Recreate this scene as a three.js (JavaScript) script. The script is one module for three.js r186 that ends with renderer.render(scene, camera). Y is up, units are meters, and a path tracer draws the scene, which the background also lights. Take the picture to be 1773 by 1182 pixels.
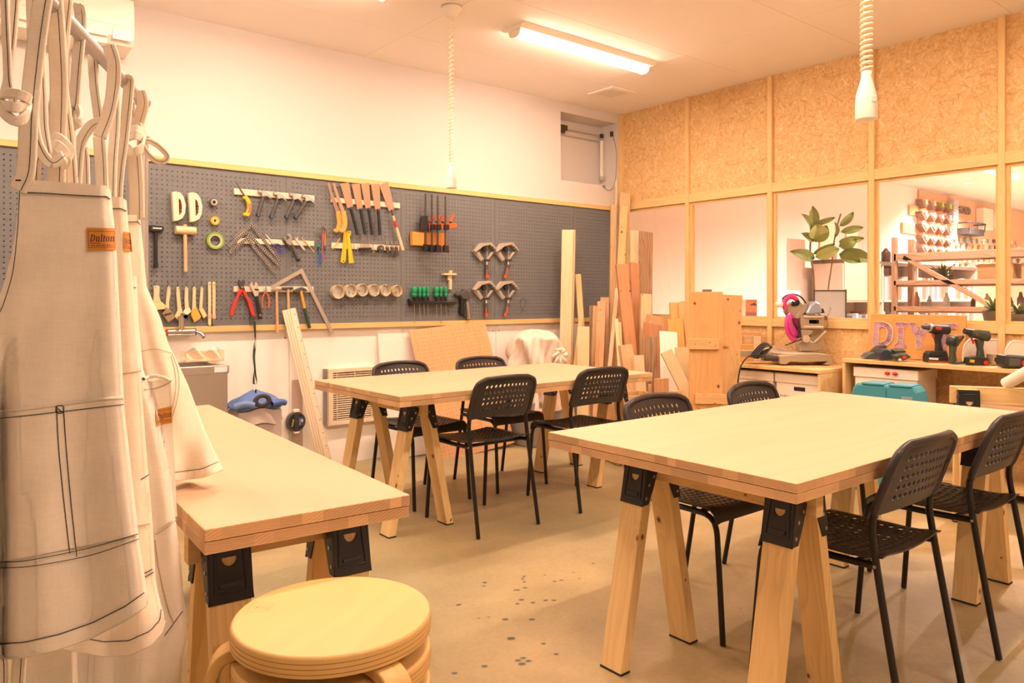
import * as THREE from 'three';
import { RoundedBoxGeometry } from 'three/addons/geometries/RoundedBoxGeometry.js';
import { mergeGeometries } from 'three/addons/utils/BufferGeometryUtils.js';
import { RectAreaLightUniformsLib } from 'three/addons/lights/RectAreaLightUniformsLib.js';
import { FontLoader } from 'three/addons/loaders/FontLoader.js';
import { TextGeometry } from 'three/addons/geometries/TextGeometry.js';

RectAreaLightUniformsLib.init();
const scene = new THREE.Scene();
scene.background = new THREE.Color(0x000000);
const renderer = new THREE.WebGLRenderer({ antialias: true });
renderer.toneMapping = THREE.LinearToneMapping;
renderer.toneMappingExposure = 1.72;
renderer.shadowMap.enabled = true;

// ---------------------------------------------------------------- camera
// x runs along the pegboard wall (z = 0), z runs along the chipboard partition (x = 0), y is up
const PW = 1773, PH = 1182, FL = 1300, HZ = 517, YAW = 51 * Math.PI / 180;
const CAM = { x: -5.464, y: 1.2, z: 5.045 };
const FW = { x: Math.cos(YAW), z: -Math.sin(YAW) }, RT = { x: Math.sin(YAW), z: Math.cos(YAW) };
const camera = new THREE.PerspectiveCamera(2 * Math.atan(PH / 2 / FL) * 180 / Math.PI, PW / PH, 0.05, 60);
camera.position.set(CAM.x, CAM.y, CAM.z);
camera.lookAt(CAM.x + FW.x, CAM.y, CAM.z + FW.z);
camera.setViewOffset(PW, PH, 0, PH / 2 - HZ, PW, PH);
camera.updateProjectionMatrix();

// ---------------------------------------------------------------- light
const LAMP = new THREE.Color(1.0, 0.68, 0.49), SHOP = new THREE.Color(1.0, 0.83, 0.75);
const LAMP_NITS = 55, LAMP_GLOW = 30, SHOP_CD = 27;

// ---------------------------------------------------------------- helpers
const V = (x, y, z) => new THREE.Vector3(x, y, z);
function rngOf(s) { let a = s >>> 0; return () => { a = (a + 0x6D2B79F5) | 0; let t = Math.imul(a ^ (a >>> 15), 1 | a); t = (t + Math.imul(t ^ (t >>> 7), 61 | t)) ^ t; return ((t ^ (t >>> 14)) >>> 0) / 4294967296; }; }
const rnd = rngOf(20240611);
const rr = (a, b) => a + (b - a) * rnd();
const lerp = (a, b, t) => a + (b - a) * t;
const sm = (a, b, x) => { const t = Math.min(1, Math.max(0, (x - a) / (b - a))); return t * t * (3 - 2 * t); };
// a photo pixel gives a direction; the surface it touches gives the distance
function ray(px, py) { const u = (px - PW / 2) / FL; return { x: FW.x + u * RT.x, y: (HZ - py) / FL, z: FW.z + u * RT.z }; }
const along = (r, t) => V(CAM.x + r.x * t, CAM.y + r.y * t, CAM.z + r.z * t);
const atD = (px, py, d) => along(ray(px, py), d);
const onY = (px, py, y) => { const r = ray(px, py); return along(r, (y - CAM.y) / r.y); };
const onZ = (px, py, z) => { const r = ray(px, py); return along(r, (z - CAM.z) / r.z); };
const onX = (px, py, x) => { const r = ray(px, py); return along(r, (x - CAM.x) / r.x); };

function uvm(g, axis = 'x', s = 1, ou = 0, ov = 0) {   // uv in metres, grain along the given axis
  const p = g.attributes.position, n = g.attributes.normal, uv = new Float32Array(p.count * 2);
  for (let i = 0; i < p.count; i++) {
    const P = { x: p.getX(i), y: p.getY(i), z: p.getZ(i) }, N = { x: Math.abs(n.getX(i)), y: Math.abs(n.getY(i)), z: Math.abs(n.getZ(i)) };
    const rest = ['x', 'y', 'z'].filter((k) => k !== axis);
    let u = P[axis], v = N[rest[0]] > N[rest[1]] ? P[rest[1]] : P[rest[0]] + 0.37;
    if (N[axis] > N[rest[0]] && N[axis] > N[rest[1]]) { u = P[rest[0]] * 0.3; v = P[rest[1]]; }
    uv[i * 2] = u * s + ou; uv[i * 2 + 1] = v * s + ov;
  }
  g.setAttribute('uv', new THREE.BufferAttribute(uv, 2));
  return g;
}
const longest = (w, h, d) => (w >= h && w >= d ? 'x' : h >= d ? 'y' : 'z');
function bx(w, h, d, x = 0, y = 0, z = 0, r = 0.0015) {
  r = Math.min(r, w * 0.3, h * 0.3, d * 0.3);
  const g = r > 0 ? new RoundedBoxGeometry(w, h, d, 1, r) : new THREE.BoxGeometry(w, h, d);
  uvm(g, longest(w, h, d), 1, rnd() * 3, rnd() * 3);
  return g.translate(x, y, z);
}
function rod(a, b, r, seg = 10, r2 = r) {
  const d = b.clone().sub(a), g = new THREE.CylinderGeometry(r2, r, d.length(), seg, 1);
  g.applyQuaternion(new THREE.Quaternion().setFromUnitVectors(V(0, 1, 0), d.clone().normalize()));
  return g.translate((a.x + b.x) / 2, (a.y + b.y) / 2, (a.z + b.z) / 2);
}
const tube = (pts, r, seg = 24, rad = 8, closed = false, tension = 0.5) => new THREE.TubeGeometry(new THREE.CatmullRomCurve3(pts, closed, 'catmullrom', tension), seg, r, rad, closed);
const lathe = (prof, seg = 24) => new THREE.LatheGeometry(prof.map(([r, y]) => new THREE.Vector2(Math.max(r, 1e-5), y)), seg);
function prism(pts, depth, bevel = 0, holes = [], seg = 8) {   // outline in xy, extruded from z = 0 to z = depth
  const s = new THREE.Shape(pts.map(([x, y]) => new THREE.Vector2(x, y)));
  for (const h of holes) s.holes.push(new THREE.Path(h.map(([x, y]) => new THREE.Vector2(x, y))));
  const g = new THREE.ExtrudeGeometry(s, { depth: depth - 2 * bevel, bevelEnabled: bevel > 0, bevelSize: bevel, bevelThickness: bevel, bevelOffset: -bevel, bevelSegments: 1, curveSegments: seg });
  return g.translate(0, 0, bevel);
}
const circ = (cx, cy, r, n = 16, a0 = 0, a1 = Math.PI * 2) => Array.from({ length: n }, (_, i) => { const a = a0 + (a1 - a0) * i / (a1 - a0 > 6.2 ? n : n - 1); return [cx + r * Math.cos(a), cy + r * Math.sin(a)]; });
function ribbon(pts, w, t, side, n = 28) {   // flat strap swept along a path; side(v) gives the width direction
  const c = new THREE.CatmullRomCurve3(pts, false, 'catmullrom', 0.5), P = [], I = [];
  for (let i = 0; i <= n; i++) {
    const p = c.getPoint(i / n), T = c.getTangent(i / n), s0 = (typeof side === 'function' ? side(i / n) : side).clone();
    const N = T.clone().cross(s0).normalize(), S = N.clone().cross(T).normalize();
    for (const [a, b] of [[-0.5, -0.35], [-0.42, -0.5], [0.42, -0.5], [0.5, -0.35], [0.5, 0.35], [0.42, 0.5], [-0.42, 0.5], [-0.5, 0.35]]) P.push(p.x + S.x * a * w + N.x * b * t, p.y + S.y * a * w + N.y * b * t, p.z + S.z * a * w + N.z * b * t);
  }
  for (let i = 0; i < n; i++) for (let k = 0; k < 8; k++) { const a = i * 8 + k, b = i * 8 + (k + 1) % 8; I.push(a, b, a + 8, b, b + 8, a + 8); }
  for (let k = 1; k < 7; k++) { I.push(0, k + 1, k); I.push(n * 8, n * 8 + k, n * 8 + k + 1); }
  return geo(P, I);
}
function geo(P, I, uv) {
  const g = new THREE.BufferGeometry();
  g.setAttribute('position', new THREE.Float32BufferAttribute(P, 3)); g.setIndex(I); g.computeVertexNormals();
  if (uv) g.setAttribute('uv', new THREE.Float32BufferAttribute(uv, 2)); else uvm(g, 'y');
  return g;
}
function grid(nu, nv, f, uvf) {   // parametric sheet
  const P = [], I = [], U = [];
  for (let j = 0; j <= nv; j++) for (let i = 0; i <= nu; i++) { const p = f(i / nu, j / nv); P.push(p.x, p.y, p.z); const t = uvf ? uvf(i / nu, j / nv, p) : [i / nu, j / nv]; U.push(t[0], t[1]); }
  for (let j = 0; j < nv; j++) for (let i = 0; i < nu; i++) { const a = j * (nu + 1) + i; I.push(a, a + 1, a + nu + 1, a + 1, a + nu + 2, a + nu + 1); }
  return geo(P, I, U);
}
function merged(gs) {
  if (!Array.isArray(gs)) gs = [gs];
  if (gs.length === 1) return gs[0];
  return mergeGeometries(gs.map((g) => {
    const q = g.index ? g.toNonIndexed() : g.clone();
    for (const k of Object.keys(q.attributes)) if (!['position', 'normal', 'uv'].includes(k)) q.deleteAttribute(k);
    if (!q.attributes.uv) uvm(q, 'x');
    q.clearGroups && q.clearGroups(); q.morphAttributes = {};
    return q;
  }), false);
}
const taken = new Map();
function numbered(name) { const k = taken.get(name) || 0; taken.set(name, k + 1); return k ? name + '_' + String(k).padStart(3, '0') : name; }
function mesh(name, gs, mat, parent) { const g = merged(gs); if (g.groups && g.groups.length) g.clearGroups(); const m = new THREE.Mesh(g, mat); m.name = name; m.castShadow = m.receiveShadow = true; if (parent) parent.add(m); return m; }
function thing(name, label, category, pos = [0, 0, 0], turn = 0, group) {
  const o = new THREE.Group(); o.name = numbered(name); scene.add(o);
  if (pos.isVector3) o.position.copy(pos); else o.position.set(...pos);
  o.rotation.y = turn; o.userData = { label, category }; if (group) o.userData.group = group;
  return o;
}
function solo(name, label, category, gs, mat, group, pos) { const m = mesh(numbered(name), gs, mat, scene); m.userData = { label, category }; if (group) m.userData.group = group; if (pos) { if (pos.isVector3) m.position.copy(pos); else m.position.set(...pos); } return m; }
function struct(name, gs, mat, label) { const m = gs ? mesh(numbered(name), gs, mat, scene) : new THREE.Group(); if (!gs) { m.name = numbered(name); scene.add(m); } m.userData = { kind: 'structure' }; if (label) { m.userData.label = label; } return m; }
function copyOf(o, pos, turn, label) { const c = o.clone(); c.name = numbered(o.name.replace(/_\d{3}$/, '')); c.userData = { ...o.userData }; if (label) c.userData.label = label; if (pos.isVector3) c.position.copy(pos); else c.position.set(...pos); c.rotation.set(0, turn, 0); scene.add(c); return c; }

const stuff = (m) => { m.userData.kind = 'stuff'; return m; };
// sheet of cells, some with a round hole, following f(u, v); thickness t along the normal
function perf(nu, nv, hole, f, t, frac = 0.33, n = 8) {
  const P = [], I = [];
  const nrm = (u, v) => { const e = 1e-3, a = f(Math.min(1, u + e), v).sub(f(Math.max(0, u - e), v)), b = f(u, Math.min(1, v + e)).sub(f(u, Math.max(0, v - e))); return a.cross(b).normalize(); };
  const put = (u, v, s) => { const p = f(u, v), k = nrm(u, v); P.push(p.x + k.x * s, p.y + k.y * s, p.z + k.z * s); return P.length / 3 - 1; };
  const cache = new Map();
  const vert = (u, v, s) => { const k = Math.round(u * 1e6) + '_' + Math.round(v * 1e6) + '_' + s; if (!cache.has(k)) cache.set(k, put(u, v, s)); return cache.get(k); };
  const quad = (a, b, c, d, flip) => (flip ? I.push(a, c, b, a, d, c) : I.push(a, b, c, a, c, d));
  for (const [s, flip] of [[t / 2, false], [-t / 2, true]]) for (let j = 0; j < nv; j++) for (let i = 0; i < nu; i++) {
    const u0 = i / nu, u1 = (i + 1) / nu, v0 = j / nv, v1 = (j + 1) / nv, um = (u0 + u1) / 2, vm = (v0 + v1) / 2;
    if (!hole(i, j)) { quad(vert(u0, v0, s), vert(u1, v0, s), vert(u1, v1, s), vert(u0, v1, s), flip); continue; }
    const ring = [[u1, vm], [u1, v1], [um, v1], [u0, v1], [u0, vm], [u0, v0], [um, v0], [u1, v0]];
    const inn = ring.map((_, k) => [um + Math.cos(k * Math.PI / 4) * frac / nu, vm + Math.sin(k * Math.PI / 4) * frac / nv]);
    for (let k = 0; k < 8; k++) { const q = (k + 1) % 8; quad(vert(...ring[k], s), vert(...ring[q], s), vert(...inn[q], s), vert(...inn[k], s), flip); }
    if (!flip) for (let k = 0; k < 8; k++) { const q = (k + 1) % 8; const a = put(...inn[k], s), b = put(...inn[q], s), c = put(...inn[q], -s), d = put(...inn[k], -s); quad(a, b, c, d, false); }
  }
  const side = (ua, va, ub, vb) => { const a = put(ua, va, t / 2), b = put(ub, vb, t / 2), c = put(ub, vb, -t / 2), d = put(ua, va, -t / 2); quad(a, d, c, b, false); };
  for (let i = 0; i < nu; i++) { side(i / nu, 0, (i + 1) / nu, 0); side((i + 1) / nu, 1, i / nu, 1); }
  for (let j = 0; j < nv; j++) { side(1, j / nv, 1, (j + 1) / nv); side(0, (j + 1) / nv, 0, j / nv); }
  return geo(P, I);
}

// ---------------------------------------------------------------- textures and materials
function canvas(w, h, draw) { const c = document.createElement('canvas'); c.width = w; c.height = h; draw(c.getContext('2d'), w, h); const t = new THREE.CanvasTexture(c); t.colorSpace = THREE.SRGBColorSpace; t.wrapS = t.wrapT = THREE.RepeatWrapping; t.anisotropy = 8; return t; }
function dataTex(w, h, f, srgb = true) {
  const d = new Uint8Array(w * h * 4);
  for (let y = 0; y < h; y++) for (let x = 0; x < w; x++) { const c = f(x / w, y / h, x, y), i = (y * w + x) * 4; d[i] = Math.max(0, Math.min(255, c[0])); d[i + 1] = Math.max(0, Math.min(255, c[1])); d[i + 2] = Math.max(0, Math.min(255, c[2])); d[i + 3] = 255; }
  const t = new THREE.DataTexture(d, w, h); t.wrapS = t.wrapT = THREE.RepeatWrapping; t.magFilter = THREE.LinearFilter; t.minFilter = THREE.LinearMipmapLinearFilter; t.generateMipmaps = true; if (srgb) t.colorSpace = THREE.SRGBColorSpace; t.needsUpdate = true;
  return t;
}
function noiseTable(seed) { const r = rngOf(seed), a = new Float32Array(65536); for (let i = 0; i < 65536; i++) a[i] = r(); return a; }
const NT = noiseTable(7);
function vn(x, y, px, py) {   // value noise, periodic in px, py cells
  const x0 = Math.floor(x), y0 = Math.floor(y), fx = x - x0, fy = y - y0, w = (i, p) => ((i % p) + p) % p, sx = fx * fx * (3 - 2 * fx), sy = fy * fy * (3 - 2 * fy);
  const h = (i, j) => NT[(w(i, px) * 131 + w(j, py) * 7919 + px * 17) & 65535];
  return lerp(lerp(h(x0, y0), h(x0 + 1, y0), sx), lerp(h(x0, y0 + 1), h(x0 + 1, y0 + 1), sx), sy);
}
function fbm(u, v, cx, cy, oct = 4) { let s = 0, a = 0.5, n = 0; for (let o = 0; o < oct; o++) { s += a * vn(u * cx, v * cy, cx, cy); n += a; a /= 2; cx *= 2; cy *= 2; } return s / n; }
function woodTex(seed, knots, contrast, rings) {   // 1 m along the grain by 0.5 m across, near white, tinted by the material colour
  const r = rngOf(seed), K = Array.from({ length: knots }, () => [r(), r(), 0.0035 + r() * r() * 0.008]);
  return dataTex(1024, 512, (u, v) => {
    let g = v * rings + (fbm(u, v, 2, 6, 3) - 0.5) * 5 + (fbm(u + seed, v, 1, 3, 2) - 0.5) * 6, dark = 0, ringk = 0;
    for (const [ku, kv, kr] of K) {
      let du = u - ku, dv = v - kv; du -= Math.round(du); dv -= Math.round(dv); dv *= 0.5;
      const q = Math.hypot(du * 0.75, dv) / kr; g += 2.2 * Math.exp(-((du / (kr * 5)) ** 2) - ((dv / (kr * 2.4)) ** 2)) * Math.sign(dv || 1);
      if (q < 2) { dark = Math.max(dark, 1 - sm(0.55, 1.05, q)); ringk = Math.max(ringk, (1 - sm(0.9, 1.7, q)) * 0.5); }
    }
    const f = g - Math.floor(g), ring = f < 0.8 ? f / 0.8 : (1 - f) / 0.2, fib = fbm(u, v, 10, 220, 2) - 0.5;
    const t = 1 - contrast * (ring * ring * 0.6) - contrast * 0.5 * fib - 0.06 * (fbm(u, v, 3, 4, 2) - 0.5);
    const k = Math.max(dark, ringk * 0.55);
    return [238 * t * (1 - k * 0.5), 236 * (t - contrast * ring * 0.1) * (1 - k * 0.66), 232 * (t - contrast * ring * 0.22) * (1 - k * 0.74)];
  });
}
const rep = (t, sx, sy) => { const c = t.clone(); c.repeat.set(sx, sy); c.needsUpdate = true; return c; };
const T = {};
T.pine = rep(woodTex(3, 16, 0.075, 11), 1, 2);
T.pine2 = rep(woodTex(11, 9, 0.11, 15), 1, 2);
T.plain = rep(woodTex(47, 0, 0.035, 5), 0.5, 0.8);
T.clear = rep(woodTex(23, 0, 0.07, 12), 0.8, 1.6);
T.dark = rep(woodTex(31, 1, 0.34, 16), 1, 2);
T.osb = canvas(1024, 1024, (c, w, h) => {
  const r = rngOf(5); c.fillStyle = '#e0bd88'; c.fillRect(0, 0, w, h);
  const tones = ['#e9c992', '#dcb57c', '#cfa266', '#e3bd86', '#cfa265', '#f3dcae', '#dab378', '#c4965a'];
  for (let i = 0; i < 7600; i++) {
    const L = 20 + r() * r() * 105, W = 3 + r() * 13, x = r() * w, y = r() * h, a = r() * Math.PI;
    c.globalAlpha = 0.2 + r() * 0.34; c.fillStyle = tones[Math.floor(r() * tones.length)];
    for (const ox of [-w, 0, w]) for (const oy of [-h, 0, h]) { if (x + ox < -130 || x + ox > w + 130 || y + oy < -130 || y + oy > h + 130) continue; c.save(); c.translate(x + ox, y + oy); c.rotate(a); c.beginPath(); c.moveTo(-L / 2, 0); c.lineTo(-L / 2 + W * 0.7, -W / 2); c.lineTo(L / 2, -W * 0.35); c.lineTo(L / 2 - W * 0.5, W / 2); c.closePath(); c.fill(); c.restore(); }
  }
  for (let i = 0; i < 900; i++) { c.globalAlpha = 0.2 + r() * 0.4; c.strokeStyle = r() < 0.12 ? '#4a3018' : '#9c6f3c'; c.lineWidth = 1 + r() * 1.6; const x = r() * w, y = r() * h, a = r() * 6.3, L = 8 + r() * 42; c.beginPath(); c.moveTo(x, y); c.lineTo(x + Math.cos(a) * L, y + Math.sin(a) * L); c.stroke(); }
  c.globalAlpha = 1;
});
T.osb.repeat.set(1 / 1.25, 1 / 1.25);
T.block = dataTex(1024, 128, (u, v) => { const k = Math.floor(u * 14 + 0.4 * Math.sin(u * 40)), hv = NT[(k * 37 + 11) & 65535], q = NT[(k * 53 + 5) & 65535]; const st = 0.5 + 0.5 * Math.sin((u * 420 + v * (q > 0.5 ? 34 : -20)) * 1.0); const e = v < 0.07 || v > 0.93 ? 1.12 : 1; const t = (0.8 + 0.16 * hv - 0.09 * st + 0.05 * (fbm(u, v, 60, 12, 2) - 0.5)) * e; return [236 * t, 214 * t, 188 * t]; });
T.weave = dataTex(128, 128, (u, v) => { const a = Math.sin(u * Math.PI * 64), b = Math.sin(v * Math.PI * 64), t = 128 + 70 * (a * b > 0 ? Math.abs(a) : Math.abs(b)) * (a * b > 0 ? 1 : -0.4) + 30 * (vn(u * 40, v * 40, 40, 40) - 0.5); return [t, t, t]; }, false);
T.fine = dataTex(256, 256, (u, v) => { const t = 128 + 150 * (fbm(u, v, 40, 40, 3) - 0.5); return [t, t, t]; }, false);
T.fabric = dataTex(512, 512, (u, v) => { const t = 0.95 + 0.07 * (fbm(u, v, 6, 6, 4) - 0.5) + 0.03 * (fbm(u, v, 24, 240, 2) - 0.5) + 0.03 * (fbm(u, v, 240, 24, 2) - 0.5); return [255 * t, 253 * t, 249 * t]; });
T.fabric.repeat.set(3, 3);
const wv = rep(T.weave, 14, 14), fineB = rep(T.fine, 6, 6);
const M = {};
const std = (color, roughness = 0.6, o = {}) => new THREE.MeshStandardMaterial({ color, roughness, ...o });
const wood = (color, map = T.pine, roughness = 0.62) => std(color, roughness, { map, bumpMap: map, bumpScale: 0.0006 });
M.wall = std(0xd5d0cd, 0.9, { bumpMap: fineB, bumpScale: 0.0005 });
M.ceil = std(0xf8f5f3, 0.92);
M.osb = std(0xffffff, 0.72, { map: T.osb, bumpMap: T.osb, bumpScale: 0.001 });
M.frame = wood(0xf8d69a, T.clear); M.rail = wood(0xf1cf8e, T.clear);
M.leg = wood(0xf6d9a0, T.pine); M.leg2 = wood(0xf2d093, T.pine2); M.railWood = wood(0xf3d39a, T.pine2);
M.top = wood(0xe3c4a3, T.plain, 0.5); M.topEdge = std(0xffe6c4, 0.75, { map: T.block });
M.pineL = wood(0xf3dcb4, T.clear); M.pineO = wood(0xf2c88e, T.pine); M.pineR = wood(0xe2b284, T.pine2); M.cedar = wood(0xd69c70, T.pine2); M.tan = wood(0xe8c394, T.pine2);
M.old = wood(0xba9a7a, T.dark); M.walnut = wood(0xb28c6a, T.dark); M.knotty = wood(0xf3c283, T.pine); M.whiteBoard = std(0xf7f0e4, 0.6);
M.birch = wood(0xeecb88, T.plain, 0.42); M.birchEdge = wood(0xe6c07c, T.clear, 0.5);
M.black = std(0x2c2a2d, 0.42); M.blackTube = std(0x101013, 0.38); M.plasticBlack = std(0x1b1b1e, 0.4); M.rubber = std(0x1d1d20, 0.75);
M.steel = std(0xb9b6b2, 0.3, { metalness: 0.9 }); M.chrome = std(0xd6d4d0, 0.12, { metalness: 1 }); M.alu = std(0xd2cec6, 0.4, { metalness: 0.55 }); M.darkSteel = std(0x55524e, 0.45, { metalness: 0.7 }); M.stainless = std(0xd0cdc8, 0.28, { metalness: 0.85 });
M.whitePl = std(0xf3efe6, 0.4); M.cream = std(0xf0e4c4, 0.5); M.grey = std(0x8e8a84, 0.5); M.dkgrey = std(0x4a4a4c, 0.55);
M.red = std(0xd0342c, 0.4); M.orange = std(0xe8622a, 0.45); M.yellow = std(0xf0b818, 0.45); M.green = std(0x0c9a62, 0.4); M.dgreen = std(0x2c4a3a, 0.55); M.blue = std(0x2c66b4, 0.45); M.pink = std(0xe03a86, 0.45); M.purple = std(0x4a48b0, 0.4);
M.canvas = std(0xfffaf2, 0.92, { map: T.fabric, bumpMap: wv, bumpScale: 0.0006 });
M.canvas2 = std(0xfff5e6, 0.92, { map: T.fabric, bumpMap: wv, bumpScale: 0.0006 });
M.thread = std(0x2b2f2c, 0.9); M.threadTan = std(0xb59a74, 0.9);
M.peg = std(0x6c7074, 0.55, { bumpMap: fineB, bumpScale: 0.0003 });
M.paper = std(0xf6f0e6, 0.8); M.card = std(0xf1e6d4, 0.8);
// ================================================================ THE ROOM
const H = 3.0, RX0 = -8.2, RZ1 = 7.6, SX1 = 17, SZ0 = -0.3;
{ // floor: worn coated concrete with paint drips where the photo shows them
  const W = 2048, spots = [[839, 1008, 9], [838, 1014, 7], [908, 1007, 7], [906, 999, 6], [905, 1002, 7], [840, 1009, 6], [892, 1021, 7], [897, 1021, 8], [903, 1038, 10], [896, 1045, 8], [923, 1043, 9], [945, 1039, 9], [959, 1039, 9], [909, 1017, 8], [908, 997, 6], [960, 1006, 8], [972, 1004, 8], [943, 995, 5], [875, 1072, 11], [921, 1072, 11], [885, 1105, 14], [941, 1114, 8], [963, 1132, 9], [839, 1153, 10], [787, 1165, 9], [897, 1143, 10], [906, 1139, 9], [915, 1144, 10], [904, 1149, 12], [793, 1047, 9], [796, 1046, 7], [1027, 975, 7], [993, 991, 5], [1003, 1001, 5], [829, 1070, 5], [846, 1068, 5]];
  const base = fbm;
  const tex = canvas(W, W, (c, w, h) => {
    const im = c.createImageData(w, h), d = im.data;
    for (let y = 0; y < h; y++) for (let x = 0; x < w; x++) {
      const u = x / w, v = y / h, a = fbm(u, v, 9, 9, 4) - 0.5, b = fbm(u + 0.31, v, 40, 40, 3) - 0.5, f = vn(u * 700, v * 700, 700, 700) - 0.5, t = 1 + a * 0.24 + b * 0.16 + f * 0.05, i = (y * w + x) * 4, warm = 1 + (fbm(u, v + 0.4, 6, 6, 3) - 0.5) * 0.16;
      d[i] = 160 * t * warm; d[i + 1] = 145 * t; d[i + 2] = 108 * t / warm; d[i + 3] = 255;
    }
    c.putImageData(im, 0, 0);
    const r = rngOf(77), S = w / 8.2;
    for (let i = 0; i < 420; i++) { c.globalAlpha = 0.06 + r() * 0.16; c.strokeStyle = r() < 0.7 ? '#c6b896' : '#67563c'; c.lineWidth = 0.6 + r() * 1.6; const x = r() * w, y = r() * h, a = r() * 6.3, L = 10 + r() * r() * 150; c.beginPath(); c.moveTo(x, y); c.quadraticCurveTo(x + Math.cos(a) * L * 0.5 + r() * 12, y + Math.sin(a) * L * 0.5, x + Math.cos(a) * L, y + Math.sin(a) * L); c.stroke(); }
    for (let i = 0; i < 260; i++) { c.globalAlpha = 0.1 + r() * 0.3; c.fillStyle = r() < 0.6 ? '#cfc2a6' : '#5b4f3c'; c.beginPath(); c.arc(r() * w, r() * h, 0.7 + r() * 2.2, 0, 7); c.fill(); }
    for (const [px, py, rad] of spots) { const p = onY(px, py, 0); c.globalAlpha = 0.85; c.fillStyle = '#3c3d42'; c.beginPath(); c.ellipse((p.x + 8.2) * S, p.z * S, rad * 0.26, rad * 0.2, 0.4, 0, 7); c.fill(); }
    c.globalAlpha = 1;
  });
  tex.wrapS = tex.wrapT = THREE.ClampToEdgeWrapping; tex.flipY = false;
  const g = new THREE.BoxGeometry(8.2, 0.1, 8.2), p = g.attributes.position, uv = g.attributes.uv;
  for (let i = 0; i < p.count; i++) uv.setXY(i, (p.getX(i) + 4.1) / 8.2, (p.getZ(i) + 4.1) / 8.2);
  g.translate(-4.1, -0.05, 4.1);
  struct('floor', g, new THREE.MeshStandardMaterial({ map: tex, roughness: 0.5, bumpMap: rep(T.fine, 30, 30), bumpScale: 0.0006 }));
  struct('floor', bx(SX1, 0.1, 8.8, SX1 / 2, -0.05, 3.9, 0), std(0xb9a58c, 0.5));
}
{ // ceiling boards with thin joints between them
  const c = struct('ceiling'); const xs = [RX0 - 0.2, -6.44, -4.62, -2.8, -0.98, 0], zs = [-0.25, 0.62, 1.53, 2.44, 3.35, 4.26, 5.17, 6.08, 7.0, RZ1 + 0.2];
  for (let i = 0; i < xs.length - 1; i++) for (let j = 0; j < zs.length - 1; j++) mesh('board', bx(xs[i + 1] - xs[i] - 0.0025, 0.02, zs[j + 1] - zs[j] - 0.0025, (xs[i] + xs[i + 1]) / 2, H + 0.01, (zs[j] + zs[j + 1]) / 2, 0.0008), M.ceil, c);
  mesh('slab', bx(8.6, 0.1, 8.4, -4.1, H + 0.075, 3.7, 0), M.ceil, c);
  struct('ceiling', bx(SX1, 0.1, 8.8, SX1 / 2 + 0.03, H + 0.05, 3.9, 0), std(0xe8dfd6, 0.9));
}
const NX0 = -0.807, NX1 = -0.066, NY0 = 2.286, NY1 = 2.908;
{ // pegboard wall with its recess
  const w = struct('wall_back');
  const b = (x0, x1, y0, y1, z0 = -0.25, z1 = 0) => bx(x1 - x0, y1 - y0, z1 - z0, (x0 + x1) / 2, (y0 + y1) / 2, (z0 + z1) / 2, 0);
  mesh('plaster', [b(RX0, 0, 0, NY0), b(RX0, 0, NY1, H), b(RX0, NX0, NY0, NY1), b(NX1, 0, NY0, NY1), b(NX0, NX1, NY0, NY1, -0.27, -0.22)], M.wall, w);
  const wp = std(0xf7f3ee, 0.7);   // white wipe-clean boards under the pegboard
  const js = [-5.3, -4.29, -3.38, -2.47, -1.56, -0.65, 0];
  for (let i = 0; i < js.length - 1; i++) { const m = mesh('panel', bx(js[i + 1] - js[i] - 0.003, 0.985, 0.006, (js[i] + js[i + 1]) / 2, 0.4925, 0.003, 0.001), wp, w); for (const yy of [0.93, 0.06]) for (const xx of [js[i] + 0.03, js[i + 1] - 0.03]) mesh('screw', rod(V(xx, yy, 0.006), V(xx, yy, 0.0075), 0.006, 8), M.grey, m); }
  struct('wall_left', bx(0.2, H, RZ1 + 0.4, RX0 - 0.1, H / 2, RZ1 / 2 - 0.05, 0), M.wall);
  struct('wall_front', bx(-RX0 + 0.3, H, 0.2, RX0 / 2, H / 2, RZ1 + 0.1, 0), M.wall);
}
const POSTS = [0.022, 0.822, 1.645, 2.465, 3.292, 4.115, 4.94, 5.765, 6.59, 7.42];
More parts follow.
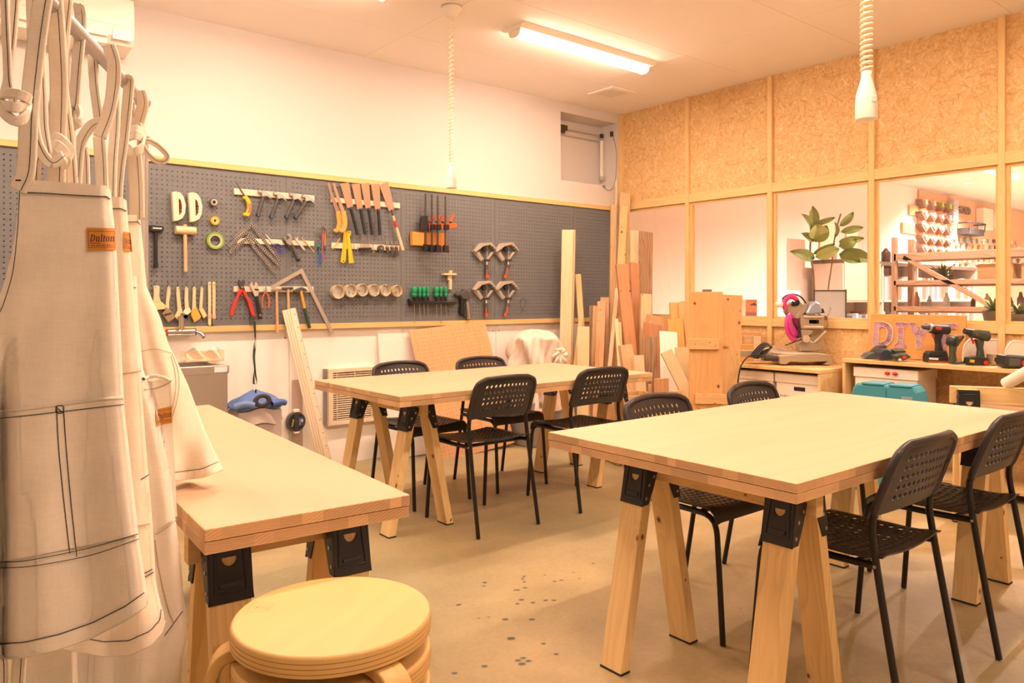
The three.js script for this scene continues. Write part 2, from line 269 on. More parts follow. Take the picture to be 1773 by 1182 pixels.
{ // chipboard partition: studs, rails, upper and lower sheets, glass between
  const w = struct('wall_right'), SILL = 1.037, HEAD = 2.057;
  for (let i = 0; i < POSTS.length; i++) mesh('post', bx(0.09, H, i ? 0.04 : 0.044, 0.005, H / 2, POSTS[i], 0.002), M.frame, w);
  mesh('closure', bx(0.09, H, 0.3, 0.02, H / 2, RZ1 - 0.0, 0), M.frame, w);
  for (let i = 0; i < POSTS.length - 1; i++) {
    const z0 = POSTS[i] + 0.02, z1 = POSTS[i + 1] - 0.02, zc = (z0 + z1) / 2, L = z1 - z0;
    const sheet = (y0, y1) => { const g = bx(0.012, y1 - y0, L, -0.006, (y0 + y1) / 2, zc, 0.0005); uvm(g, 'z', 1, i * 0.37 + y0, i * 0.71); return g; };
    mesh('osb_panel', sheet(HEAD + 0.075, H), M.osb, w); mesh('osb_panel', sheet(0, SILL - 0.06), M.osb, w);
    mesh('header', bx(0.085, 0.075, L, 0.006, HEAD + 0.0375, zc, 0.002), M.frame, w);
    mesh('sill', bx(0.085, 0.06, L, 0.006, SILL - 0.03, zc, 0.002), M.frame, w);
    mesh('stop', [bx(0.02, 0.02, L, -0.005, SILL + 0.01, zc, 0.001), bx(0.02, 0.02, L, -0.005, HEAD - 0.01, zc, 0.001), bx(0.02, HEAD - SILL - 0.04, 0.02, -0.005, (HEAD + SILL) / 2, z0 + 0.01, 0.001), bx(0.02, HEAD - SILL - 0.04, 0.02, -0.005, (HEAD + SILL) / 2, z1 - 0.01, 0.001)], M.rail, w);
    const pane = struct('window', new THREE.PlaneGeometry(L - 0.002, HEAD - SILL - 0.002).rotateY(-Math.PI / 2).translate(0.012, (HEAD + SILL) / 2, zc), M.glass || (M.glass = new THREE.MeshPhysicalMaterial({ color: 0xfff6ee, roughness: 0.02, transmission: 1, thickness: 0, ior: 1.5 })));
    pane.name = 'window_' + (i + 1); taken.delete('window');
  }
}
// the shop beyond the glass
const shopWall = std(0xf0e6e2, 0.9);
struct('wall_shop_back', bx(SX1, H, 0.2, SX1 / 2 + 0.03, H / 2, SZ0 - 0.1, 0), shopWall);
struct('wall_shop_far', bx(0.2, H, 9, SX1 + 0.1, H / 2, 3.9, 0), shopWall);
struct('wall_shop_front', bx(SX1, H, 0.2, SX1 / 2 + 0.06, H / 2, 8.2, 0), shopWall);
struct('wall_shop_side', bx(0.06, H, 1.0, 0.08, H / 2, 7.95, 0), shopWall);

// ================================================================ CEILING LAMPS
{
  const glow = new THREE.MeshStandardMaterial({ color: 0xffffff, emissive: LAMP, emissiveIntensity: LAMP_GLOW, roughness: 0.5 });
  const spots = [[-1.685, 1.2, 'long white batten lamp near the square ceiling vent'], [-3.94, 1.2, 'long white batten lamp above the sink end of the pegboard wall'], [-6.4, 1.2, 'long white batten lamp by the end wall in the pegboard row'], [-1.685, 3.85, 'long white batten lamp by the chipboard partition in the second row'], [-4.05, 3.85, 'long white batten lamp in the middle of the second row'], [-4.05, 6.5, 'long white batten lamp in the third row behind the apron rack']];
  for (const [x, z, label] of spots) {
    const t = thing('ceiling_lamp', label, 'lamp', [x, H, z], 0, 'ceiling batten lamps');
    const prof = [[-0.115, 0], [0.115, 0], [0.115, -0.006], [0.075, -0.03], [-0.075, -0.03], [-0.115, -0.006]];
    mesh('housing', prism(prof, 1.33, 0).rotateY(Math.PI / 2).translate(-0.665, 0, 0), M.whitePl, t);
    mesh('diffuser', prism([[-0.052, -0.0305], [0.052, -0.0305], [0.04, -0.06], [0.018, -0.07], [-0.018, -0.07], [-0.04, -0.06]], 1.27, 0.003).rotateY(Math.PI / 2).translate(-0.635, 0, 0), glow, t);
    for (const s of [-1, 1]) mesh('end_cap', prism([[-0.06, -0.03], [0.06, -0.03], [0.045, -0.064], [0.02, -0.075], [-0.02, -0.075], [-0.045, -0.064]], 0.014, 0.002).rotateY(Math.PI / 2).translate(s > 0 ? 0.636 : -0.65, 0, 0), M.whitePl, t);
    const l = new THREE.RectAreaLight(LAMP, LAMP_NITS, 1.26, 0.09); l.position.set(0, -0.074, 0); l.rotation.x = -Math.PI / 2; l.name = 'lamp_light'; l.castShadow = true; t.add(l);
  }
  // shop downlights
  const dg = new THREE.MeshStandardMaterial({ color: 0xffffff, emissive: SHOP, emissiveIntensity: 14 });
  const a = onY(1676, 317, H), b = onY(1731, 328, H);
  const list = [[a.x, a.z], [b.x, b.z]]; for (const x of [1.5, 4.2, 7, 10, 13]) for (const z of [1.2, 3.4, 5.8]) list.push(x < 2 && z < 2 ? [2.5, 1.9] : [x, z]);
  list.forEach(([x, z], i) => {
    const t = thing('downlight', 'small round recessed downlight in the shop ceiling beyond the glass', 'downlight', [x, H, z], 0, 'shop ceiling downlights');
    mesh('trim', lathe([[0.048, -0.001], [0.06, -0.004], [0.064, 0], [0.048, 0.0]], 16), M.whitePl, t); mesh('lens', new THREE.CircleGeometry(0.048, 16).rotateX(Math.PI / 2).translate(0, -0.0015, 0), dg, t);
    const l = new THREE.SpotLight(SHOP, SHOP_CD, 0, 1.25, 0.6, 2); l.position.set(0, -0.012, 0); l.target.position.set(0, -1, 0); l.shadow.radius = 2; l.castShadow = true; l.name = 'downlight_light'; t.add(l); t.add(l.target); l.target.name = 'downlight_aim';
  });
}
// ================================================================ TABLES AND SAWHORSES
const TH = 0.74;   // table height
function makeSawhorse(label, pos, turn, len = 0.68, Ht = TH - 0.054, span = 0.175) {   // rail along local z
  const t = thing('sawhorse', label, 'sawhorse', pos, turn, 'sawhorses under the worktables');
  const RH = 0.089, xt = 0.042, top = Ht - 0.012;
  mesh('rail', bx(0.038, RH, len, 0, Ht - RH / 2, 0, 0.002), M.railWood, t);
  const ang = Math.atan2(span - xt, top);
  for (const sz of [-1, 1]) for (const sx of [-1, 1]) {
    const zc = sz * (len / 2 - 0.075), xf = sx * span, xu = sx * xt;
    const g = prism([[xf - 0.0205, 0.006], [xf + 0.0205, 0.006], [xu + 0.0205, top], [xu - 0.0205, top]], 0.089, 0.0015).translate(0, 0, zc - 0.0445);
    uvm(g, 'y', 1, rnd() * 3, rnd() * 3);
    const leg = mesh('leg', g, rnd() < 0.5 ? M.leg : M.leg2, t);
    mesh('foot_pad', bx(0.044, 0.007, 0.092, xf, 0.0035, zc, 0.001), M.rubber, leg);
    // moulded bracket over the top of the leg: plate with half-moon window, rim, side cheeks, screws
    const m = new THREE.Matrix4().makeTranslation(xu, top, zc).multiply(new THREE.Matrix4().makeRotationZ(-ang * -sx)).multiply(new THREE.Matrix4().makeScale(sx, 1, 1));
    const half = circ(0, -0.052, 0.017, 9, Math.PI, Math.PI * 2);
    const plate = prism([[-0.042, -0.005], [0.042, -0.005], [0.05, -0.135], [-0.05, -0.135]], 0.0045, 0.001, [half.map(([x, y]) => [x, y])]).rotateY(Math.PI / 2).translate(0.021, 0, 0);
    const rimo = prism([[-0.031, -0.02], [0.031, -0.02], [0.037, -0.118], [-0.037, -0.118]], 0.003, 0.001, [[[-0.027, -0.024], [0.027, -0.024], [0.0325, -0.114], [-0.0325, -0.114]].reverse()]).rotateY(Math.PI / 2).translate(0.0255, 0, 0);
    const lip = bx(0.004, 0.008, 0.05, 0.028, -0.104, 0, 0.001);
    const parts = [plate, rimo, lip];
    for (const s of [-1, 1]) parts.push(prism([[-0.03, -0.03], [0.0255, -0.008], [0.0255, -0.134], [-0.006, -0.128], [-0.022, -0.075]], 0.004, 0.0008).translate(0, 0, s > 0 ? 0.0448 : -0.0488));
    parts.push(bx(0.05, 0.016, 0.096, 0.002, -0.009, 0, 0.003));
    const gb = merged(parts).scale(1, 1.18, 1).applyMatrix4(m); if (sx < 0) { const q = gb; flip(q); }
    const br = mesh('bracket', gb, M.plasticBlack, t);
    const sg = []; for (const s of [-1, 1]) for (const [x, y] of [[0.006, -0.075], [0.012, -0.112], [-0.012, -0.05]]) sg.push(rod(V(x, y, s * 0.0485), V(x, y, s * 0.051), 0.0045, 8));
    const gs = merged(sg).scale(1, 1.18, 1).applyMatrix4(m); if (sx < 0) flip(gs); stuff(mesh('screw', gs, M.steel, br));
  }
  return t;
}
function flip(g) { const p = g.index ? g.toNonIndexed() : g; const a = p.attributes; for (const k of Object.keys(a)) { const s = a[k].itemSize, r = a[k].array; for (let i = 0; i < a[k].count; i += 3) for (let j = 0; j < s; j++) { const q = r[(i + 1) * s + j]; r[(i + 1) * s + j] = r[(i + 2) * s + j]; r[(i + 2) * s + j] = q; } } if (p !== g) g.copy(p); return g; }
function makeTop(label, pos, turn, w, d) {   // two lumber-core boards, origin at the middle of the underside
  const t = thing('table_top', label, 'table', pos, turn);
  for (const [k, y] of [['lower_board', 0.0135], ['upper_board', 0.0405]]) {
    const o = y < 0.03 ? 0.0025 : 0;
    const b = mesh(k, uvm(new RoundedBoxGeometry(w - 0.006 - o, 0.0255, d - 0.006 - o, 1, 0.0012), w > d ? 'x' : 'z', 0.6, rnd() * 3, rnd() * 3).translate(0, y, 0), M.top, t);
    const band = (L, x, z, ry) => { const g = new RoundedBoxGeometry(L, 0.0245, 0.003, 1, 0.0008), p = g.attributes.position, uv = g.attributes.uv; const o2 = rnd() * 5; for (let i = 0; i < p.count; i++) uv.setXY(i, p.getX(i) * 0.9 + o2, p.getY(i) / 0.0245 + 0.5); return g.rotateY(ry).translate(x, y, z); };
    for (const s of [-1, 1]) { mesh('edge_band', band(w - 0.004 - o, 0, s * (d / 2 - 0.0022 - o / 2), 0), M.topEdge, b); mesh('edge_band', band(d - 0.004 - o, s * (w / 2 - 0.0022 - o / 2), 0, Math.PI / 2), M.topEdge, b); }
  }
  return t;
}
makeTop('large plywood worktable top with four perforated chairs, beside the tool counter', [-2.825, TH - 0.054, 3.575], -0.004, 1.82, 0.935);
makeTop('plywood worktable top in front of the heater grille and the leaning perforated panel', [-2.745, TH - 0.054, 1.495], 0.006, 1.82, 0.935);
makeTop('narrow plywood worktable top beside the hanging aprons and the stacked stools', [-4.715, TH - 0.054, 2.585], -0.058, 0.462, 1.85);
makeSawhorse('pine sawhorse with black brackets under the table end facing the floor paint spots', [-3.5, 0, 3.63], 0);
makeSawhorse('pine sawhorse under the table end beside the tool counter', [-2.02, 0, 3.6], 0);
makeSawhorse('pine sawhorse under the table end facing the heater grille', [-3.385, 0, 1.43], 0);
makeSawhorse('pine sawhorse under the table end facing the stored timber', [-1.86, 0, 1.38], 0);
makeSawhorse('pine sawhorse under the narrow table end behind the stacked stools', [-4.745, 0, 3.26], Math.PI / 2 - 0.058, 0.44);
makeSawhorse('pine sawhorse under the narrow table end beside the sink', [-4.64, 0, 1.95], Math.PI / 2 - 0.058, 0.44);

// ================================================================ PERFORATED CHAIRS
function makeChair() {   // faces +z, origin on the floor
  const t = thing('perforated_chair', 'black plastic chair with perforated seat and back', 'chair', [0, 0, 0], 0, 'perforated chairs around the worktables');
  const K = 1.0, W = 0.2;
  // seat
  const seat = (u, v) => { const x = (u - 0.5) * 0.4, z = -0.185 + v * 0.42; const front = v > 0.84 ? (v - 0.84) / 0.16 : 0; const cr = Math.max(0, Math.abs(u - 0.5) * 2 - 0.9) / 0.1;
    return V(x * (1 - 0.02 * (1 - v)), 0.468 - 0.016 * Math.cos((u - 0.5) * Math.PI) * (1 - front) - 0.052 * front * front - 0.006 * cr + 0.012 * (1 - sm(0, 0.2, v)), z - 0.03 * front * front); };
  mesh('seat', perf(14, 14, (i, j) => i > 0 && i < 13 && j > 0 && j < 12, seat, 0.005, 0.34), M.black, t);
  // back
  const back = (u, v) => { const top = sm(0.72, 1, v), s = (u - 0.5) * 2, w = 0.2 * (1 - 0.02 * v) - 0.06 * (1 - Math.sqrt(Math.max(0, 1 - ((v > 0.72 ? (v - 0.72) / 0.28 : 0) ** 2)))) - 0.012 * (1 - Math.sqrt(Math.max(0, 1 - ((v < 0.12 ? (0.12 - v) / 0.12 : 0) ** 2))));
    return V(-s * w, 0.585 + v * 0.207 + 0.008 * Math.cos(s * 1.5), -0.158 - v * 0.075 - 0.022 * (Math.cos(s * Math.PI / 2))); };
  const bk = mesh('backrest', perf(15, 7, (i, j) => i > 1 && i < 13 && j > 0 && j < 6, back, 0.006, 0.29), M.black, t);
  const rim = []; for (let i = 0; i <= 40; i++) { const a = i / 40; rim.push(a < 0.3 ? back(0, a / 0.3) : a < 0.7 ? back((a - 0.3) / 0.4, 1) : back(1, 1 - (a - 0.7) / 0.3)); }
  mesh('rim', tube(rim, 0.012, 80, 8), M.black, bk);
  // frame: rear legs carry the back, front legs bend out from under the seat
  for (const s of [-1, 1]) {
    mesh('rear_leg', tube([V(s * 0.198, 0.004, -0.245), V(s * 0.195, 0.25, -0.2), V(s * 0.191, 0.47, -0.162), V(s * 0.189, 0.56, -0.152), V(s * 0.188, 0.62, -0.168), V(s * 0.186, 0.70, -0.2)], 0.0105, 26, 10), M.blackTube, t);
    mesh('front_leg', tube([V(s * 0.19, 0.445, -0.17), V(s * 0.186, 0.44, -0.05), V(s * 0.186, 0.44, 0.1), V(s * 0.187, 0.434, 0.165), V(s * 0.188, 0.40, 0.197), V(s * 0.191, 0.3, 0.209), V(s * 0.197, 0.004, 0.232)], 0.0105, 34, 10), M.blackTube, t);
    stuff(mesh('bolt', [rod(V(s * 0.196, 0.628, -0.172), V(s * 0.2, 0.628, -0.172), 0.005, 8), rod(V(s * 0.196, 0.445, -0.165), V(s * 0.203, 0.445, -0.165), 0.005, 8)], M.steel, t));
  }
  for (const z of [-0.1, 0.12]) mesh('cross_bar', rod(V(-0.186, 0.438, z), V(0.186, 0.438, z), 0.009, 8), M.blackTube, t);
  return t;
}
{
  const c0 = makeChair();
  const at = [   // rear-leg line z, centre x, facing
    [-3.04, 2.03, 180, 'black perforated chair between the heater-side sawhorse and its neighbour, back toward the floor paint spots'],
    [-2.33, 2.035, 178, 'black perforated chair beside the timber-side sawhorse, back toward the big table'],
    [-3.05, 0.93, 2, 'black perforated chair with its back to the heater grille'],
    [-2.427, 0.935, -1, 'black perforated chair with its back to the leaning perforated panel'],
    [-3.07, 3.012, 0, 'black perforated chair whose seat shows behind the big table sawhorse'],
    [-2.38, 3.0, 2, 'black perforated chair whose back stands before the white file boxes'],
    [-3.14, 4.125, 180, 'black perforated chair drawn up beside the big table half-moon bracket'],
    [-2.44, 4.125, 180, 'black perforated chair in front of the counter-side sawhorse of the big table'],
  ];
  at.forEach(([x, zr, deg, label], i) => {
    const a = deg * Math.PI / 180, pos = [x + 0.245 * Math.sin(a), 0, zr + 0.245 * Math.cos(a)];
    if (!i) { c0.position.set(...pos); c0.rotation.y = a; c0.userData.label = label; } else copyOf(c0, pos, a, label);
  });
}

// ================================================================ STACKED STOOLS
function makeStool() {
  const t = thing('stacking_stool', 'round birch stool', 'stool', [0, 0, 0], 0, 'stacked round birch stools');
  mesh('seat', uvm(lathe([[0, 0.4], [0.172, 0.4], [0.178, 0.403], [0.178, 0.432], [0.1755, 0.4365], [0.172, 0.438], [0, 0.438]], 64), 'x'), M.birch, t);
  const ply = []; for (const y of [0.409, 0.4175, 0.426]) ply.push(new THREE.TorusGeometry(0.1778, 0.0009, 6, 64).rotateX(Math.PI / 2).translate(0, y, 0));
  ply.forEach((g) => mesh('ply_line', g, M.plyLine || (M.plyLine = wood(0xb98a4a, T.clear)), t));
  for (let k = 0; k < 3; k++) {
    const a = k * Math.PI * 2 / 3, L = [];
    const path = [[0.06, 0.39], [0.12, 0.39], [0.165, 0.388], [0.192, 0.378], [0.206, 0.352], [0.21, 0.32], [0.213, 0.2], [0.216, 0.0]];
    const pts = path.map(([r, y]) => V(r, y, 0));
    const g = ribbon(pts, 0.05, 0.022, V(0, 0, 1), 30); uvm(g, 'y', 1, rnd(), rnd());
    mesh('leg', g.rotateY(a), M.birchEdge, t);
    stuff(mesh('screw', [rod(V(0.09, 0.378, 0.012), V(0.09, 0.3755, 0.012), 0.006, 8), rod(V(0.13, 0.378, -0.012), V(0.13, 0.3755, -0.012), 0.006, 8)].map((g) => g.rotateY(a)), M.darkSteel, t));
  }
  return t;
}
{
  const c = onY(577, 1058, 0.626), s0 = makeStool();
  const labels = ['round birch stool with a burnt stamp, topmost of the stack', 'round birch stool second from the top of the stack', 'round birch stool third from the top of the stack', 'round birch stool at the bottom of the stack'];
  for (let k = 0; k < 4; k++) { const y = 0.626 - 0.438 - k * 0.0627, a = 0.62 + k * 0.31; if (!k) { s0.position.set(c.x, y, c.z); s0.rotation.y = a; s0.userData.label = labels[0]; } else copyOf(s0, [c.x, Math.max(0, y), c.z], a, labels[k]); }
  const st = canvas(256, 256, (x) => { x.clearRect(0, 0, 256, 256); x.strokeStyle = x.fillStyle = 'rgba(120,74,24,0.9)'; x.lineWidth = 4; x.strokeRect(8, 8, 240, 240); x.font = '30px sans-serif'; x.textAlign = 'center'; x.beginPath(); x.arc(128, 90, 46, 0, 7); x.stroke(); x.beginPath(); x.arc(128, 90, 18, 0, 7); x.fill(); for (let i = 0; i < 4; i++) { x.fillRect(40, 160 + i * 20, 176 - (i % 2) * 40, 4); } });
  const p = onY(452, 1052, 0.626), m = mesh('stamp', new THREE.PlaneGeometry(0.042, 0.042).rotateX(-Math.PI / 2), new THREE.MeshStandardMaterial({ map: st, transparent: true, opacity: 0.45, roughness: 0.5, polygonOffset: true, polygonOffsetFactor: -1 }), s0);
  const q = V(p.x - c.x, 0, p.z - c.z).applyAxisAngle(V(0, 1, 0), -s0.rotation.y); m.position.set(q.x, 0.4384, q.z); m.rotation.y = -s0.rotation.y + 0.9;
}
// ================================================================ APRON RACK
const BAR_Y = 1.7, BARD = V(-0.426, 0, 0.904);   // bar height and direction toward the camera end
const BAR0 = atD(247, 175, FL * 0.5 / (HZ - 175));
{
  const t = thing('garment_rack', 'silver steel garment rack carrying canvas aprons', 'rack', [BAR0.x, 0, BAR0.z]), L = 1.1, end = BARD.clone().multiplyScalar(L), st = std(0xc3c4c8, 0.3, { metalness: 0.75 }), side = V(BARD.z, 0, -BARD.x);
  mesh('hanging_bar', rod(V(0, BAR_Y, 0), end.clone().setY(BAR_Y), 0.0135, 16), st, t); mesh('lower_bar', rod(V(0, 0.2, 0), end.clone().setY(0.2), 0.0105, 12), st, t);
  for (const p of [V(0, 0, 0), end]) { mesh('upright', rod(p.clone().setY(0.07), p.clone().setY(BAR_Y + 0.004), 0.0135, 14), st, t); mesh('elbow', new THREE.SphereGeometry(0.02, 14, 10).translate(p.x, BAR_Y, p.z), st, t);
    mesh('joint_collar', rod(p.clone().setY(BAR_Y - 0.09), p.clone().setY(BAR_Y - 0.03), 0.017, 14), M.whitePl, t); mesh('foot_bar', rod(p.clone().addScaledVector(side, -0.12).setY(0.07), p.clone().addScaledVector(side, 0.12).setY(0.07), 0.0135, 12), st, t);
    for (const s of [-1, 1]) mesh('caster', rod(p.clone().addScaledVector(side, s * 0.11).addScaledVector(BARD, -0.01).setY(0.028), p.clone().addScaledVector(side, s * 0.11).addScaledVector(BARD, 0.01).setY(0.028), 0.028, 14), M.rubber, t); }
}
const interp = (tab) => (y) => { if (y <= tab[0][0]) return tab[0][1]; for (let i = 1; i < tab.length; i++) if (y <= tab[i][0]) { const [a, p] = tab[i - 1], [b, q] = tab[i]; return lerp(p, q, (y - a) / (b - a)); } return tab[tab.length - 1][1]; };
function makeApron(o) {   // a hanging canvas apron folded once, front and back layer joined along its edge
  const L = interp(o.L), R = interp(o.R), Tp = interp(o.top), Bt = interp(o.bot), d0 = o.d, base = atD((L(o.y0) + R(o.y0)) / 2, o.y0, d0), t = thing('canvas_apron', o.label, 'apron', base, 0, 'canvas aprons on the rack');
  const depth = (u, y, px) => { const lo = sm(o.y0 + 60, o.y1, y); let d = d0 + o.tilt * (u - 0.5) + lo * (0.016 * Math.sin(u * 8 + o.ph + y * 0.002) + 0.008 * Math.sin(u * 17 + o.ph * 2)) + 0.002 * Math.sin(y * 0.02 + u * 5); if (u > 0.86) { const q = (u - 0.86) / 0.14; d += 0.028 * (1 - Math.sqrt(Math.max(0, 1 - q * q))); } for (const [cx, w, a, ya] of o.folds || []) d += a * Math.exp(-(((px - cx) / w) ** 2)) * sm(ya, ya + 260, y); return d; };
  const at = (px, y, off = 0) => { const u = (px - L(y)) / (R(y) - L(y)); return atD(px, y, depth(u, y, px) - off).sub(base); };
  const S = (u, v, off = 0) => { const y = lerp(Tp(u), Bt(u), v); return at(lerp(L(y), R(y), u), y, off); };
  const nu = 72, full = (k, v) => { const u = k < 0.5 ? k * 2 : 2 - k * 2; return S(u, v, k < 0.5 ? 0 : -(0.0035 + (o.fold || 0.05) * (1 - Math.pow(u, 6)))); };
  mesh('body', uvm(grid(nu * 2, 52, full), 'y'), o.mat || M.canvas, t);
  const line = (part, pts0, r, mat, off) => { const pts = []; const cv = new THREE.CatmullRomCurve3(pts0.map(([x, y]) => V(x, y, 0)), false, 'catmullrom', 0.5), n = Math.max(6, Math.round(cv.getLength() / 7)); for (let i = 0; i <= n; i++) { const q = cv.getPoint(i / n); pts.push(at(q.x, q.y, off)); } return mesh(part, tube(pts, r, n * 2, 5), mat, t); };
  const edge = (v, a, b, n, off) => Array.from({ length: n + 1 }, (_, i) => S(lerp(a, b, i / n), v, off));
  // top hem and bottom hem
  mesh('top_hem', uvm(grid(24, 3, (u, v) => S(lerp(0.01, 0.99, u), v * (o.hemT || 0.026), 0.0025)), 'y'), o.mat || M.canvas, t);
  mesh('stitch', tube(edge(o.hemT || 0.026, 0.02, 0.985, 26, 0.0032), 0.0007, 60, 4), M.thread, t);
  mesh('bottom_hem', uvm(grid(30, 3, (u, v) => S(lerp(0, 0.995, u), 1 - v * 0.03, 0.0022)), 'y'), o.mat || M.canvas, t); mesh('stitch', tube(edge(0.968, 0, 0.99, 30, 0.003), 0.0007, 80, 4), M.thread, t);
  mesh('hem_edge', tube(edge(0.999, 0, 0.995, 30, 0.0), 0.0022, 70, 6), o.mat || M.canvas, t);
  return { t, at, S, line, base, panel: (part, quad, off, mat, n = 14) => mesh(part, (part === 'badge' ? (g) => g : (g) => uvm(g, 'y'))(grid(n, n, (u, v) => { const [a, b, c, d] = quad; const x = lerp(lerp(a[0], b[0], u), lerp(d[0], c[0], u), v), y = lerp(lerp(a[1], b[1], u), lerp(d[1], c[1], u), v); return at(x, y, off); }, (u, v) => [u, 1 - v])), mat, t) };
}
const badge = std(0xffffff, 0.55, { map: canvas(256, 176, (c) => { c.fillStyle = '#c98a3c'; c.fillRect(0, 0, 256, 176); c.strokeStyle = '#6a3a1c'; c.lineWidth = 4; c.beginPath(); c.moveTo(10, 26); c.lineTo(246, 26); c.moveTo(10, 150); c.lineTo(246, 150); c.moveTo(14, 26); c.lineTo(14, 150); c.moveTo(242, 26); c.lineTo(242, 150); c.stroke(); c.fillStyle = '#3a1024'; c.font = 'italic bold 74px serif'; c.fillText('Dulton', 22, 106, 220); c.fillRect(24, 116, 96, 5); for (let i = 0; i < 22; i++) c.fillRect(26 + i * 9, 131, i % 5 ? 6 : 2, 8); }) });
{
  const A1 = makeApron({ label: 'cream canvas apron with a tan badge and big stitched pocket, foremost on the rack', d: 1.1, y0: 318, y1: 1140, tilt: 0.02, ph: 0.6, L: [[300, 36], [318, 35], [400, 27], [440, 20], [500, 4], [530, -10], [560, -40], [640, -90], [820, -120], [1150, -140]], R: [[300, 187], [325, 191], [400, 199], [440, 202], [520, 206], [640, 212], [700, 215], [820, 226], [930, 240], [1000, 251], [1048, 256], [1150, 262]], top: [[0, 311], [0.3, 313], [0.7, 318], [0.95, 321], [1, 328]], bot: [[0, 1132], [0.3, 1142], [0.45, 1138], [0.6, 1124], [0.75, 1103], [0.9, 1073], [1, 1046]], folds: [[6, 12, 0.05, 540], [70, 40, -0.012, 700]] });
  A1.panel('badge', [[150, 394], [200, 395], [201, 433], [151, 434]], 0.003, badge);
  const pk = A1.panel('pocket', [[-60, 716], [213, 688], [240, 926], [-60, 985]], 0.0045, M.canvas, 60);
  const ln = (pts, mt = M.thread, r = 0.0006) => A1.line('stitch', pts, r, mt, 0.0055);
  ln([[-40, 728], [40, 720], [110, 712], [214, 700]]); ln([[98, 708], [102, 780], [112, 880], [121, 958]]); ln([[110, 706], [115, 780], [124, 880], [133, 964]]); ln([[-30, 972], [30, 972], [80, 964], [160, 947], [239, 924]]); ln([[-30, 983], [30, 982], [80, 976], [160, 960], [240, 933]]); ln([[97, 703], [109, 702], [109, 714], [98, 714], [97, 703]]); ln([[97, 704], [109, 715]]); ln([[34, 330], [30, 400], [22, 470], [8, 520], [0, 540]]); ln([[27, 312], [36, 312]], M.thread, 0.0012);
  A1.line('pocket_lip', [[-50, 716], [30, 710], [110, 700], [160, 693], [212, 689]], 0.0028, M.canvas, 0.003);
  const A2 = makeApron({ label: 'cream canvas apron second on the rack, its hem showing below the foremost one', d: 1.32, y0: 345, y1: 1130, tilt: 0.01, ph: 2.1, mat: M.canvas2, L: [[330, 120], [440, 110], [560, 80], [1150, 70]], R: [[330, 216], [345, 219], [400, 223], [450, 227], [520, 233], [640, 243], [740, 250], [820, 257], [920, 265], [1008, 270], [1043, 278], [1070, 286], [1150, 290]], top: [[0, 338], [0.9, 341], [1, 347]], bot: [[0, 1118], [0.25, 1126], [0.5, 1136], [0.7, 1134], [0.88, 1116], [0.96, 1095], [1, 1072]], folds: [] });
  A2.panel('badge', [[213, 401], [226, 403], [229, 436], [215, 434]], 0.003, badge); A2.panel('pocket', [[205, 640], [243, 634], [262, 905], [215, 915]], 0.004, M.canvas2, 10); A2.line('stitch', [[206, 648], [244, 642]], 0.0008, M.threadTan, 0.005); A2.line('stitch', [[244, 830], [258, 821]], 0.0008, M.thread, 0.005); A2.line('stitch', [[248, 993], [264, 985]], 0.0008, M.thread, 0.002); A2.line('stitch', [[249, 1000], [266, 990]], 0.0008, M.thread, 0.002);
  const A4 = makeApron({ label: 'cream canvas apron with a badge on its side pocket, third on the rack', d: 1.52, y0: 475, y1: 1250, tilt: 0.0, ph: 3.4, L: [[470, 150], [640, 140], [1300, 120]], R: [[470, 236], [560, 240], [640, 248], [700, 268], [800, 290], [900, 304], [960, 312], [1040, 319], [1095, 326], [1140, 316], [1250, 308]], top: [[0, 470], [1, 478]], bot: [[0, 1250], [1, 1245]], folds: [] });
  A4.panel('pocket', [[246, 662], [295, 655], [307, 893], [262, 925]], 0.02, M.canvas, 14); A4.line('pocket_lip', [[248, 656], [268, 650], [286, 654], [295, 660]], 0.004, M.canvas, 0.022); A4.panel('badge', [[269, 709], [297, 703], [298, 732], [271, 737]], 0.0215, badge); A4.line('stitch', [[250, 674], [270, 672], [290, 664], [296, 660]], 0.0008, M.threadTan, 0.0215); A4.line('stitch', [[268, 935], [276, 990], [290, 1050], [300, 1078]], 0.0008, M.threadTan, 0.002); A4.line('stitch', [[285, 1100], [300, 1080], [316, 1058]], 0.0008, M.thread, 0.002); A4.line('stitch', [[270, 925], [290, 912], [306, 899]], 0.0008, M.threadTan, 0.022);
  const A3 = makeApron({ label: 'brightly lit canvas apron last on the rack, skirt flaring over the narrow table', d: 1.78, y0: 378, y1: 830, tilt: 0.03, ph: 5.0, mat: M.canvas2, fold: 0.06, L: [[370, 200], [830, 200]], R: [[365, 240], [378, 243], [440, 249], [497, 254], [548, 277], [600, 293], [611, 300], [667, 326], [748, 356], [817, 389], [840, 391]], top: [[0, 372], [0.9, 372], [1, 379]], bot: [[0, 830], [0.55, 832], [0.8, 826], [1, 812]], folds: [[330, 24, 0.05, 600]] });
  A3.line('stitch', [[242, 608], [270, 604], [297, 611]], 0.0007, M.threadTan, 0.003); A3.line('stitch', [[298, 612], [308, 640], [310, 670], [305, 700], [298, 722]], 0.0007, M.threadTan, 0.003); A3.line('stitch', [[296, 616], [303, 644], [304, 676], [296, 715]], 0.0007, M.threadTan, 0.003);
  const A5 = makeApron({ label: 'small folded canvas apron hanging lowest behind the foremost hem', d: 1.42, y0: 1060, y1: 1290, tilt: 0, ph: 1.0, L: [[1060, 52], [1300, 36]], R: [[1060, 132], [1300, 138]], top: [[0, 1060], [1, 1060]], bot: [[0, 1290], [1, 1290]], folds: [] });
  // neck straps, knots and bows: each belongs to its apron
  const face = V(RT.x, 0, RT.z);
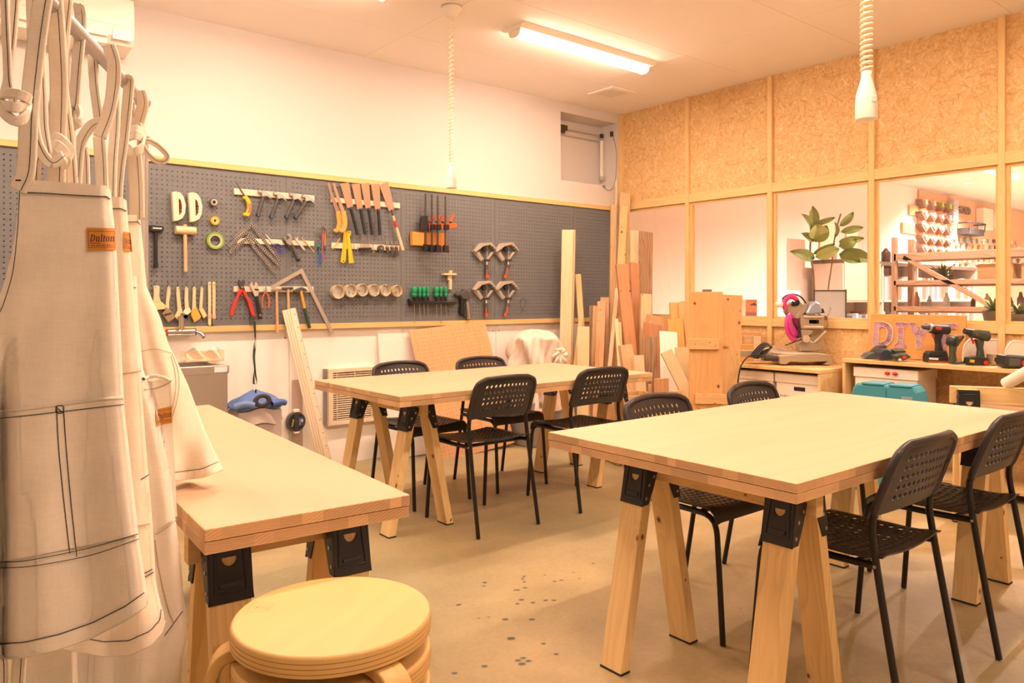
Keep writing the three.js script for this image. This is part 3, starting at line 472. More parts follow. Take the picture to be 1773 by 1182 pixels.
  const strap = (A, pts, w, dd, part = 'strap', tw = 0) => { const P = pts.map(([x, y, k]) => atD(x, y, dd + (k || 0)).sub(A.base)); const n = Math.max(20, pts.length * 8); const m = mesh(part, ribbon(P, w, 0.0045, (v) => face.clone().applyAxisAngle(V(0, 1, 0), tw * Math.sin(v * 3)), n), A === A2 || A === A3 ? M.canvas2 : M.canvas, A.t); const c = P.map((p) => p.clone().add(V(-FW.x, 0, -FW.z).multiplyScalar(0.0028))).map((p) => p.addScaledVector(face, w * 0.22)); mesh('stitch', tube(c, 0.0005, n, 4), M.thread, m); };
  const knot = (A, x, y, dd, loops, r) => { for (const [pts] of loops) mesh('knot', ribbon(pts.map(([a, b, k]) => atD(x + a, y + b, dd + (k || 0)).sub(A.base)), r, 0.007, V(0, 1, 0).addScaledVector(face, 0.3), 30), M.canvas, A.t); };
  strap(A1, [[31, 330], [44, 300], [48, 250], [50, 200], [58, 120], [68, 40], [80, -30], [92, -80]], 0.027, 1.09); strap(A1, [[6, -60], [9, 20], [12, 90], [16, 150], [30, 190, -0.01]], 0.012, 1.12); strap(A1, [[30, -40], [22, 60], [14, 130], [8, 160]], 0.012, 1.14);
  knot(A1, 24, 184, 1.07, [[[[-26, -14, 0.03], [-14, -22, 0], [10, -20, -0.012], [26, -12, 0], [22, -4, 0.03]]], [[[-24, -8, 0.02], [-18, 10, -0.006], [4, 26, -0.016], [22, 16, -0.004], [26, -2, 0.02]]], [[[-22, -4, 0.01], [0, 2, -0.018], [24, -2, 0.006]]]], 0.014);
  strap(A1, [[54, -20], [57, 60], [62, 140], [58, 200], [66, 250], [88, 282], [110, 270]], 0.017, 1.2, 'tie'); strap(A1, [[66, -20], [70, 90], [74, 160], [76, 220], [84, 268]], 0.014, 1.22, 'tie');
  strap(A2, [[92, -20], [98, 60], [102, 150], [100, 230], [97, 345]], 0.03, 1.28); strap(A2, [[118, 0], [111, 70], [109, 140], [118, 220], [124, 280], [128, 345]], 0.017, 1.3); strap(A2, [[60, 320], [62, 280], [72, 262], [86, 276]], 0.02, 1.27, 'tie');
  knot(A2, 98, 258, 1.25, [[[[-16, -8, 0.02], [-2, -20, -0.006], [16, -6, -0.012], [24, 14, 0], [14, 26, 0.02]]], [[[-18, 2, 0.02], [0, -6, -0.02], [16, 14, -0.012], [12, 28, 0.01]]]], 0.018);
  strap(A4, [[136, 6, -0.02], [140, 40], [134, 110], [128, 180], [122, 214], [118, 480]], 0.021, 1.42); strap(A4, [[122, 4], [114, 80], [116, 180], [120, 240]], 0.016, 1.46); knot(A4, 128, 205, 1.4, [[[[-14, 8, 0.02], [-2, 14, -0.01], [10, 2, -0.012], [8, -18, 0.01]]], [[[-34, -40, 0.03], [-42, -20, 0], [-40, 0, 0.0], [-28, 20, 0.01]]]], 0.016);
  strap(A4, [[160, 94, 0.02], [164, 150], [171, 205], [176, 250]], 0.02, 1.56); strap(A4, [[188, 78, -0.03], [197, 108, -0.02], [196, 150], [188, 195], [172, 238]], 0.026, 1.5); strap(A4, [[178, 212], [158, 218], [140, 246], [134, 290], [132, 340], [134, 480]], 0.022, 1.52, 'tie'); strap(A4, [[145, 255], [148, 300], [150, 480]], 0.018, 1.55, 'tie'); strap(A4, [[172, 236], [176, 300], [180, 480]], 0.026, 1.54); strap(A4, [[198, 100], [200, 200], [194, 300], [192, 480]], 0.02, 1.58);
  strap(A3, [[219, 128, -0.02], [223, 150], [214, 240], [206, 300], [200, 390]], 0.024, 1.72); strap(A3, [[243, 156, -0.03], [247, 180, -0.02], [240, 210], [234, 240]], 0.026, 1.8); strap(A3, [[232, 262], [236, 320], [237, 380]], 0.036, 1.79); strap(A3, [[226, 178, 0.02], [230, 205], [234, 240]], 0.016, 1.86);
  knot(A3, 234, 246, 1.75, [[[[-12, -18, 0.02], [2, -22, -0.01], [14, -16, 0.02]]], [[[-13, -8, 0.02], [2, -12, -0.015], [15, -6, 0.02]]], [[[-18, 6, 0.02], [-4, 18, -0.015], [12, 8, -0.01], [14, -10, 0.02]]]], 0.02);
  strap(A3, [[240, 246], [254, 243], [270, 250], [284, 262], [290, 272], [282, 280], [268, 277], [254, 264], [244, 246]], 0.013, 1.76, 'bow_loop'); strap(A3, [[240, 214], [248, 232], [250, 250]], 0.012, 1.77, 'tie');
  strap(A1, [[4, 1135], [6, 1160], [5, 1240]], 0.012, 1.14, 'tie'); strap(A1, [[34, 1135], [32, 1170], [28, 1240]], 0.02, 1.15, 'tie');
}
// ================================================================ PEGBOARD AND ITS TOOLS
{
  const t = thing('pegboard', 'long dark grey pegboard in a pale timber frame full of hand tools', 'pegboard', [0, 0, 0]);
  const y0 = 1.023, y1 = 2.047, xs = [-6.08, -5.2, -4.32, -3.41, -2.5, -1.59, -0.68, -0.146], P = 0.03;
  for (let i = 0; i < xs.length - 1; i++) {
    const w = xs[i + 1] - xs[i] - 0.002, nu = Math.round(w / P), nv = Math.round((y1 - y0) / P);
    mesh('panel', perf(nu, nv, (a, b) => a > 0 && b > 0 && a < nu - 1 && b < nv - 1, (u, v) => V(xs[i] + 0.001 + u * w, y0 + v * (y1 - y0), 0.0285), 0.003, 0.14), M.peg, t);
  }
  mesh('top_rail', bx(5.94, 0.038, 0.045, -3.11, 2.066, 0.0225, 0.002), M.rail, t);
  mesh('bottom_rail', bx(5.94, 0.038, 0.045, -3.11, 1.004, 0.0225, 0.002), M.rail, t);
  for (const x of [-5.2, -4.32, -3.41, -2.5, -1.59, -0.68, -0.16]) mesh('batten', bx(0.03, y1 - y0, 0.024, x, (y0 + y1) / 2, 0.012, 0), M.rail, t);
}
const c3 = (x, y) => [240 + x * 0.3046, 240 + y * 0.3046], c4 = (x, y) => [550 + x * 0.2707, 280 + y * 0.2707], q3 = (x, y) => [380 + x * 0.1523, 300 + y * 0.1523], q4 = (x, y) => [540 + x * 0.13534, 380 + y * 0.13534], q5 = (x, y) => [380 + x * 0.12408, 460 + y * 0.12408], q6 = (x, y) => [690 + x * 0.19452, 330 + y * 0.19452], q8 = (x, y) => [240 + x * 0.18605, 360 + y * 0.18605];
function tool(name, label, category, map, ax, ay, group, zb = 0.033) {
  const A = onZ(...map(ax, ay), zb), root = thing(name, label, category, [A.x, A.y, zb], 0, group);
  const w = (x, y) => { const p = onZ(...map(x, y), zb); return [p.x - A.x, p.y - A.y]; };
  const o = {
    root, w,
    poly: (part, pts, mat, z = 0, d = 0.006, b = 0.0012, holes = [], parent = root) => mesh(part, uvm(prism(pts.map((p) => w(...p)), d, b, holes.map((h) => h.map((p) => w(...p)))).translate(0, 0, z), 'y', 1, rnd(), rnd()), mat, parent),
    bar: (part, p, q, r, mat, z = 0.01, r2 = r, parent = root) => { const a = w(...p), b = w(...q); return mesh(part, rod(V(a[0], a[1], z), V(b[0], b[1], z), r, 12, r2), mat, parent); },
    path: (part, pts, r, mat, z = 0.01, parent = root) => mesh(part, tube(pts.map((p) => { const a = w(p[0], p[1]); return V(a[0], a[1], z + (p[2] || 0)); }), r, pts.length * 6, 8), mat, parent),
    ring: (part, c, R, r, mat, z = 0, d = 0.03, parent = root) => { const a = w(...c); return mesh(part, prism(circ(a[0], a[1], R, 32), d, 0.0015, [circ(a[0], a[1], r, 28).reverse()]).translate(0, 0, z), mat, parent); },
    disc: (part, c, R, mat, z, d, parent = root) => { const a = w(...c); return mesh(part, prism(circ(a[0], a[1], R, 20), d, Math.min(0.0015, d / 4)).translate(0, 0, z), mat, parent); },
    peg: (c) => { const a = w(...c); mesh('hook', rod(V(a[0], a[1], -0.006), V(a[0], a[1], 0.03), 0.002, 6), M.darkSteel, root); },
  };
  return o;
}
// D-handled rasp planes
[[0, 'first cream D-handled rasp plane hanging above the black mallet'], [94, 'second cream D-handled rasp plane hanging above the wooden mallet']].forEach(([dx, label]) => {
  const t = tool('rasp_plane', label, 'plane', c3, 210 + dx, 390, 'rasp planes on the pegboard'), s = (a) => a.map(([x, y]) => [x + dx, y + dx * 0.055]);
  t.poly('sole', s([[180, 307], [206, 304], [211, 469], [190, 472]]), M.cream, 0, 0.045, 0.003);
  t.poly('handle', s([[208, 304], [228, 310], [247, 335], [259, 378], [256, 425], [240, 455], [212, 470]]), M.cream, 0.008, 0.03, 0.003, [s([[216, 336], [232, 350], [241, 384], [238, 424], [219, 442]])]);
  for (let k = 0; k < 5; k++) { const a = t.w(238 - Math.abs(k - 2) * 2.5 + dx, 358 + k * 17 + dx * 0.055); mesh('grip_bump', new THREE.SphereGeometry(0.012, 10, 8).translate(a[0], a[1], 0.023), M.rsgrip || (M.rsgrip = std(0x8a4a3c, 0.6)), t.root); }
});
// tape rolls
[[423, 363, 0.026, 0.013, 0x6b655f, 'small grey tape roll hanging above the yellow one'], [428, 468, 0.027, 0.01, 0xf0b81c, 'small yellow tape roll between the grey and green ones'], [430, 582, 0.0535, 0.035, 0x86ac3c, 'large green masking tape roll beside the wooden mallet']].forEach(([x, y, R, r, col, label]) => { const t = tool('tape_roll', label, 'tape', c3, x, y, 'tape rolls on the pegboard'); t.ring('tape', [x, y], R, r + 0.005, std(col, 0.6), 0, 0.03); t.ring('core', [x, y], r + 0.0048, r, M.card, 0.001, 0.029); t.peg([x, y - 8]); });
{ const t = tool('mallet', 'black dead-blow mallet with pale lettering on its head', 'mallet', c3, 92, 515);
  t.poly('head', [[48, 500], [56, 494], [130, 500], [135, 508], [133, 526], [126, 533], [56, 529], [48, 520]], M.plasticBlack, 0, 0.045, 0.006); t.bar('handle', [92, 530], [93, 712], 0.0115, M.plasticBlack, 0.022); t.bar('grip_end', [93, 708], [93, 736], 0.0138, M.plasticBlack, 0.022);
  const a = t.w(96, 512); mesh('pale_mark', bx(0.052, 0.0075, 0.001, a[0], a[1], 0.0452, 0.0003), M.card, t.root); }
{ const t = tool('mallet', 'pale wooden mallet with a round head and straight handle', 'mallet', c3, 258, 520);
  t.bar('head', [202, 520], [316, 527], 0.026, M.pineL, 0.028); t.bar('handle', [256, 490], [260, 757], 0.0115, M.tan, 0.028); for (const [x, y] of [[222, 545], [296, 548]]) t.peg([x, y]); }
// brushes
{
  const lab = ['white-haired angled pot brush', 'broad scraped brush with dusty bristles', 'bent-handled brush with cream bristles', 'flat brush with splayed pale bristles', 'wide brush with golden bristles', 'slim angled brush with short bristles'];
  const B = [
    [[[133, 730], [150, 722], [180, 724], [190, 735], [186, 820], [200, 870], [128, 890], [135, 800]], [[128, 890], [200, 870], [246, 905], [238, 940], [150, 950]], 'y'],
    [[[262, 742], [275, 724], [290, 738], [291, 800], [278, 880], [278, 940], [245, 935], [250, 830]], [[245, 938], [280, 940], [330, 1010], [325, 1030], [268, 1068], [216, 985]], 'dusty'],
    [[[345, 735], [365, 732], [374, 740], [382, 850], [390, 940], [356, 965], [350, 880], [343, 800]], [[356, 955], [394, 935], [402, 975], [405, 1030], [375, 1062], [328, 1010]], 'y'],
    [[[425, 745], [440, 725], [455, 745], [455, 840], [462, 930], [425, 950], [420, 850]], [[425, 940], [466, 925], [482, 965], [400, 1030], [388, 1005]], 'white'],
    [[[498, 745], [513, 728], [528, 745], [524, 850], [530, 935], [490, 945], [495, 850]], [[488, 942], [534, 930], [574, 1010], [560, 1035], [512, 1064], [480, 1000]], 'gold'],
    [[[570, 745], [582, 726], [596, 745], [592, 840], [586, 930], [558, 938], [562, 850]], [[554, 945], [588, 928], [630, 1000], [598, 1028]], 'y'],
  ];
  const bm = { y: std(0xe8cf98, 0.9, { bumpMap: T.weave, bumpScale: 0.001 }), dusty: std(0x9a8468, 0.95), white: std(0xece2d0, 0.9), gold: std(0xd8a848, 0.9) };
  B.forEach(([h, b, k], i) => { const c = h[1], t = tool('paint_brush', lab[i] + ' hanging by its pale wooden handle', 'brush', q8, c[0], c[1] + 20, 'paint brushes on the pegboard'); t.poly('handle', h, M.pineL, 0.006, 0.014, 0.004); const br = t.poly('bristles', b, bm[k], 0.004, 0.018, 0.003); t.peg([c[0] + 2, c[1] + 14]); if (k === 'dusty') t.poly('ferrule', [[226, 985], [296, 970], [302, 985], [236, 1008]], M.darkSteel, 0.002, 0.022, 0.002); const a = t.w(c[0], c[1] - 40); mesh('hook_tip', rod(V(a[0], a[1], 0.004), V(a[0], a[1] - 0.03, 0.004), 0.0016, 6), M.darkSteel, t.root); });
  [[655, 'tall straight brush with a cream tip'], [695, 'tall straight brush with a grey tip']].forEach(([x, label], i) => { const t = tool('paint_brush', label + ' hanging beside the angled brushes', 'brush', q8, x, 700, 'paint brushes on the pegboard'); t.poly('handle', [[x - 15, 692], [x, 684], [x + 14, 692], [x + 16, 900], [x + 12, 1010], [x - 14, 1010], [x - 14, 900]], M.pineL, 0.004, 0.012, 0.003); t.poly('bristles', [[x - 16, 1005], [x + 16, 1005], [x + 15, 1080], [x, 1102], [x - 14, 1080]], i ? std(0x6e7672, 0.9) : bm.y, 0.003, 0.014, 0.003); t.poly('binding', [[x - 17, 990], [x + 17, 990], [x + 17, 1030], [x - 17, 1030]], std(0xc7a98a, 0.7), 0.002, 0.016, 0.002); t.peg([x, 712]); });
}
// magnetic bars
const barM = wood(0xf4e6d2, T.clear, 0.5);
[[c3, [[538, 282], [996, 324], [995, 356], [540, 318]], 'pale magnetic tool bar holding the claw hammers'], [q3, [[190, 735], [1068, 770], [1068, 828], [190, 797]], 'pale magnetic tool bar behind the striped squares'], [q5, [[190, 285], [1305, 290], [1305, 370], [190, 365]], 'pale magnetic tool bar above the leaning ruler'], [c4, [[82, 228], [522, 265], [522, 300], [82, 260]], 'pale magnetic tool bar behind the saw blades'], [c4, [[85, 517], [520, 535], [515, 572], [85, 553]], 'pale magnetic tool bar behind the yellow folding rule']].forEach(([m, p, label]) => { const t = tool('tool_bar', label, 'tool bar', m, p[0][0], p[0][1]); t.poly('strip', p, barM, 0, 0.014, 0.002); for (const k of [0.1, 0.9]) { const x = lerp(p[0][0], p[1][0], k), y = lerp((p[0][1] + p[3][1]) / 2, (p[1][1] + p[2][1]) / 2, k); t.disc('screw', [x, y], 0.004, M.steel, 0.0135, 0.002); } });
{ const t = tool('hand_saw', 'thin keyhole saw with a curved yellow pistol handle', 'saw', q3, 300, 280, undefined, 0.048);
  t.poly('blade', [[172, 92], [184, 95], [290, 252], [274, 258]], M.darkSteel, 0.004, 0.002, 0.0004);
  t.poly('handle', [[255, 270], [300, 252], [330, 290], [352, 340], [360, 400], [345, 455], [325, 495], [262, 480], [258, 455], [290, 448], [310, 400], [305, 345], [285, 300], [258, 288]], M.yellow, 0, 0.02, 0.004);
  t.poly('grip', [[306, 345], [350, 342], [357, 400], [342, 452], [318, 455], [308, 440], [318, 400]], std(0xb07a58, 0.7), -0.001, 0.023, 0.003);
  for (const [x, y] of [[340, 355], [341, 378], [336, 402], [328, 428], [315, 450]]) t.disc('hole', [x, y], 0.0022 * 1.2, M.rubber, 0.0215, 0.001); }
// claw hammers: [head top-left ... ] handle line
[[430, 185, 490, 275, 424, 490, 1], [605, 210, 655, 295, 575, 510, 2], [785, 220, 838, 310, 745, 510, 3], [925, 238, 975, 325, 848, 515, 4]].forEach(([hx, hy, ax, ay, bx2, by, k], i) => {
  const t = tool('claw_hammer', ['first', 'second', 'third', 'fourth'][i] + ' black-gripped claw hammer counting from the yellow saw', 'hammer', q3, ax, ay, 'claw hammers on the magnetic bar', 0.05);
  const o = (x, y) => [hx + x, hy + y];
  t.poly('head', [o(0, 10), o(14, 0), o(40, 18), o(70, 22), o(100, 38), o(130, 68), o(150, 105), o(148, 118), o(128, 100), o(100, 78), o(72, 80), o(50, 88), o(40, 72), o(38, 42), o(18, 40), o(2, 32)], M.steel, 0, 0.02, 0.003);
  const dx = bx2 - ax, dy = by - ay; t.bar('shaft', [ax - 2, ay - 15], [ax + dx * 0.1, ay + dy * 0.1], 0.007, M.darkSteel, 0.012);
  t.bar('grip', [ax + dx * 0.04, ay + dy * 0.04], [ax + dx * 0.92, ay + dy * 0.92], 0.0125, M.dkgrey, 0.013, 0.0135); t.bar('grip_end', [ax + dx * 0.9, ay + dy * 0.9], [bx2, by], 0.0142, M.rubber, 0.013); t.disc('badge', [bx2 + 4, by - 10], 0.007, M.blue, 0.0275, 0.001);
});
// striped squares
const stripe = canvas(512, 32, (c) => { c.fillStyle = '#2a2724'; c.fillRect(0, 0, 512, 32); c.fillStyle = '#d8cfc2'; for (let i = 0; i < 16; i++) { c.fillRect(i * 32 + 4, 12, 18, 9); } c.strokeStyle = '#efe9df'; c.lineWidth = 2; c.strokeRect(0, 1, 512, 30); });
const stripeM = std(0xffffff, 0.45, { map: stripe, metalness: 0.2 });
function square(label, map, apex, e1, e2, w1, mat, z, name = 'carpenter_square') {
  const t = tool(name, label, 'square', map, apex[0], apex[1], undefined, z), arm = (part, e, s) => { const a = t.w(...apex), b = t.w(...e), L = Math.hypot(b[0] - a[0], b[1] - a[1]), g = new RoundedBoxGeometry(L, w1, 0.0025, 1, 0.0006), p = g.attributes.position, uv = g.attributes.uv; for (let i = 0; i < p.count; i++) uv.setXY(i, (p.getX(i) + L / 2) / 0.24, p.getY(i) / w1 + 0.5); g.translate(L / 2, s * w1 / 2, 0); g.rotateZ(Math.atan2(b[1] - a[1], b[0] - a[0])); mesh(part, g.translate(a[0], a[1], s > 0 ? 0.0002 : 0), mat, t.root); };
  arm('short_arm', e1, 1); arm('long_arm', e2, -1); return t;
}
square('striped metal square, the highest of three overlapping ones', q3, [370, 562], [158, 730], [700, 985], 0.019, stripeM, 0.05);
square('striped metal square, the middle of three overlapping ones', q3, [300, 638], [98, 825], [690, 1030], 0.019, stripeM, 0.054);
square('striped metal square, the lowest of three overlapping ones', q3, [318, 712], [105, 882], [652, 1125], 0.019, stripeM, 0.058);
square('plain grey steel framing square reaching below the pegboard', q5, [1155, 35], [712, 282], [1600, 930], 0.026, std(0xb5aca0, 0.4, { metalness: 0.5 }), 0.05);
{ const t = tool('scissors', 'scissors with purple-blue handles on the magnetic bar', 'scissors', q3, 620, 810, undefined, 0.05);
  t.poly('blade', [[515, 690], [530, 690], [630, 800], [605, 810]], M.alu, 0, 0.003, 0.0006);
  t.path('handle_loop', [[615, 800], [612, 840], [640, 890], [690, 915], [705, 890], [680, 850], [640, 830]], 0.0035, M.purple, 0.004); t.path('handle_loop', [[630, 800], [680, 812], [735, 850], [730, 890], [700, 880], [672, 845]], 0.0035, M.purple, 0.006); }
{ const t = tool('adjustable_wrench', 'adjustable wrench with dark rubber grip beside the scissors', 'wrench', q3, 800, 780, undefined, 0.05);
  t.poly('jaw', [[720, 715], [732, 708], [760, 760], [790, 735], [765, 705], [770, 684], [800, 690], [822, 730], [820, 770], [836, 815], [805, 830], [760, 800]], M.steel, 0, 0.012, 0.002); t.bar('grip', [812, 810], [888, 975], 0.0095, M.dkgrey, 0.008, 0.0135); t.disc('grip_end', [890, 980], 0.0145, M.rubber, 0, 0.016); t.bar('lever', [720, 760], [820, 880], 0.004, M.darkSteel, 0.014); }
{ const t = tool('spanner', 'small combination spanner on the magnetic bar', 'spanner', q3, 900, 790, undefined, 0.05);
  t.poly('body', [[852, 735], [862, 728], [868, 742], [878, 738], [874, 716], [884, 715], [892, 735], [890, 755], [972, 862], [965, 875], [950, 872], [870, 770]], M.alu, 0, 0.006, 0.001); }
{ const t = tool('pencil', 'orange wooden pencil stuck on the magnetic bar', 'pencil', q3, 980, 800, undefined, 0.05); t.bar('shaft', [926, 728], [1060, 878], 0.0036, M.pineR, 0.005); t.bar('tip', [1060, 878], [1082, 904], 0.0036, M.pineL, 0.005, 0.0006); }
{ const t = tool('wood_chisel', 'small dark chisel blade crossing the magnetic bar', 'chisel', q3, 760, 800, undefined, 0.05); t.poly('blade', [[708, 752], [722, 750], [808, 880], [800, 888]], M.darkSteel, 0, 0.003, 0.0005); }
{ const t = tool('hex_key_set', 'set of hex keys in rainbow coloured sleeves', 'hex keys', q4, 110, 340, undefined, 0.036);
  t.poly('holder', [[72, 330], [165, 335], [165, 385], [75, 378]], M.dkgrey, 0.0, 0.02, 0.003);
  [[140, 135, 132, 330, 0xe08a1c], [160, 150, 155, 330, 0xf08c10], [120, 175, 118, 505, 0xd0368c], [104, 265, 100, 430, 0x18a050], [88, 300, 82, 600, 0x2070c8], [98, 430, 95, 575, 0x2860b0], [112, 380, 108, 470, 0x70b030]].forEach(([x0, y0, x1, y1, col], i) => { t.bar('sleeve', [x0, y0], [x1, y1], 0.0042, std(col, 0.45), 0.008 + (i % 3) * 0.006); });
  [[95, 190, 30, 185], [130, 130, 90, 128], [150, 128, 110, 95], [165, 140, 130, 92]].forEach(([x0, y0, x1, y1], i) => t.path('key', [[x0 + 5, y0 + 60], [x0 + 4, y0 + 8], [x0 - 6, y0 - 4], [x1, y1]], 0.0022, M.darkSteel, 0.008 + i * 0.004));
  t.disc('button', [66, 335], 0.009, M.green, 0.016, 0.008); }
// saws on the upper right bar
[[60, 138, 95, 135, 0], [95, 138, 130, 135, 1]].forEach(([x], i) => { const o = i * 34, t = tool('pruning_saw', (i ? 'second' : 'first') + ' long tapered saw with a curved yellow handle', 'saw', c4, 120 + o, 320, 'curved handle saws', 0.05 + i * 0.018);
  t.poly('blade', [[60 + o, 140], [72 + o, 133], [100 + o, 220], [140 + o, 318], [116 + o, 324], [85 + o, 230]], std(0xae8a70, 0.5, { metalness: 0.2 }), 0.004, 0.002, 0.0004); t.poly('handle', [[114 + o, 320], [140 + o, 314], [150 + o, 360], [152 + o, 405], [138 + o, 445], [118 + o, 456], [98 + o, 446], [95 + o, 434], [114 + o, 426], [122 + o, 395], [116 + o, 350]], wood(0xf0b45c, T.clear), 0, 0.016, 0.004); });
[[[142, 140], [198, 132], [226, 285], [188, 298], 252, 466], [[214, 142], [268, 140], [286, 296], [252, 304], 300, 462], [[274, 140], [328, 134], [338, 292], [306, 300], 345, 466], [[338, 142], [394, 140], [400, 298], [366, 306], 394, 468]].forEach(([a, b, c, d, ex, ey], i) => {
  const t = tool('pull_saw', ['first', 'second', 'third', 'fourth'][i] + ' copper-toned pull saw with corded black grip', 'saw', c4, c[0], c[1], 'black-gripped pull saws', 0.05);
  t.poly('blade', [a, b, c, d], std(0xb48c70, 0.5, { metalness: 0.2 }), 0.003, 0.0018, 0.0004);
  const mx = (c[0] + d[0]) / 2, my = (c[1] + d[1]) / 2; t.bar('neck', [mx, my], [lerp(mx, ex, 0.12), lerp(my, ey, 0.12)], 0.006, M.darkSteel, 0.007); t.bar('grip', [lerp(mx, ex, 0.07), lerp(my, ey, 0.07)], [ex, ey], 0.011, M.rubber, 0.009, 0.0115);
  for (let k = 1; k < 14; k++) { const f = 0.1 + k * 0.064, p = t.w(lerp(mx, ex, f), lerp(my, ey, f)), e = t.w(ex, ey), s = t.w(mx, my), dir = V(e[0] - s[0], e[1] - s[1], 0).normalize(); const g = new THREE.TorusGeometry(0.0112, 0.0013, 5, 14).applyQuaternion(new THREE.Quaternion().setFromUnitVectors(V(0, 0, 1), dir)).translate(p[0], p[1], 0.009); mesh('cord_wrap', g, M.dkgrey, t.root); }
});
{ const t = tool('pull_saw', 'large pull saw with a long pale wooden handle and red label', 'saw', c4, 470, 320, undefined, 0.052); t.poly('blade', [[392, 150], [448, 126], [490, 300], [455, 318]], std(0xae8e76, 0.5, { metalness: 0.2 }), 0.003, 0.0018, 0.0004); t.bar('neck', [466, 308], [482, 350], 0.006, M.darkSteel, 0.008); t.bar('handle', [478, 345], [541, 566], 0.0095, M.pineL, 0.01, 0.0125); t.bar('label_band', [487, 378], [500, 420], 0.0108, M.red, 0.01, 0.0115); }
{ const t = tool('folding_rule', 'yellow folding rule with black markings, opened like a V', 'ruler', q4, 465, 200, undefined, 0.05);
  t.poly('leaf', [[445, 150], [470, 142], [496, 150], [496, 190], [478, 215], [535, 555], [470, 562], [445, 230]].slice(0), M.yellow, 0.003, 0.004, 0.0008); t.poly('leaf', [[405, 165], [446, 150], [446, 330], [430, 540], [405, 558], [365, 545], [395, 330]], M.yellow, -0.002, 0.004, 0.0008); t.disc('rivet', [470, 165], 0.005, M.darkSteel, 0.007, 0.002); t.disc('rivet', [403, 530], 0.005, M.darkSteel, 0.002, 0.002);
  for (let k = 0; k < 12; k++) { const y = 230 + k * 24; t.poly('mark', [[408 - k * 1.2, y], [420 - k * 1.2, y], [420 - k * 1.2, y + 6], [408 - k * 1.2, y + 6]], M.rubber, 0.0021, 0.0004, 0); t.poly('mark', [[484 + k * 3.2, y], [496 + k * 3.2, y], [496 + k * 3.2, y + 6], [484 + k * 3.2, y + 6]], M.rubber, 0.0071, 0.0004, 0); } }
{ const t = tool('gimlet', 'two thin brass gimlets crossed on the magnetic bar', 'gimlet', q4, 300, 320, undefined, 0.05); t.bar('shaft', [262, 385], [360, 238], 0.0028, M.yellow, 0.004); t.bar('shaft', [285, 350], [340, 305], 0.002, std(0xc8a860, 0.4, { metalness: 0.6 }), 0.009); }
{ const t = tool('drill_bit_block', 'black block of slim drill bits on the magnetic bar', 'drill bits', q4, 675, 370, undefined, 0.05); t.poly('block', [[595, 362], [750, 360], [750, 385], [595, 387]], M.rubber, 0, 0.02, 0.002);
  [[615, 240], [635, 200], [655, 190], [672, 215], [690, 185], [708, 165], [722, 190], [735, 260]].forEach(([x, y]) => t.bar('bit', [x, 365], [x - 2, y], 0.0022, M.steel, 0.01, 0.0014)); }
[[[760, 250], [800, 435], 'first loose long drill bit'], [[780, 290], [780, 435], 'second loose long drill bit'], [[530, 270], [545, 400], 'first short thin drill bit'], [[580, 330], [580, 425], 'second short thin drill bit']].forEach(([a, b, label]) => { const t = tool('drill_bit', label + ' stuck to the magnetic bar', 'drill bit', q4, a[0], a[1], 'loose drill bits', 0.05); t.bar('shank', b, a, 0.0026, M.steel, 0.004, 0.0014); });
{ const t = tool('hole_saw', 'round grey hole saw disc on the magnetic bar', 'hole saw', q4, 872, 370, undefined, 0.05); t.disc('cup', [872, 372], 0.026, M.darkSteel, 0, 0.018); t.disc('hub', [874, 370], 0.009, M.grey, 0.018, 0.006); }
[[955, 0], [1015, 1], [1070, 2]].forEach(([x, i]) => { const t = tool('router_bit', ['first', 'second', 'third'][i] + ' flat forstner bit with round head and blade tip', 'router bit', q4, x, 320, 'flat wood bits', 0.05); t.ring('head', [x, 298], 0.0125, 0.006, M.grey, 0, 0.012); t.poly('blade', [[x - 18, 350], [x + 25, 350], [x + 40, 425 + i * 15], [x + 2, 440 + i * 15]], M.darkSteel, 0.002, 0.003, 0.0005); t.bar('shank', [x, 310], [x + 8, 360], 0.004, M.steel, 0.005); });
// quick clamps on an orange block
{ const t = tool('clamp_block', 'orange wooden block holding four bar clamps', 'block', c4, 700, 500, undefined); t.poly('block', [[590, 450], [808, 458], [808, 545], [590, 535]], wood(0xf3a24c, T.clear), 0, 0.04, 0.002); }
[[688, 205, 570], [728, 208, 575], [766, 216, 575], [815, 220, 578]].forEach(([x, y0, y1], i) => {
  const t = tool('bar_clamp', ['first', 'second', 'third', 'fourth'][i] + ' orange and black one-handed bar clamp on the orange block', 'clamp', c4, x, 440, 'bar clamps on the orange block', 0.078 + i * 0.031);
  t.poly('bar', [[x - 4, y0], [x + 5, y0], [x + 6, y1 - 20], [x - 5, y1 - 20]], M.darkSteel, 0, 0.008, 0.001);
  t.poly('jaw_body', i ? [[x - 8, 402], [x + 18, 402], [x + 18, 436], [x - 8, 438]] : [[x - 30, 350], [x + 10, 345], [x + 14, 435], [x - 38, 440]], M.plasticBlack, -0.006, 0.026, 0.004);
  t.poly('handle', [[x + 18, 400], [x + 48, 392], [x + 72, 400], [x + 68, 425], [x + 20, 430]], M.orange, -0.004, 0.024, 0.004); t.poly('lever', [[x + 20, 380], [x + 44, 335], [x + 56, 342], [x + 38, 388]], M.orange, -0.002, 0.018, 0.003); t.poly('lever_pad', [[x + 24, 384], [x + 50, 342], [x + 60, 350], [x + 40, 396]], M.plasticBlack, -0.005, 0.012, 0.003);
  t.poly('fixed_jaw', [[x - 12, y1 - 45], [x + 16, y1 - 40], [x + 18, y1 + 2], [x - 14, y1]], M.plasticBlack, -0.006, 0.03, 0.004); t.poly('pad', [[x + 12, y1 - 34], [x + 20, y1 - 30], [x + 20, y1 - 4], [x + 12, y1 - 2]], M.orange, 0.006, 0.014, 0.002);
});
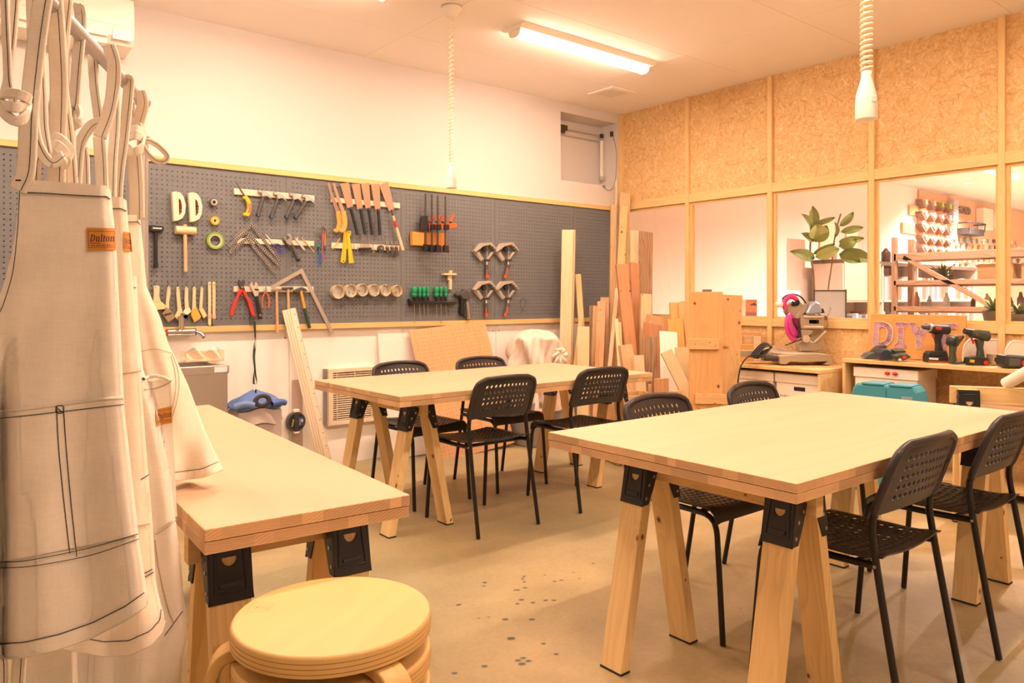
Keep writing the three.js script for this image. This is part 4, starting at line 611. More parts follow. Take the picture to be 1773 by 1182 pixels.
// corner clamps
[[750, 640, 'upper corner clamp beside the bar clamps'], [940, 640, 'upper corner clamp beside the leaning boards'], [745, 980, 'lower corner clamp above the heat gun'], [940, 980, 'lower corner clamp beside the wire loops']].forEach(([cx, cy, label], i) => {
  const t = tool('corner_clamp', 'grey cast ' + label + ' with orange-tipped handle', 'clamp', q6, cx + 20, cy - 100, 'corner clamps on the pegboard', 0.036), o = (x, y) => [cx + x, cy + y];
  t.poly('left_jaw', [o(-100, -100), o(-50, -172), o(55, -178), o(62, -160), o(-20, -140), o(-85, -88)], M.castGrey || (M.castGrey = std(0xb4aca0, 0.45, { metalness: 0.25 })), 0, 0.04, 0.004); t.poly('right_jaw', [o(55, -178), o(110, -110), o(104, -95), o(92, -108), o(88, -120), o(76, -122), o(70, -138), o(50, -145), o(45, -160)], M.castGrey, 0, 0.04, 0.004);
  t.poly('left_arm', [o(-100, -98), o(-86, -88), o(-20, -18), o(-30, -8)], M.castGrey, 0, 0.028, 0.003); t.poly('web', [o(-70, -90), o(-40, -100), o(-15, -55), o(5, -25), o(-18, -22)], M.castGrey, 0.002, 0.012, 0.002); t.poly('web', [o(70, -95), o(45, -60), o(20, -30), o(38, -25), o(88, -92)], M.castGrey, 0.002, 0.018, 0.002);
  t.disc('pad', o(5, -118), 0.022, M.rubber, 0.008, 0.02); t.bar('screw', o(24, -140), o(22, -15), 0.0045, M.steel, 0.022); t.poly('nut', [o(0, -30), o(50, -28), o(50, -12), o(0, -14)], M.darkSteel, 0.012, 0.022, 0.002); t.bar('collar', o(22, -10), o(22, 30), 0.006, M.alu, 0.022, 0.01);
  t.bar('handle', o(20, 20), o(i % 2 ? -4 : 22, 112), 0.0135, M.dkgrey, 0.022, 0.0165); t.bar('handle_tip', o(i % 2 ? -4 : 22, 108), o(i % 2 ? -5 : 24, 138), 0.0168, M.orange, 0.022, 0.013); t.poly('handle_stripe', i % 2 ? [o(2, 50), o(10, 50), o(6, 110), o(-4, 110)] : [o(8, 60), o(14, 60), o(16, 115), o(8, 115)], M.orange, 0.035, 0.004, 0.001);
});
// tins screwed to the board
[[115, 832, 44, 0], [196, 826, 42, 0], [270, 820, 41, 0], [343, 822, 40, 0], [417, 822, 39, 1], [491, 826, 39, 2]].forEach(([x, y, r, k], i) => {
  const t = tool('open_tin', 'open tin on the pegboard, ' + ['first', 'second', 'third', 'fourth', 'fifth', 'sixth'][i] + ' counting from the big framing square', 'tin', c4, x, y, 'row of open tins', 0.033), R = r * 0.2707 / 245;
  const ta = t.w(x, y); mesh('wall', lathe([[R - 0.0015, 0], [R - 0.0015, 0.045], [R, 0.045], [R, 0]], 36).rotateX(Math.PI / 2).translate(ta[0], ta[1], 0), std(0xe6d6b4, 0.3, { metalness: 0.45, side: THREE.DoubleSide }), t.root); t.disc('base', [x, y], R - 0.002, std(0xdfe4ec, 0.35, { metalness: 0.3 }), 0.001, 0.003); const a = t.w(x, y); mesh('rolled_rim', new THREE.TorusGeometry(R - 0.001, 0.0024, 8, 32).translate(a[0], a[1], 0.045), std(0xe2d2b0, 0.25, { metalness: 0.8 }), t.root);
  const bits = []; const rg = rngOf(90 + i); for (let q = 0; q < 12; q++) { const an = Math.PI * (1.05 + rg() * 0.9), rad = Math.sqrt(rg()) * (R - 0.008), zz = 0.006 + rg() * 0.012; const p = V(a[0] + Math.cos(an) * rad, a[1] + Math.sin(an) * rad, zz), d = V(rg() - 0.5, rg() - 0.5, rg() - 0.5).normalize().multiplyScalar(0.007); bits.push(rod(p.clone().sub(d), p.clone().add(d), 0.0016, 5)); } stuff(mesh('screw_fill', bits, k === 2 ? std(0xd89a3c, 0.4, { metalness: 0.5 }) : M.steel, t.root));
});
// screwdriver rack
{ const t = tool('screwdriver_rack', 'black moulded rack holding green screwdrivers', 'rack', q6, 290, 990); t.poly('shelf', [[80, 982], [300, 982], [310, 990], [495, 988], [470, 1012], [300, 1008], [290, 1012], [90, 1012]], M.plasticBlack, 0, 0.05, 0.004); t.poly('clip', [[78, 965], [88, 960], [96, 1020], [84, 1024]], M.plasticBlack, 0, 0.03, 0.003);
  [[140, 1180, 26, 0], [188, 1150, 18, 0], [225, 1100, 19, 0], [261, 1098, 15, 0], [337, 1150, 24, 0], [378, 1182, 15, 0], [420, 1098, 19, 0]].forEach(([x, yb, w], i) => {
    const s = tool('screwdriver', ['thick', 'medium', 'short', 'stubby slim', 'thick long', 'slim long', 'short broad'][i] + ' green-handled screwdriver, number ' + ['one', 'two', 'three', 'four', 'five', 'six', 'seven'][i] + ' in the black rack', 'screwdriver', q6, x, 940, 'green screwdrivers in the rack', 0.06), r = w * 0.19452 / 225;
    s.bar('shaft', [x, 975], [x + 3, yb], 0.003, M.steel, 0); s.bar('collar', [x, 985], [x, 945], 0.0085, M.plasticBlack, 0, r * 0.8); const a = s.w(x, 950), b = s.w(x, 855), L = b[1] - a[1];
    mesh('handle', lathe([[0, 0], [r * 0.72, 0.001], [r, L * 0.2], [r, L * 0.36], [r * 0.78, L * 0.47], [r * 0.98, L * 0.6], [r * 0.98, L * 0.85], [r * 0.7, L], [0, L]], 12).translate(a[0], a[1], 0), M.green, s.root); mesh('band', lathe([[r * 0.85, L * 0.44], [r * 0.86, L * 0.5]], 12).translate(a[0], a[1], 0), M.plasticBlack, s.root);
  }); }
{ const t = tool('hook_block', 'small pale wooden hook block with a crosspiece', 'hook', q6, 450, 740); t.poly('stem', [[430, 752], [466, 752], [464, 880], [444, 880], [442, 800], [428, 796]], M.pineL, 0, 0.02, 0.002); t.poly('crosspiece', [[378, 735], [494, 735], [494, 754], [378, 752]], M.pineL, 0.002, 0.04, 0.002); t.poly('peg_block', [[438, 712], [462, 708], [462, 736], [438, 736]], M.pineL, 0.004, 0.024, 0.002); }
{ const t = tool('heat_gun', 'dark handheld air nailer with a silver grip hanging by its nose', 'tool', q6, 560, 960); t.poly('body', [[485, 920], [505, 898], [540, 905], [560, 880], [590, 885], [608, 920], [612, 960], [585, 970], [545, 965], [520, 935], [490, 940]], M.dkgrey, 0, 0.05, 0.006); t.poly('column', [[535, 960], [565, 962], [568, 1095], [550, 1112], [530, 1090]], M.plasticBlack, 0.004, 0.036, 0.005); t.bar('grip', [590, 985], [608, 1140], 0.0165, M.steel, 0.03, 0.018); t.poly('bracket', [[560, 1000], [600, 990], [602, 1120], [572, 1120]], M.dkgrey, 0.004, 0.022, 0.003); }
{ const t = tool('wire_loop', 'thin wire loop hanging beside the lower corner clamps', 'wire', q6, 1110, 990); t.path('coil', [[1110, 1080], [1080, 1020], [1085, 975], [1110, 960], [1130, 980], [1120, 1030], [1080, 1085]], 0.0016, M.darkSteel, 0.006); }
// lower left bar
{ const t = tool('bolt_cutter', 'bolt cutter with spread red handles', 'cutter', q5, 300, 320, undefined, 0.05); t.poly('jaws', [[258, 205], [270, 195], [300, 240], [325, 195], [342, 205], [345, 245], [325, 290], [345, 330], [290, 330], [265, 290], [250, 245]], M.darkSteel, 0, 0.02, 0.003);
  t.poly('handle', [[255, 340], [310, 315], [312, 360], [265, 430], [245, 480], [180, 690], [150, 705], [135, 680], [190, 480], [215, 470]], M.red, 0.002, 0.018, 0.004); t.poly('handle', [[305, 320], [345, 330], [385, 430], [430, 480], [490, 680], [470, 712], [440, 690], [380, 490], [355, 450], [308, 360]], M.red, -0.003, 0.018, 0.004); t.disc('pivot', [302, 300], 0.007, M.steel, 0.02, 0.004); t.disc('pivot', [302, 410], 0.004, M.steel, 0.018, 0.003); }
{ const t = tool('adjustable_wrench', 'large chrome adjustable wrench with a black handle', 'wrench', q5, 490, 400, undefined, 0.05); t.poly('jaw', [[412, 265], [445, 222], [455, 225], [452, 270], [478, 290], [488, 225], [515, 235], [528, 275], [530, 320], [548, 345], [530, 420], [490, 432], [470, 400], [440, 340]], M.chrome2 || (M.chrome2 = std(0xe6ded2, 0.25, { metalness: 0.7 })), 0, 0.018, 0.003); t.poly('window', [[475, 318], [535, 326], [530, 350], [478, 340]], M.rubber, 0.0175, 0.001, 0); t.poly('handle', [[488, 420], [528, 415], [560, 560], [588, 690], [582, 738], [545, 742], [515, 600]], M.rubber, 0.002, 0.014, 0.004); t.ring('hole_rim', [560, 688], 0.008, 0.004, M.steel, 0.0155, 0.002); }
{ const t = tool('pliers', 'pliers with red-orange dipped handles', 'pliers', q5, 637, 370, undefined, 0.05); t.poly('jaw', [[625, 300], [637, 270], [650, 300], [658, 345], [650, 378], [622, 378], [612, 345]], M.steel, 0, 0.012, 0.002); t.path('handle', [[628, 375], [600, 440], [590, 510], [600, 590]], 0.0048, M.orange, 0.006); t.path('handle', [[648, 375], [680, 440], [688, 510], [682, 590]], 0.0048, M.orange, 0.006); }
{ const t = tool('hammer', 'slim hammer with a silver head and orange wooden handle', 'hammer', q5, 790, 340, undefined, 0.05); t.poly('head', [[718, 325], [760, 318], [858, 318], [860, 352], [735, 356], [718, 348]], M.steel, 0, 0.018, 0.003); t.bar('handle', [790, 320], [800, 932], 0.008, M.pineR, 0.009, 0.0105); }
{ const t = tool('hammer', 'hammer with a black cylindrical head behind the long ruler', 'hammer', q5, 945, 320, undefined, 0.045); t.bar('head', [865, 318], [1015, 312], 0.0095, M.dkgrey, 0.012); t.bar('handle', [945, 320], [955, 620], 0.0085, M.pineR, 0.012, 0.01); }
{ const t = tool('hammer', 'curved claw hammer with a yellow and green handle', 'hammer', q5, 1130, 360, undefined, 0.05); t.poly('head', [[1020, 345], [1060, 325], [1100, 305], [1145, 298], [1190, 320], [1225, 358], [1180, 345], [1140, 342], [1110, 360], [1040, 370], [1022, 365]], M.dkgrey, 0, 0.02, 0.003); t.bar('handle', [1125, 345], [1180, 600], 0.0095, M.yellowWood || (M.yellowWood = wood(0xf0b040, T.clear)), 0.01, 0.011); t.bar('grip', [1178, 590], [1250, 868], 0.0125, M.dgreen, 0.01, 0.011); }
{ const t = tool('strap', 'ratchet clamp with a long dark green webbing strap hanging down', 'strap', q5, 480, 740, undefined, 0.06); t.poly('buckle', [[415, 690], [470, 715], [505, 700], [500, 745], [470, 755], [430, 740]], M.darkSteel, 0, 0.02, 0.003); t.poly('lever', [[415, 740], [440, 740], [438, 805], [415, 805]], M.dkgrey, 0, 0.02, 0.003);
  const S = (x, y) => { const p = onZ(280 + x * 0.2369, 540 + y * 0.2369, 0.06); return V(p.x - t.root.position.x, p.y - t.root.position.y, 0.012); };
  mesh('webbing', ribbon([S(672, 60), S(676, 150), S(672, 240), S(668, 320), S(672, 400), S(668, 470), S(668, 525)], 0.013, 0.002, (v) => V(Math.cos(v * 7), 0, Math.sin(v * 7)), 60), M.dgreen, t.root); mesh('webbing', ribbon([S(668, 525), S(690, 515), S(680, 450), S(672, 330), S(682, 240), S(678, 70)], 0.011, 0.002, (v) => V(Math.cos(v * 5 + 1), 0, Math.sin(v * 5 + 1)), 60), M.rubber, t.root); }
// ================================================================ THINGS ALONG THE PEGBOARD WALL
const r1 = (x, y) => [280 + x * 0.2369, 540 + y * 0.2369], r2 = (x, y) => [540 + x * 0.33841, 560 + y * 0.33841], g6 = (x, y) => [900 + x * 0.22561, 460 + y * 0.22561], h7 = (x, y) => [940 + x * 0.16917, 500 + y * 0.16917], h8 = (x, y) => [1090 + x * 0.20299, 480 + y * 0.20299], k5 = (x, y) => [740 + x * 0.28758, y * 0.28758];
{ // air conditioner
  const a = onZ(225, 105, 0.12), t = thing('air_conditioner', 'white wall-mounted air conditioner above the pegboard', 'air conditioner', [a.x - 0.4, 2.66, 0.002]);
  mesh('body', prism([[0.0, 0], [0.19, 0.02], [0.225, 0.06], [0.235, 0.12], [0.23, 0.25], [0.2, 0.29], [0, 0.29]], 0.8, 0.004).rotateY(-Math.PI / 2).translate(0.4, 0, 0).scale(1, 1, 1), M.whitePl, t);
  mesh('front_panel', bx(0.79, 0.16, 0.008, 0, 0.2, 0.234, 0.003), M.whitePl, t); mesh('flap', bx(0.62, 0.05, 0.006, -0.05, 0.072, 0.231, 0.002), M.whitePl, t); mesh('flap', bx(0.62, 0.035, 0.006, -0.05, 0.028, 0.206, 0.002).rotateX(0), M.whitePl, t); mesh('corner_cover', bx(0.1, 0.07, 0.006, 0.335, 0.075, 0.231, 0.002), M.whitePl, t);
}
{ // niche hardware
  const t = thing('window_opener', 'metal rods and chain opener fitted in the white wall recess', 'opener', [-0.45, 2.75, -0.2]);
  const L = (x, y, z) => V(x + 0.45, y - 2.75, z + 0.2); mesh('rail', rod(L(-0.8, 2.82, -0.19), L(-0.12, 2.82, -0.19), 0.008, 8), M.alu, t); mesh('rail', rod(L(-0.8, 2.76, -0.2), L(-0.12, 2.76, -0.2), 0.006, 8), M.alu, t);
  mesh('motor', [bx(0.1, 0.05, 0.05, -0.18, 0.065, 0.03, 0.006), bx(0.05, 0.03, 0.04, -0.18, 0.03, 0.03, 0.004)], M.darkSteel, t); mesh('joint', bx(0.03, 0.04, 0.03, 0.32, 0.05, 0.06, 0.004), M.darkSteel, t); mesh('joint', bx(0.02, 0.05, 0.03, 0.365, 0.06, 0.15, 0.004), M.darkSteel, t);
  mesh('arm', bx(0.03, 0.36, 0.02, 0.34, -0.17, 0.04, 0.003), M.whitePl, t); mesh('arm_end', bx(0.05, 0.04, 0.03, 0.345, -0.36, 0.045, 0.004), M.alu, t);
  mesh('pull_cord', tube([L(-0.085, 2.8, -0.03), L(-0.08, 2.6, 0.012), L(-0.1, 2.35, 0.012), L(-0.16, 2.25, 0.012), L(-0.22, 2.25, 0.012), L(-0.25, 2.28, 0.012)], 0.002, 40, 6), M.dkgrey, t); mesh('cord_catch', bx(0.03, 0.02, 0.012, 0.2, -0.475, 0.208, 0.002), M.grey, t);
}
{ // ceiling vent
  const c = onY(1060, 160, H), t = thing('ceiling_vent', 'square white ceiling vent with a grey grille', 'vent', [c.x, H, c.z]);
  mesh('frame', prism([[-0.15, -0.15], [0.15, -0.15], [0.15, 0.15], [-0.15, 0.15]], 0.014, 0.003, [[[-0.1, -0.1], [-0.1, 0.1], [0.1, 0.1], [0.1, -0.1]]]).rotateX(Math.PI / 2), M.whitePl, t); mesh('backing', bx(0.21, 0.002, 0.21, 0, -0.002, 0), M.dkgrey, t);
  for (let i = 0; i < 14; i++) mesh('slat', bx(0.2, 0.008, 0.008, 0, -0.008, -0.0915 + i * 0.0141, 0.001), M.whitePl, t);
}
// hanging cord outlets
function cordReel(label, x, z, yBot, amp, turns, rc, opts) {
  const t = thing('hanging_outlet', label, 'outlet', [x, H, z]); const yC = yBot + 0.155 - H, n = turns * 14, P = [];
  mesh('ceiling_cap', lathe([[0, -0.07], [0.02, -0.07], [0.035, -0.06], [0.05, -0.03], [0.062, -0.022], [0.066, 0], [0, 0]], 28), M.whitePl, t);
  for (let i = 0; i <= n; i++) { const f = i / n, a = f * turns * Math.PI * 2, r = rc * (opts.taper ? lerp(0.7, 1, sm(0.1, 0.7, f)) : 1), s = opts.sway ? opts.sway * Math.sin(f * 2.5) : 0, dn = opts.dense ? Math.pow(f, opts.dense) : f; P.push(V(Math.cos(a) * r + s * RT.x, lerp(-0.075, yC, dn), Math.sin(a) * r + s * RT.z)); }
  mesh('coiled_cord', new THREE.TubeGeometry(new THREE.CatmullRomCurve3(P), n * 2, amp, 7), M.cream, t);
  const e = P[P.length - 1], b = mesh('socket_body', lathe([[0, 0], [0.03, 0], [0.0335, 0.004], [0.0335, 0.05], [0.03, 0.085], [0.02, 0.12], [0.0155, 0.14], [0.0155, 0.158], [0, 0.158]], 24).scale(1, 1, 1), M.whitePl, t); b.position.set(P[n].x - Math.cos(turns * 6.283) * rc, yBot - H, P[n].z);
  const nb = V(-FW.x, 0, -FW.z), q = new THREE.Quaternion().setFromUnitVectors(V(0, 0, 1), nb), s = mesh('switch', bx(0.016, 0.02, 0.004, 0.008, 0.062, 0.0328, 0.001).applyQuaternion(q), M.card, b);
  return t;
}
{ const a = onY(782, 12, H); cordReel('white coiled hanging outlet in front of the pegboard wall', a.x, a.z, (() => { const p = onY(782, 12, H); const d = Math.hypot(p.x - CAM.x, p.z - CAM.z) * Math.cos(Math.atan2(0, 1)); const dd = (p.x - CAM.x) * FW.x + (p.z - CAM.z) * FW.z; return CAM.y + (HZ - 326) * dd / FL; })(), 0.0035, 34, 0.013, { dense: 0.8 }); }
{ const d = 2.42, p = atD(1500, 208, d), t = cordReel('white coiled hanging outlet with a small switch above the big worktable', p.x, p.z, p.y, 0.0052, 44, 0.0145, { sway: -0.0, dense: 0.75 }); }
{ // sink
  const f0 = onZ(395, 640, 0.42), x1 = f0.x, x0 = x1 - 0.62, yT = CAM.y + (HZ - 634) * ((x1 - CAM.x) * FW.x + (0.42 - CAM.z) * FW.z) / FL; const t = thing('utility_sink', 'stainless utility sink under the pegboard beside the hanging aprons', 'sink', [(x0 + x1) / 2, 0, 0.23]);
  const w = x1 - x0, hw = w / 2, dz = 0.21, top = 0.8;
  mesh('rim', prism([[-hw, -dz], [hw, -dz], [hw, dz], [-hw, dz]], 0.05, 0.004, [[[-hw + 0.03, -dz + 0.03], [-hw + 0.03, dz - 0.03], [hw - 0.03, dz - 0.03], [hw - 0.03, -dz + 0.03]]]).rotateX(Math.PI / 2).translate(0, top, 0), M.stainless, t);
  mesh('bowl', [bx(w - 0.05, 0.004, dz * 2 - 0.05, 0, top - 0.22, 0), bx(0.004, 0.22, dz * 2 - 0.05, -hw + 0.027, top - 0.13, 0), bx(0.004, 0.22, dz * 2 - 0.05, hw - 0.027, top - 0.13, 0), bx(w - 0.05, 0.22, 0.004, 0, top - 0.13, dz - 0.027), bx(w - 0.05, 0.22, 0.004, 0, top - 0.13, -dz + 0.027)], M.stainless, t);
  mesh('apron_panel', bx(w - 0.02, 0.27, 0.004, 0, top - 0.185, dz - 0.006, 0.001), M.stainless, t); mesh('side_panel', bx(0.004, 0.27, dz * 2 - 0.02, hw - 0.008, top - 0.185, 0, 0.001), M.stainless, t);
  for (const sx of [-1, 1]) for (const sz of [-1, 1]) mesh('leg', rod(V(sx * (hw - 0.03), 0, sz * (dz - 0.03)), V(sx * (hw - 0.03), top - 0.3, sz * (dz - 0.03)), 0.019, 12), M.stainless, t);
  mesh('sticker', bx(0.075, 0.032, 0.001, hw - 0.05, top - 0.024, dz + 0.0005, 0), std(0xffffff, 0.5, { map: canvas(128, 56, (c) => { c.fillStyle = '#d6cfe0'; c.fillRect(0, 0, 128, 56); c.fillStyle = '#4a4470'; c.fillRect(6, 6, 116, 20); c.fillStyle = '#f0ecf6'; c.fillRect(14, 12, 100, 4); c.fillRect(14, 19, 80, 3); c.fillStyle = '#6a6288'; c.fillRect(6, 32, 60, 5); c.fillRect(6, 42, 100, 5); }) }), t);
  // two-handle mixer
  const fa = onZ(316, 575, 0.1), m = thing('wall_tap', 'chrome two-handle wall tap above the sink', 'tap', [fa.x, fa.y, 0.012]);
  mesh('body', rod(V(-0.08, 0, 0.06), V(0.08, 0, 0.06), 0.022, 16), M.chrome, m); for (const s of [-1, 1]) { mesh('wall_leg', rod(V(s * 0.06, 0, 0), V(s * 0.06, 0, 0.06), 0.016, 12), M.chrome, m); mesh('handle', tube([V(s * 0.08, 0, 0.06), V(s * 0.11, -0.012, 0.075), V(s * 0.13, -0.035, 0.09)], 0.014, 12, 10), M.chrome, m); mesh('flange', rod(V(s * 0.06, 0, 0), V(s * 0.06, 0, 0.006), 0.028, 16), M.chrome, m); mesh('colour_ring', rod(V(s * 0.082, 0, 0.06), V(s * 0.088, 0, 0.06), 0.0228, 14), s < 0 ? M.red : M.blue, m); }
  mesh('spout', tube([V(0, 0.01, 0.06), V(0, 0.09, 0.06), V(0.0, 0.11, 0.09), V(0, 0.1, 0.16)], 0.013, 24, 10), M.chrome, m); mesh('column', rod(V(0, 0, 0.06), V(0, 0.1, 0.06), 0.02, 14), M.chrome, m);
}
{ // tissue box: clear holder on the wall with tissue
  const a = onZ(...r1(165, 370), 0.1), b = onZ(...r1(452, 275), 0.1), t = thing('tissue_holder', 'clear acrylic wall holder with white tissues above the sink', 'tissue box', [(a.x + b.x) / 2, a.y, 0.06]); const w = b.x - a.x, h = b.y - a.y, ac = new THREE.MeshPhysicalMaterial({ color: 0xfff8f0, transmission: 1, roughness: 0.08, thickness: 0 });
  for (const [g] of [[bx(w, h, 0.003, 0, h / 2, 0.05, 0)], [bx(w, 0.003, 0.1, 0, 0.0015, 0, 0)], [bx(0.003, h, 0.1, -w / 2, h / 2, 0, 0)], [bx(0.003, h, 0.1, w / 2, h / 2, 0, 0)]]) mesh('acrylic_side', g, ac, t);
  mesh('tissue', grid(16, 10, (u, v) => V((u - 0.5) * w * 0.86, 0.01 + v * (h + 0.02 * Math.sin(u * 9)) * (0.75 + 0.3 * Math.sin(u * 3)), 0.01 + 0.018 * Math.sin(u * 14 + v * 5) + 0.02 * v)), std(0xfaf6ee, 0.95, { side: THREE.DoubleSide }), t); mesh('carton', bx(w * 0.94, h * 0.2, 0.08, 0, h * 0.11, 0, 0.003), M.whitePl, t);
}
{ // bin with folded blue sheet
  const p = onZ(441, 730, 0.35), t = thing('waste_bin', 'clear plastic waste bin with a grey rubbish bag by the wall', 'bin', [p.x, 0, 0.35]);
  mesh('tub', prism(circ(0, 0, 0.15, 4, Math.PI / 4, Math.PI / 4 + Math.PI * 2).map(([x, y]) => [x * 1.25, y]), 0.5, 0.004, [circ(0, 0, 0.145, 4, Math.PI / 4, Math.PI / 4 + Math.PI * 2).map(([x, y]) => [x * 1.25, y]).reverse()]).rotateX(-Math.PI / 2).translate(0, 0.005, 0), std(0xcfc4c0, 0.35, { transparent: true, opacity: 0.75 }), t);
  mesh('floor_pan', bx(0.25, 0.004, 0.2, 0, 0.002, 0), M.blue, t);
  mesh('bag_rim', grid(36, 6, (u, v) => { const a = u * Math.PI * 2, k = 0.005 * Math.sin(a * 9 + v * 4), q = (0.115 + v * 0.012 + k); return V(Math.cos(a) * q * 1.35, 0.515 - 0.09 * v + 0.01 * Math.sin(a * 5), Math.sin(a) * q); }), std(0xb9ada8, 0.4, { side: THREE.DoubleSide }), t); mesh('bag_fill', lathe([[0, 0.48], [0.1, 0.47], [0.12, 0.45]], 16).scale(1.25, 1, 1), std(0x8c8480, 0.6), t);
  const l = thing('blue_sheet', 'crumpled blue tarpaulin bag lying on top of the waste bin', 'tarp', [p.x, 0.522, 0.35]);
  mesh('bag', grid(28, 14, (u, v) => { const a = u * Math.PI * 2, s = v, R = 0.175 * Math.sin(Math.min(1, s * 1.02 + 0.02) * Math.PI * 0.52 + 0.03); return V(Math.cos(a) * R * (1 + 0.08 * Math.sin(a * 3)), 0.095 * (1 - s) * (1 + 0.15 * Math.cos(a * 2 + 1)) + 0.012 * Math.sin(a * 5 + s * 6) * s, Math.sin(a) * R * 0.72 * (1 + 0.08 * Math.sin(a * 4))); }), std(0x5878b8, 0.45, { side: THREE.DoubleSide }), l);
  mesh('knot', new THREE.TorusGeometry(0.03, 0.012, 8, 16).scale(1.4, 1, 0.6).translate(0, 0.05, 0.13), std(0x3a3432, 0.6), l); mesh('side_roll', tube([V(-0.16, 0.02, 0.1), V(-0.1, 0.035, 0.12), V(-0.05, 0.025, 0.13)], 0.022, 16, 8), std(0x6a86bc, 0.45), l); mesh('side_roll', tube([V(0.16, 0.02, 0.09), V(0.12, 0.03, 0.11), V(0.06, 0.025, 0.125)], 0.02, 16, 8), std(0x4c6cb0, 0.45), l);
}
// leaning things: a plank between two pixels, foot and head distance from the surfaces they touch
function plank(name, label, cat, A, B, w, th, mat, o = {}) {   // A foot centre, B head centre (Vector3), width direction o.side
  const d = B.clone().sub(A), L = d.length(), y = d.clone().normalize(), s0 = o.side || V(1, 0, 0), z = s0.clone().cross(y).normalize(), x = y.clone().cross(z).normalize();
  const g = o.geo ? o.geo(w, L, th) : new RoundedBoxGeometry(w, L, th, 1, Math.min(0.0015, th * 0.3)); uvm(g, 'y', 1, rnd() * 3, rnd() * 3);
  const m = mesh(numbered(name), g, mat, scene); m.quaternion.setFromRotationMatrix(new THREE.Matrix4().makeBasis(x, y, z)); m.position.copy(A).addScaledVector(d, 0.5); m.userData = { label, category: cat }; if (o.group) m.userData.group = o.group; return m;
}
{ // long aluminium straight edge
  const A = onZ(566, 795, 0.16), B = onZ(500, 535, 0.075); A.y = 0.006;
  const t = thing('straight_edge', 'long white saw guide rail leaning on the pegboard beside the webbing strap', 'ruler', A), d = B.clone().sub(A), L = d.length(), y = d.clone().normalize(), z = V(1, 0, 0).cross(y).normalize(), x = y.clone().cross(z).normalize(); t.quaternion.setFromRotationMatrix(new THREE.Matrix4().makeBasis(x, y, z));
  const al = std(0xefe2cc, 0.45, { metalness: 0.15 }); mesh('extrusion', bx(0.098, L, 0.007, 0, L / 2, 0, 0.001), al, t); for (const xx of [-0.03, -0.012, 0.006]) mesh('rib', bx(0.007, L, 0.012, xx, L / 2, 0.004, 0.001), al, t);
  for (let k = 0; k < 12; k++) mesh('rivet', rod(V(0.034, 0.07 + k * L / 12.2, 0.0035), V(0.034, 0.07 + k * L / 12.2, 0.0048), 0.0045, 8), M.grey, t);
  const sc = canvas(64, 1024, (c) => { c.clearRect(0, 0, 64, 1024); c.fillStyle = '#7a6e60'; for (let k = 0; k < 128; k++) c.fillRect(64 - (k % 8 ? 14 : 30), k * 8, k % 8 ? 14 : 30, 1.5); }); mesh('scale_marks', new THREE.PlaneGeometry(0.02, L).translate(0.0375, L / 2, 0.0036), new THREE.MeshStandardMaterial({ map: sc, transparent: true, alphaTest: 0.2 }), t);
}
{ // round card of wire
  const c = onZ(...r1(980, 800), 0.05), R = 78 * 0.2369 * 4.75 / FL; const t = thing('wire_disc', 'round dark coil pack with a yellow printed label hung on a steel plate', 'coil', [c.x, c.y, 0.05]);
  mesh('coil', prism(circ(0, 0, R, 36), 0.028, 0.004).translate(0, 0, -0.014), M.dkgrey, t); mesh('shell', prism(circ(0, 0, R * 1.05, 36), 0.01, 0.002).translate(0, 0, -0.024), std(0xb9aca0, 0.4), t); mesh('band', bx(0.03, R * 2.3, 0.034, 0.003, 0.005, 0.0, 0.004), std(0x3c3a42, 0.5), t); mesh('band_end', bx(0.036, 0.02, 0.036, 0.003, R * 1.12, 0, 0.004), M.paper, t); mesh('band_end', bx(0.036, 0.016, 0.036, 0.003, -R * 1.1, 0, 0.004), M.paper, t);
  mesh('label', new THREE.CircleGeometry(R * 0.84, 32).translate(0, 0, 0.0146), std(0xffffff, 0.45, { map: canvas(256, 256, (x) => { x.fillStyle = '#26262c'; x.fillRect(0, 0, 256, 256); x.fillStyle = '#d8cc3c'; x.save(); x.translate(70, 200); x.rotate(-1.35); for (let i = 0; i < 5; i++) { x.fillRect(i * 24, -30 + (i % 2) * 4, 16, 24); } x.restore(); x.fillStyle = '#3c5c98'; x.fillRect(150, 60, 90, 130); x.fillStyle = '#e8e4da'; x.fillRect(205, 96, 30, 44); x.fillStyle = '#d8cc3c'; x.save(); x.translate(186, 190); x.rotate(-1.45); for (let i = 0; i < 6; i++) { x.fillRect(i * 18, -14, 12, 14); } x.restore(); }) }), t);
  const a = onZ(...r1(985, 495), 0.01), b = onZ(...r1(985, 950), 0.01); plank('steel_plate', 'narrow grey steel plate standing against the white wall behind the coil pack', 'plate', V(a.x, 0.0, 0.034), V(a.x + 0.004, a.y, 0.014), 0.075, 0.004, std(0xbdaaa0, 0.4, { metalness: 0.3 }));
}
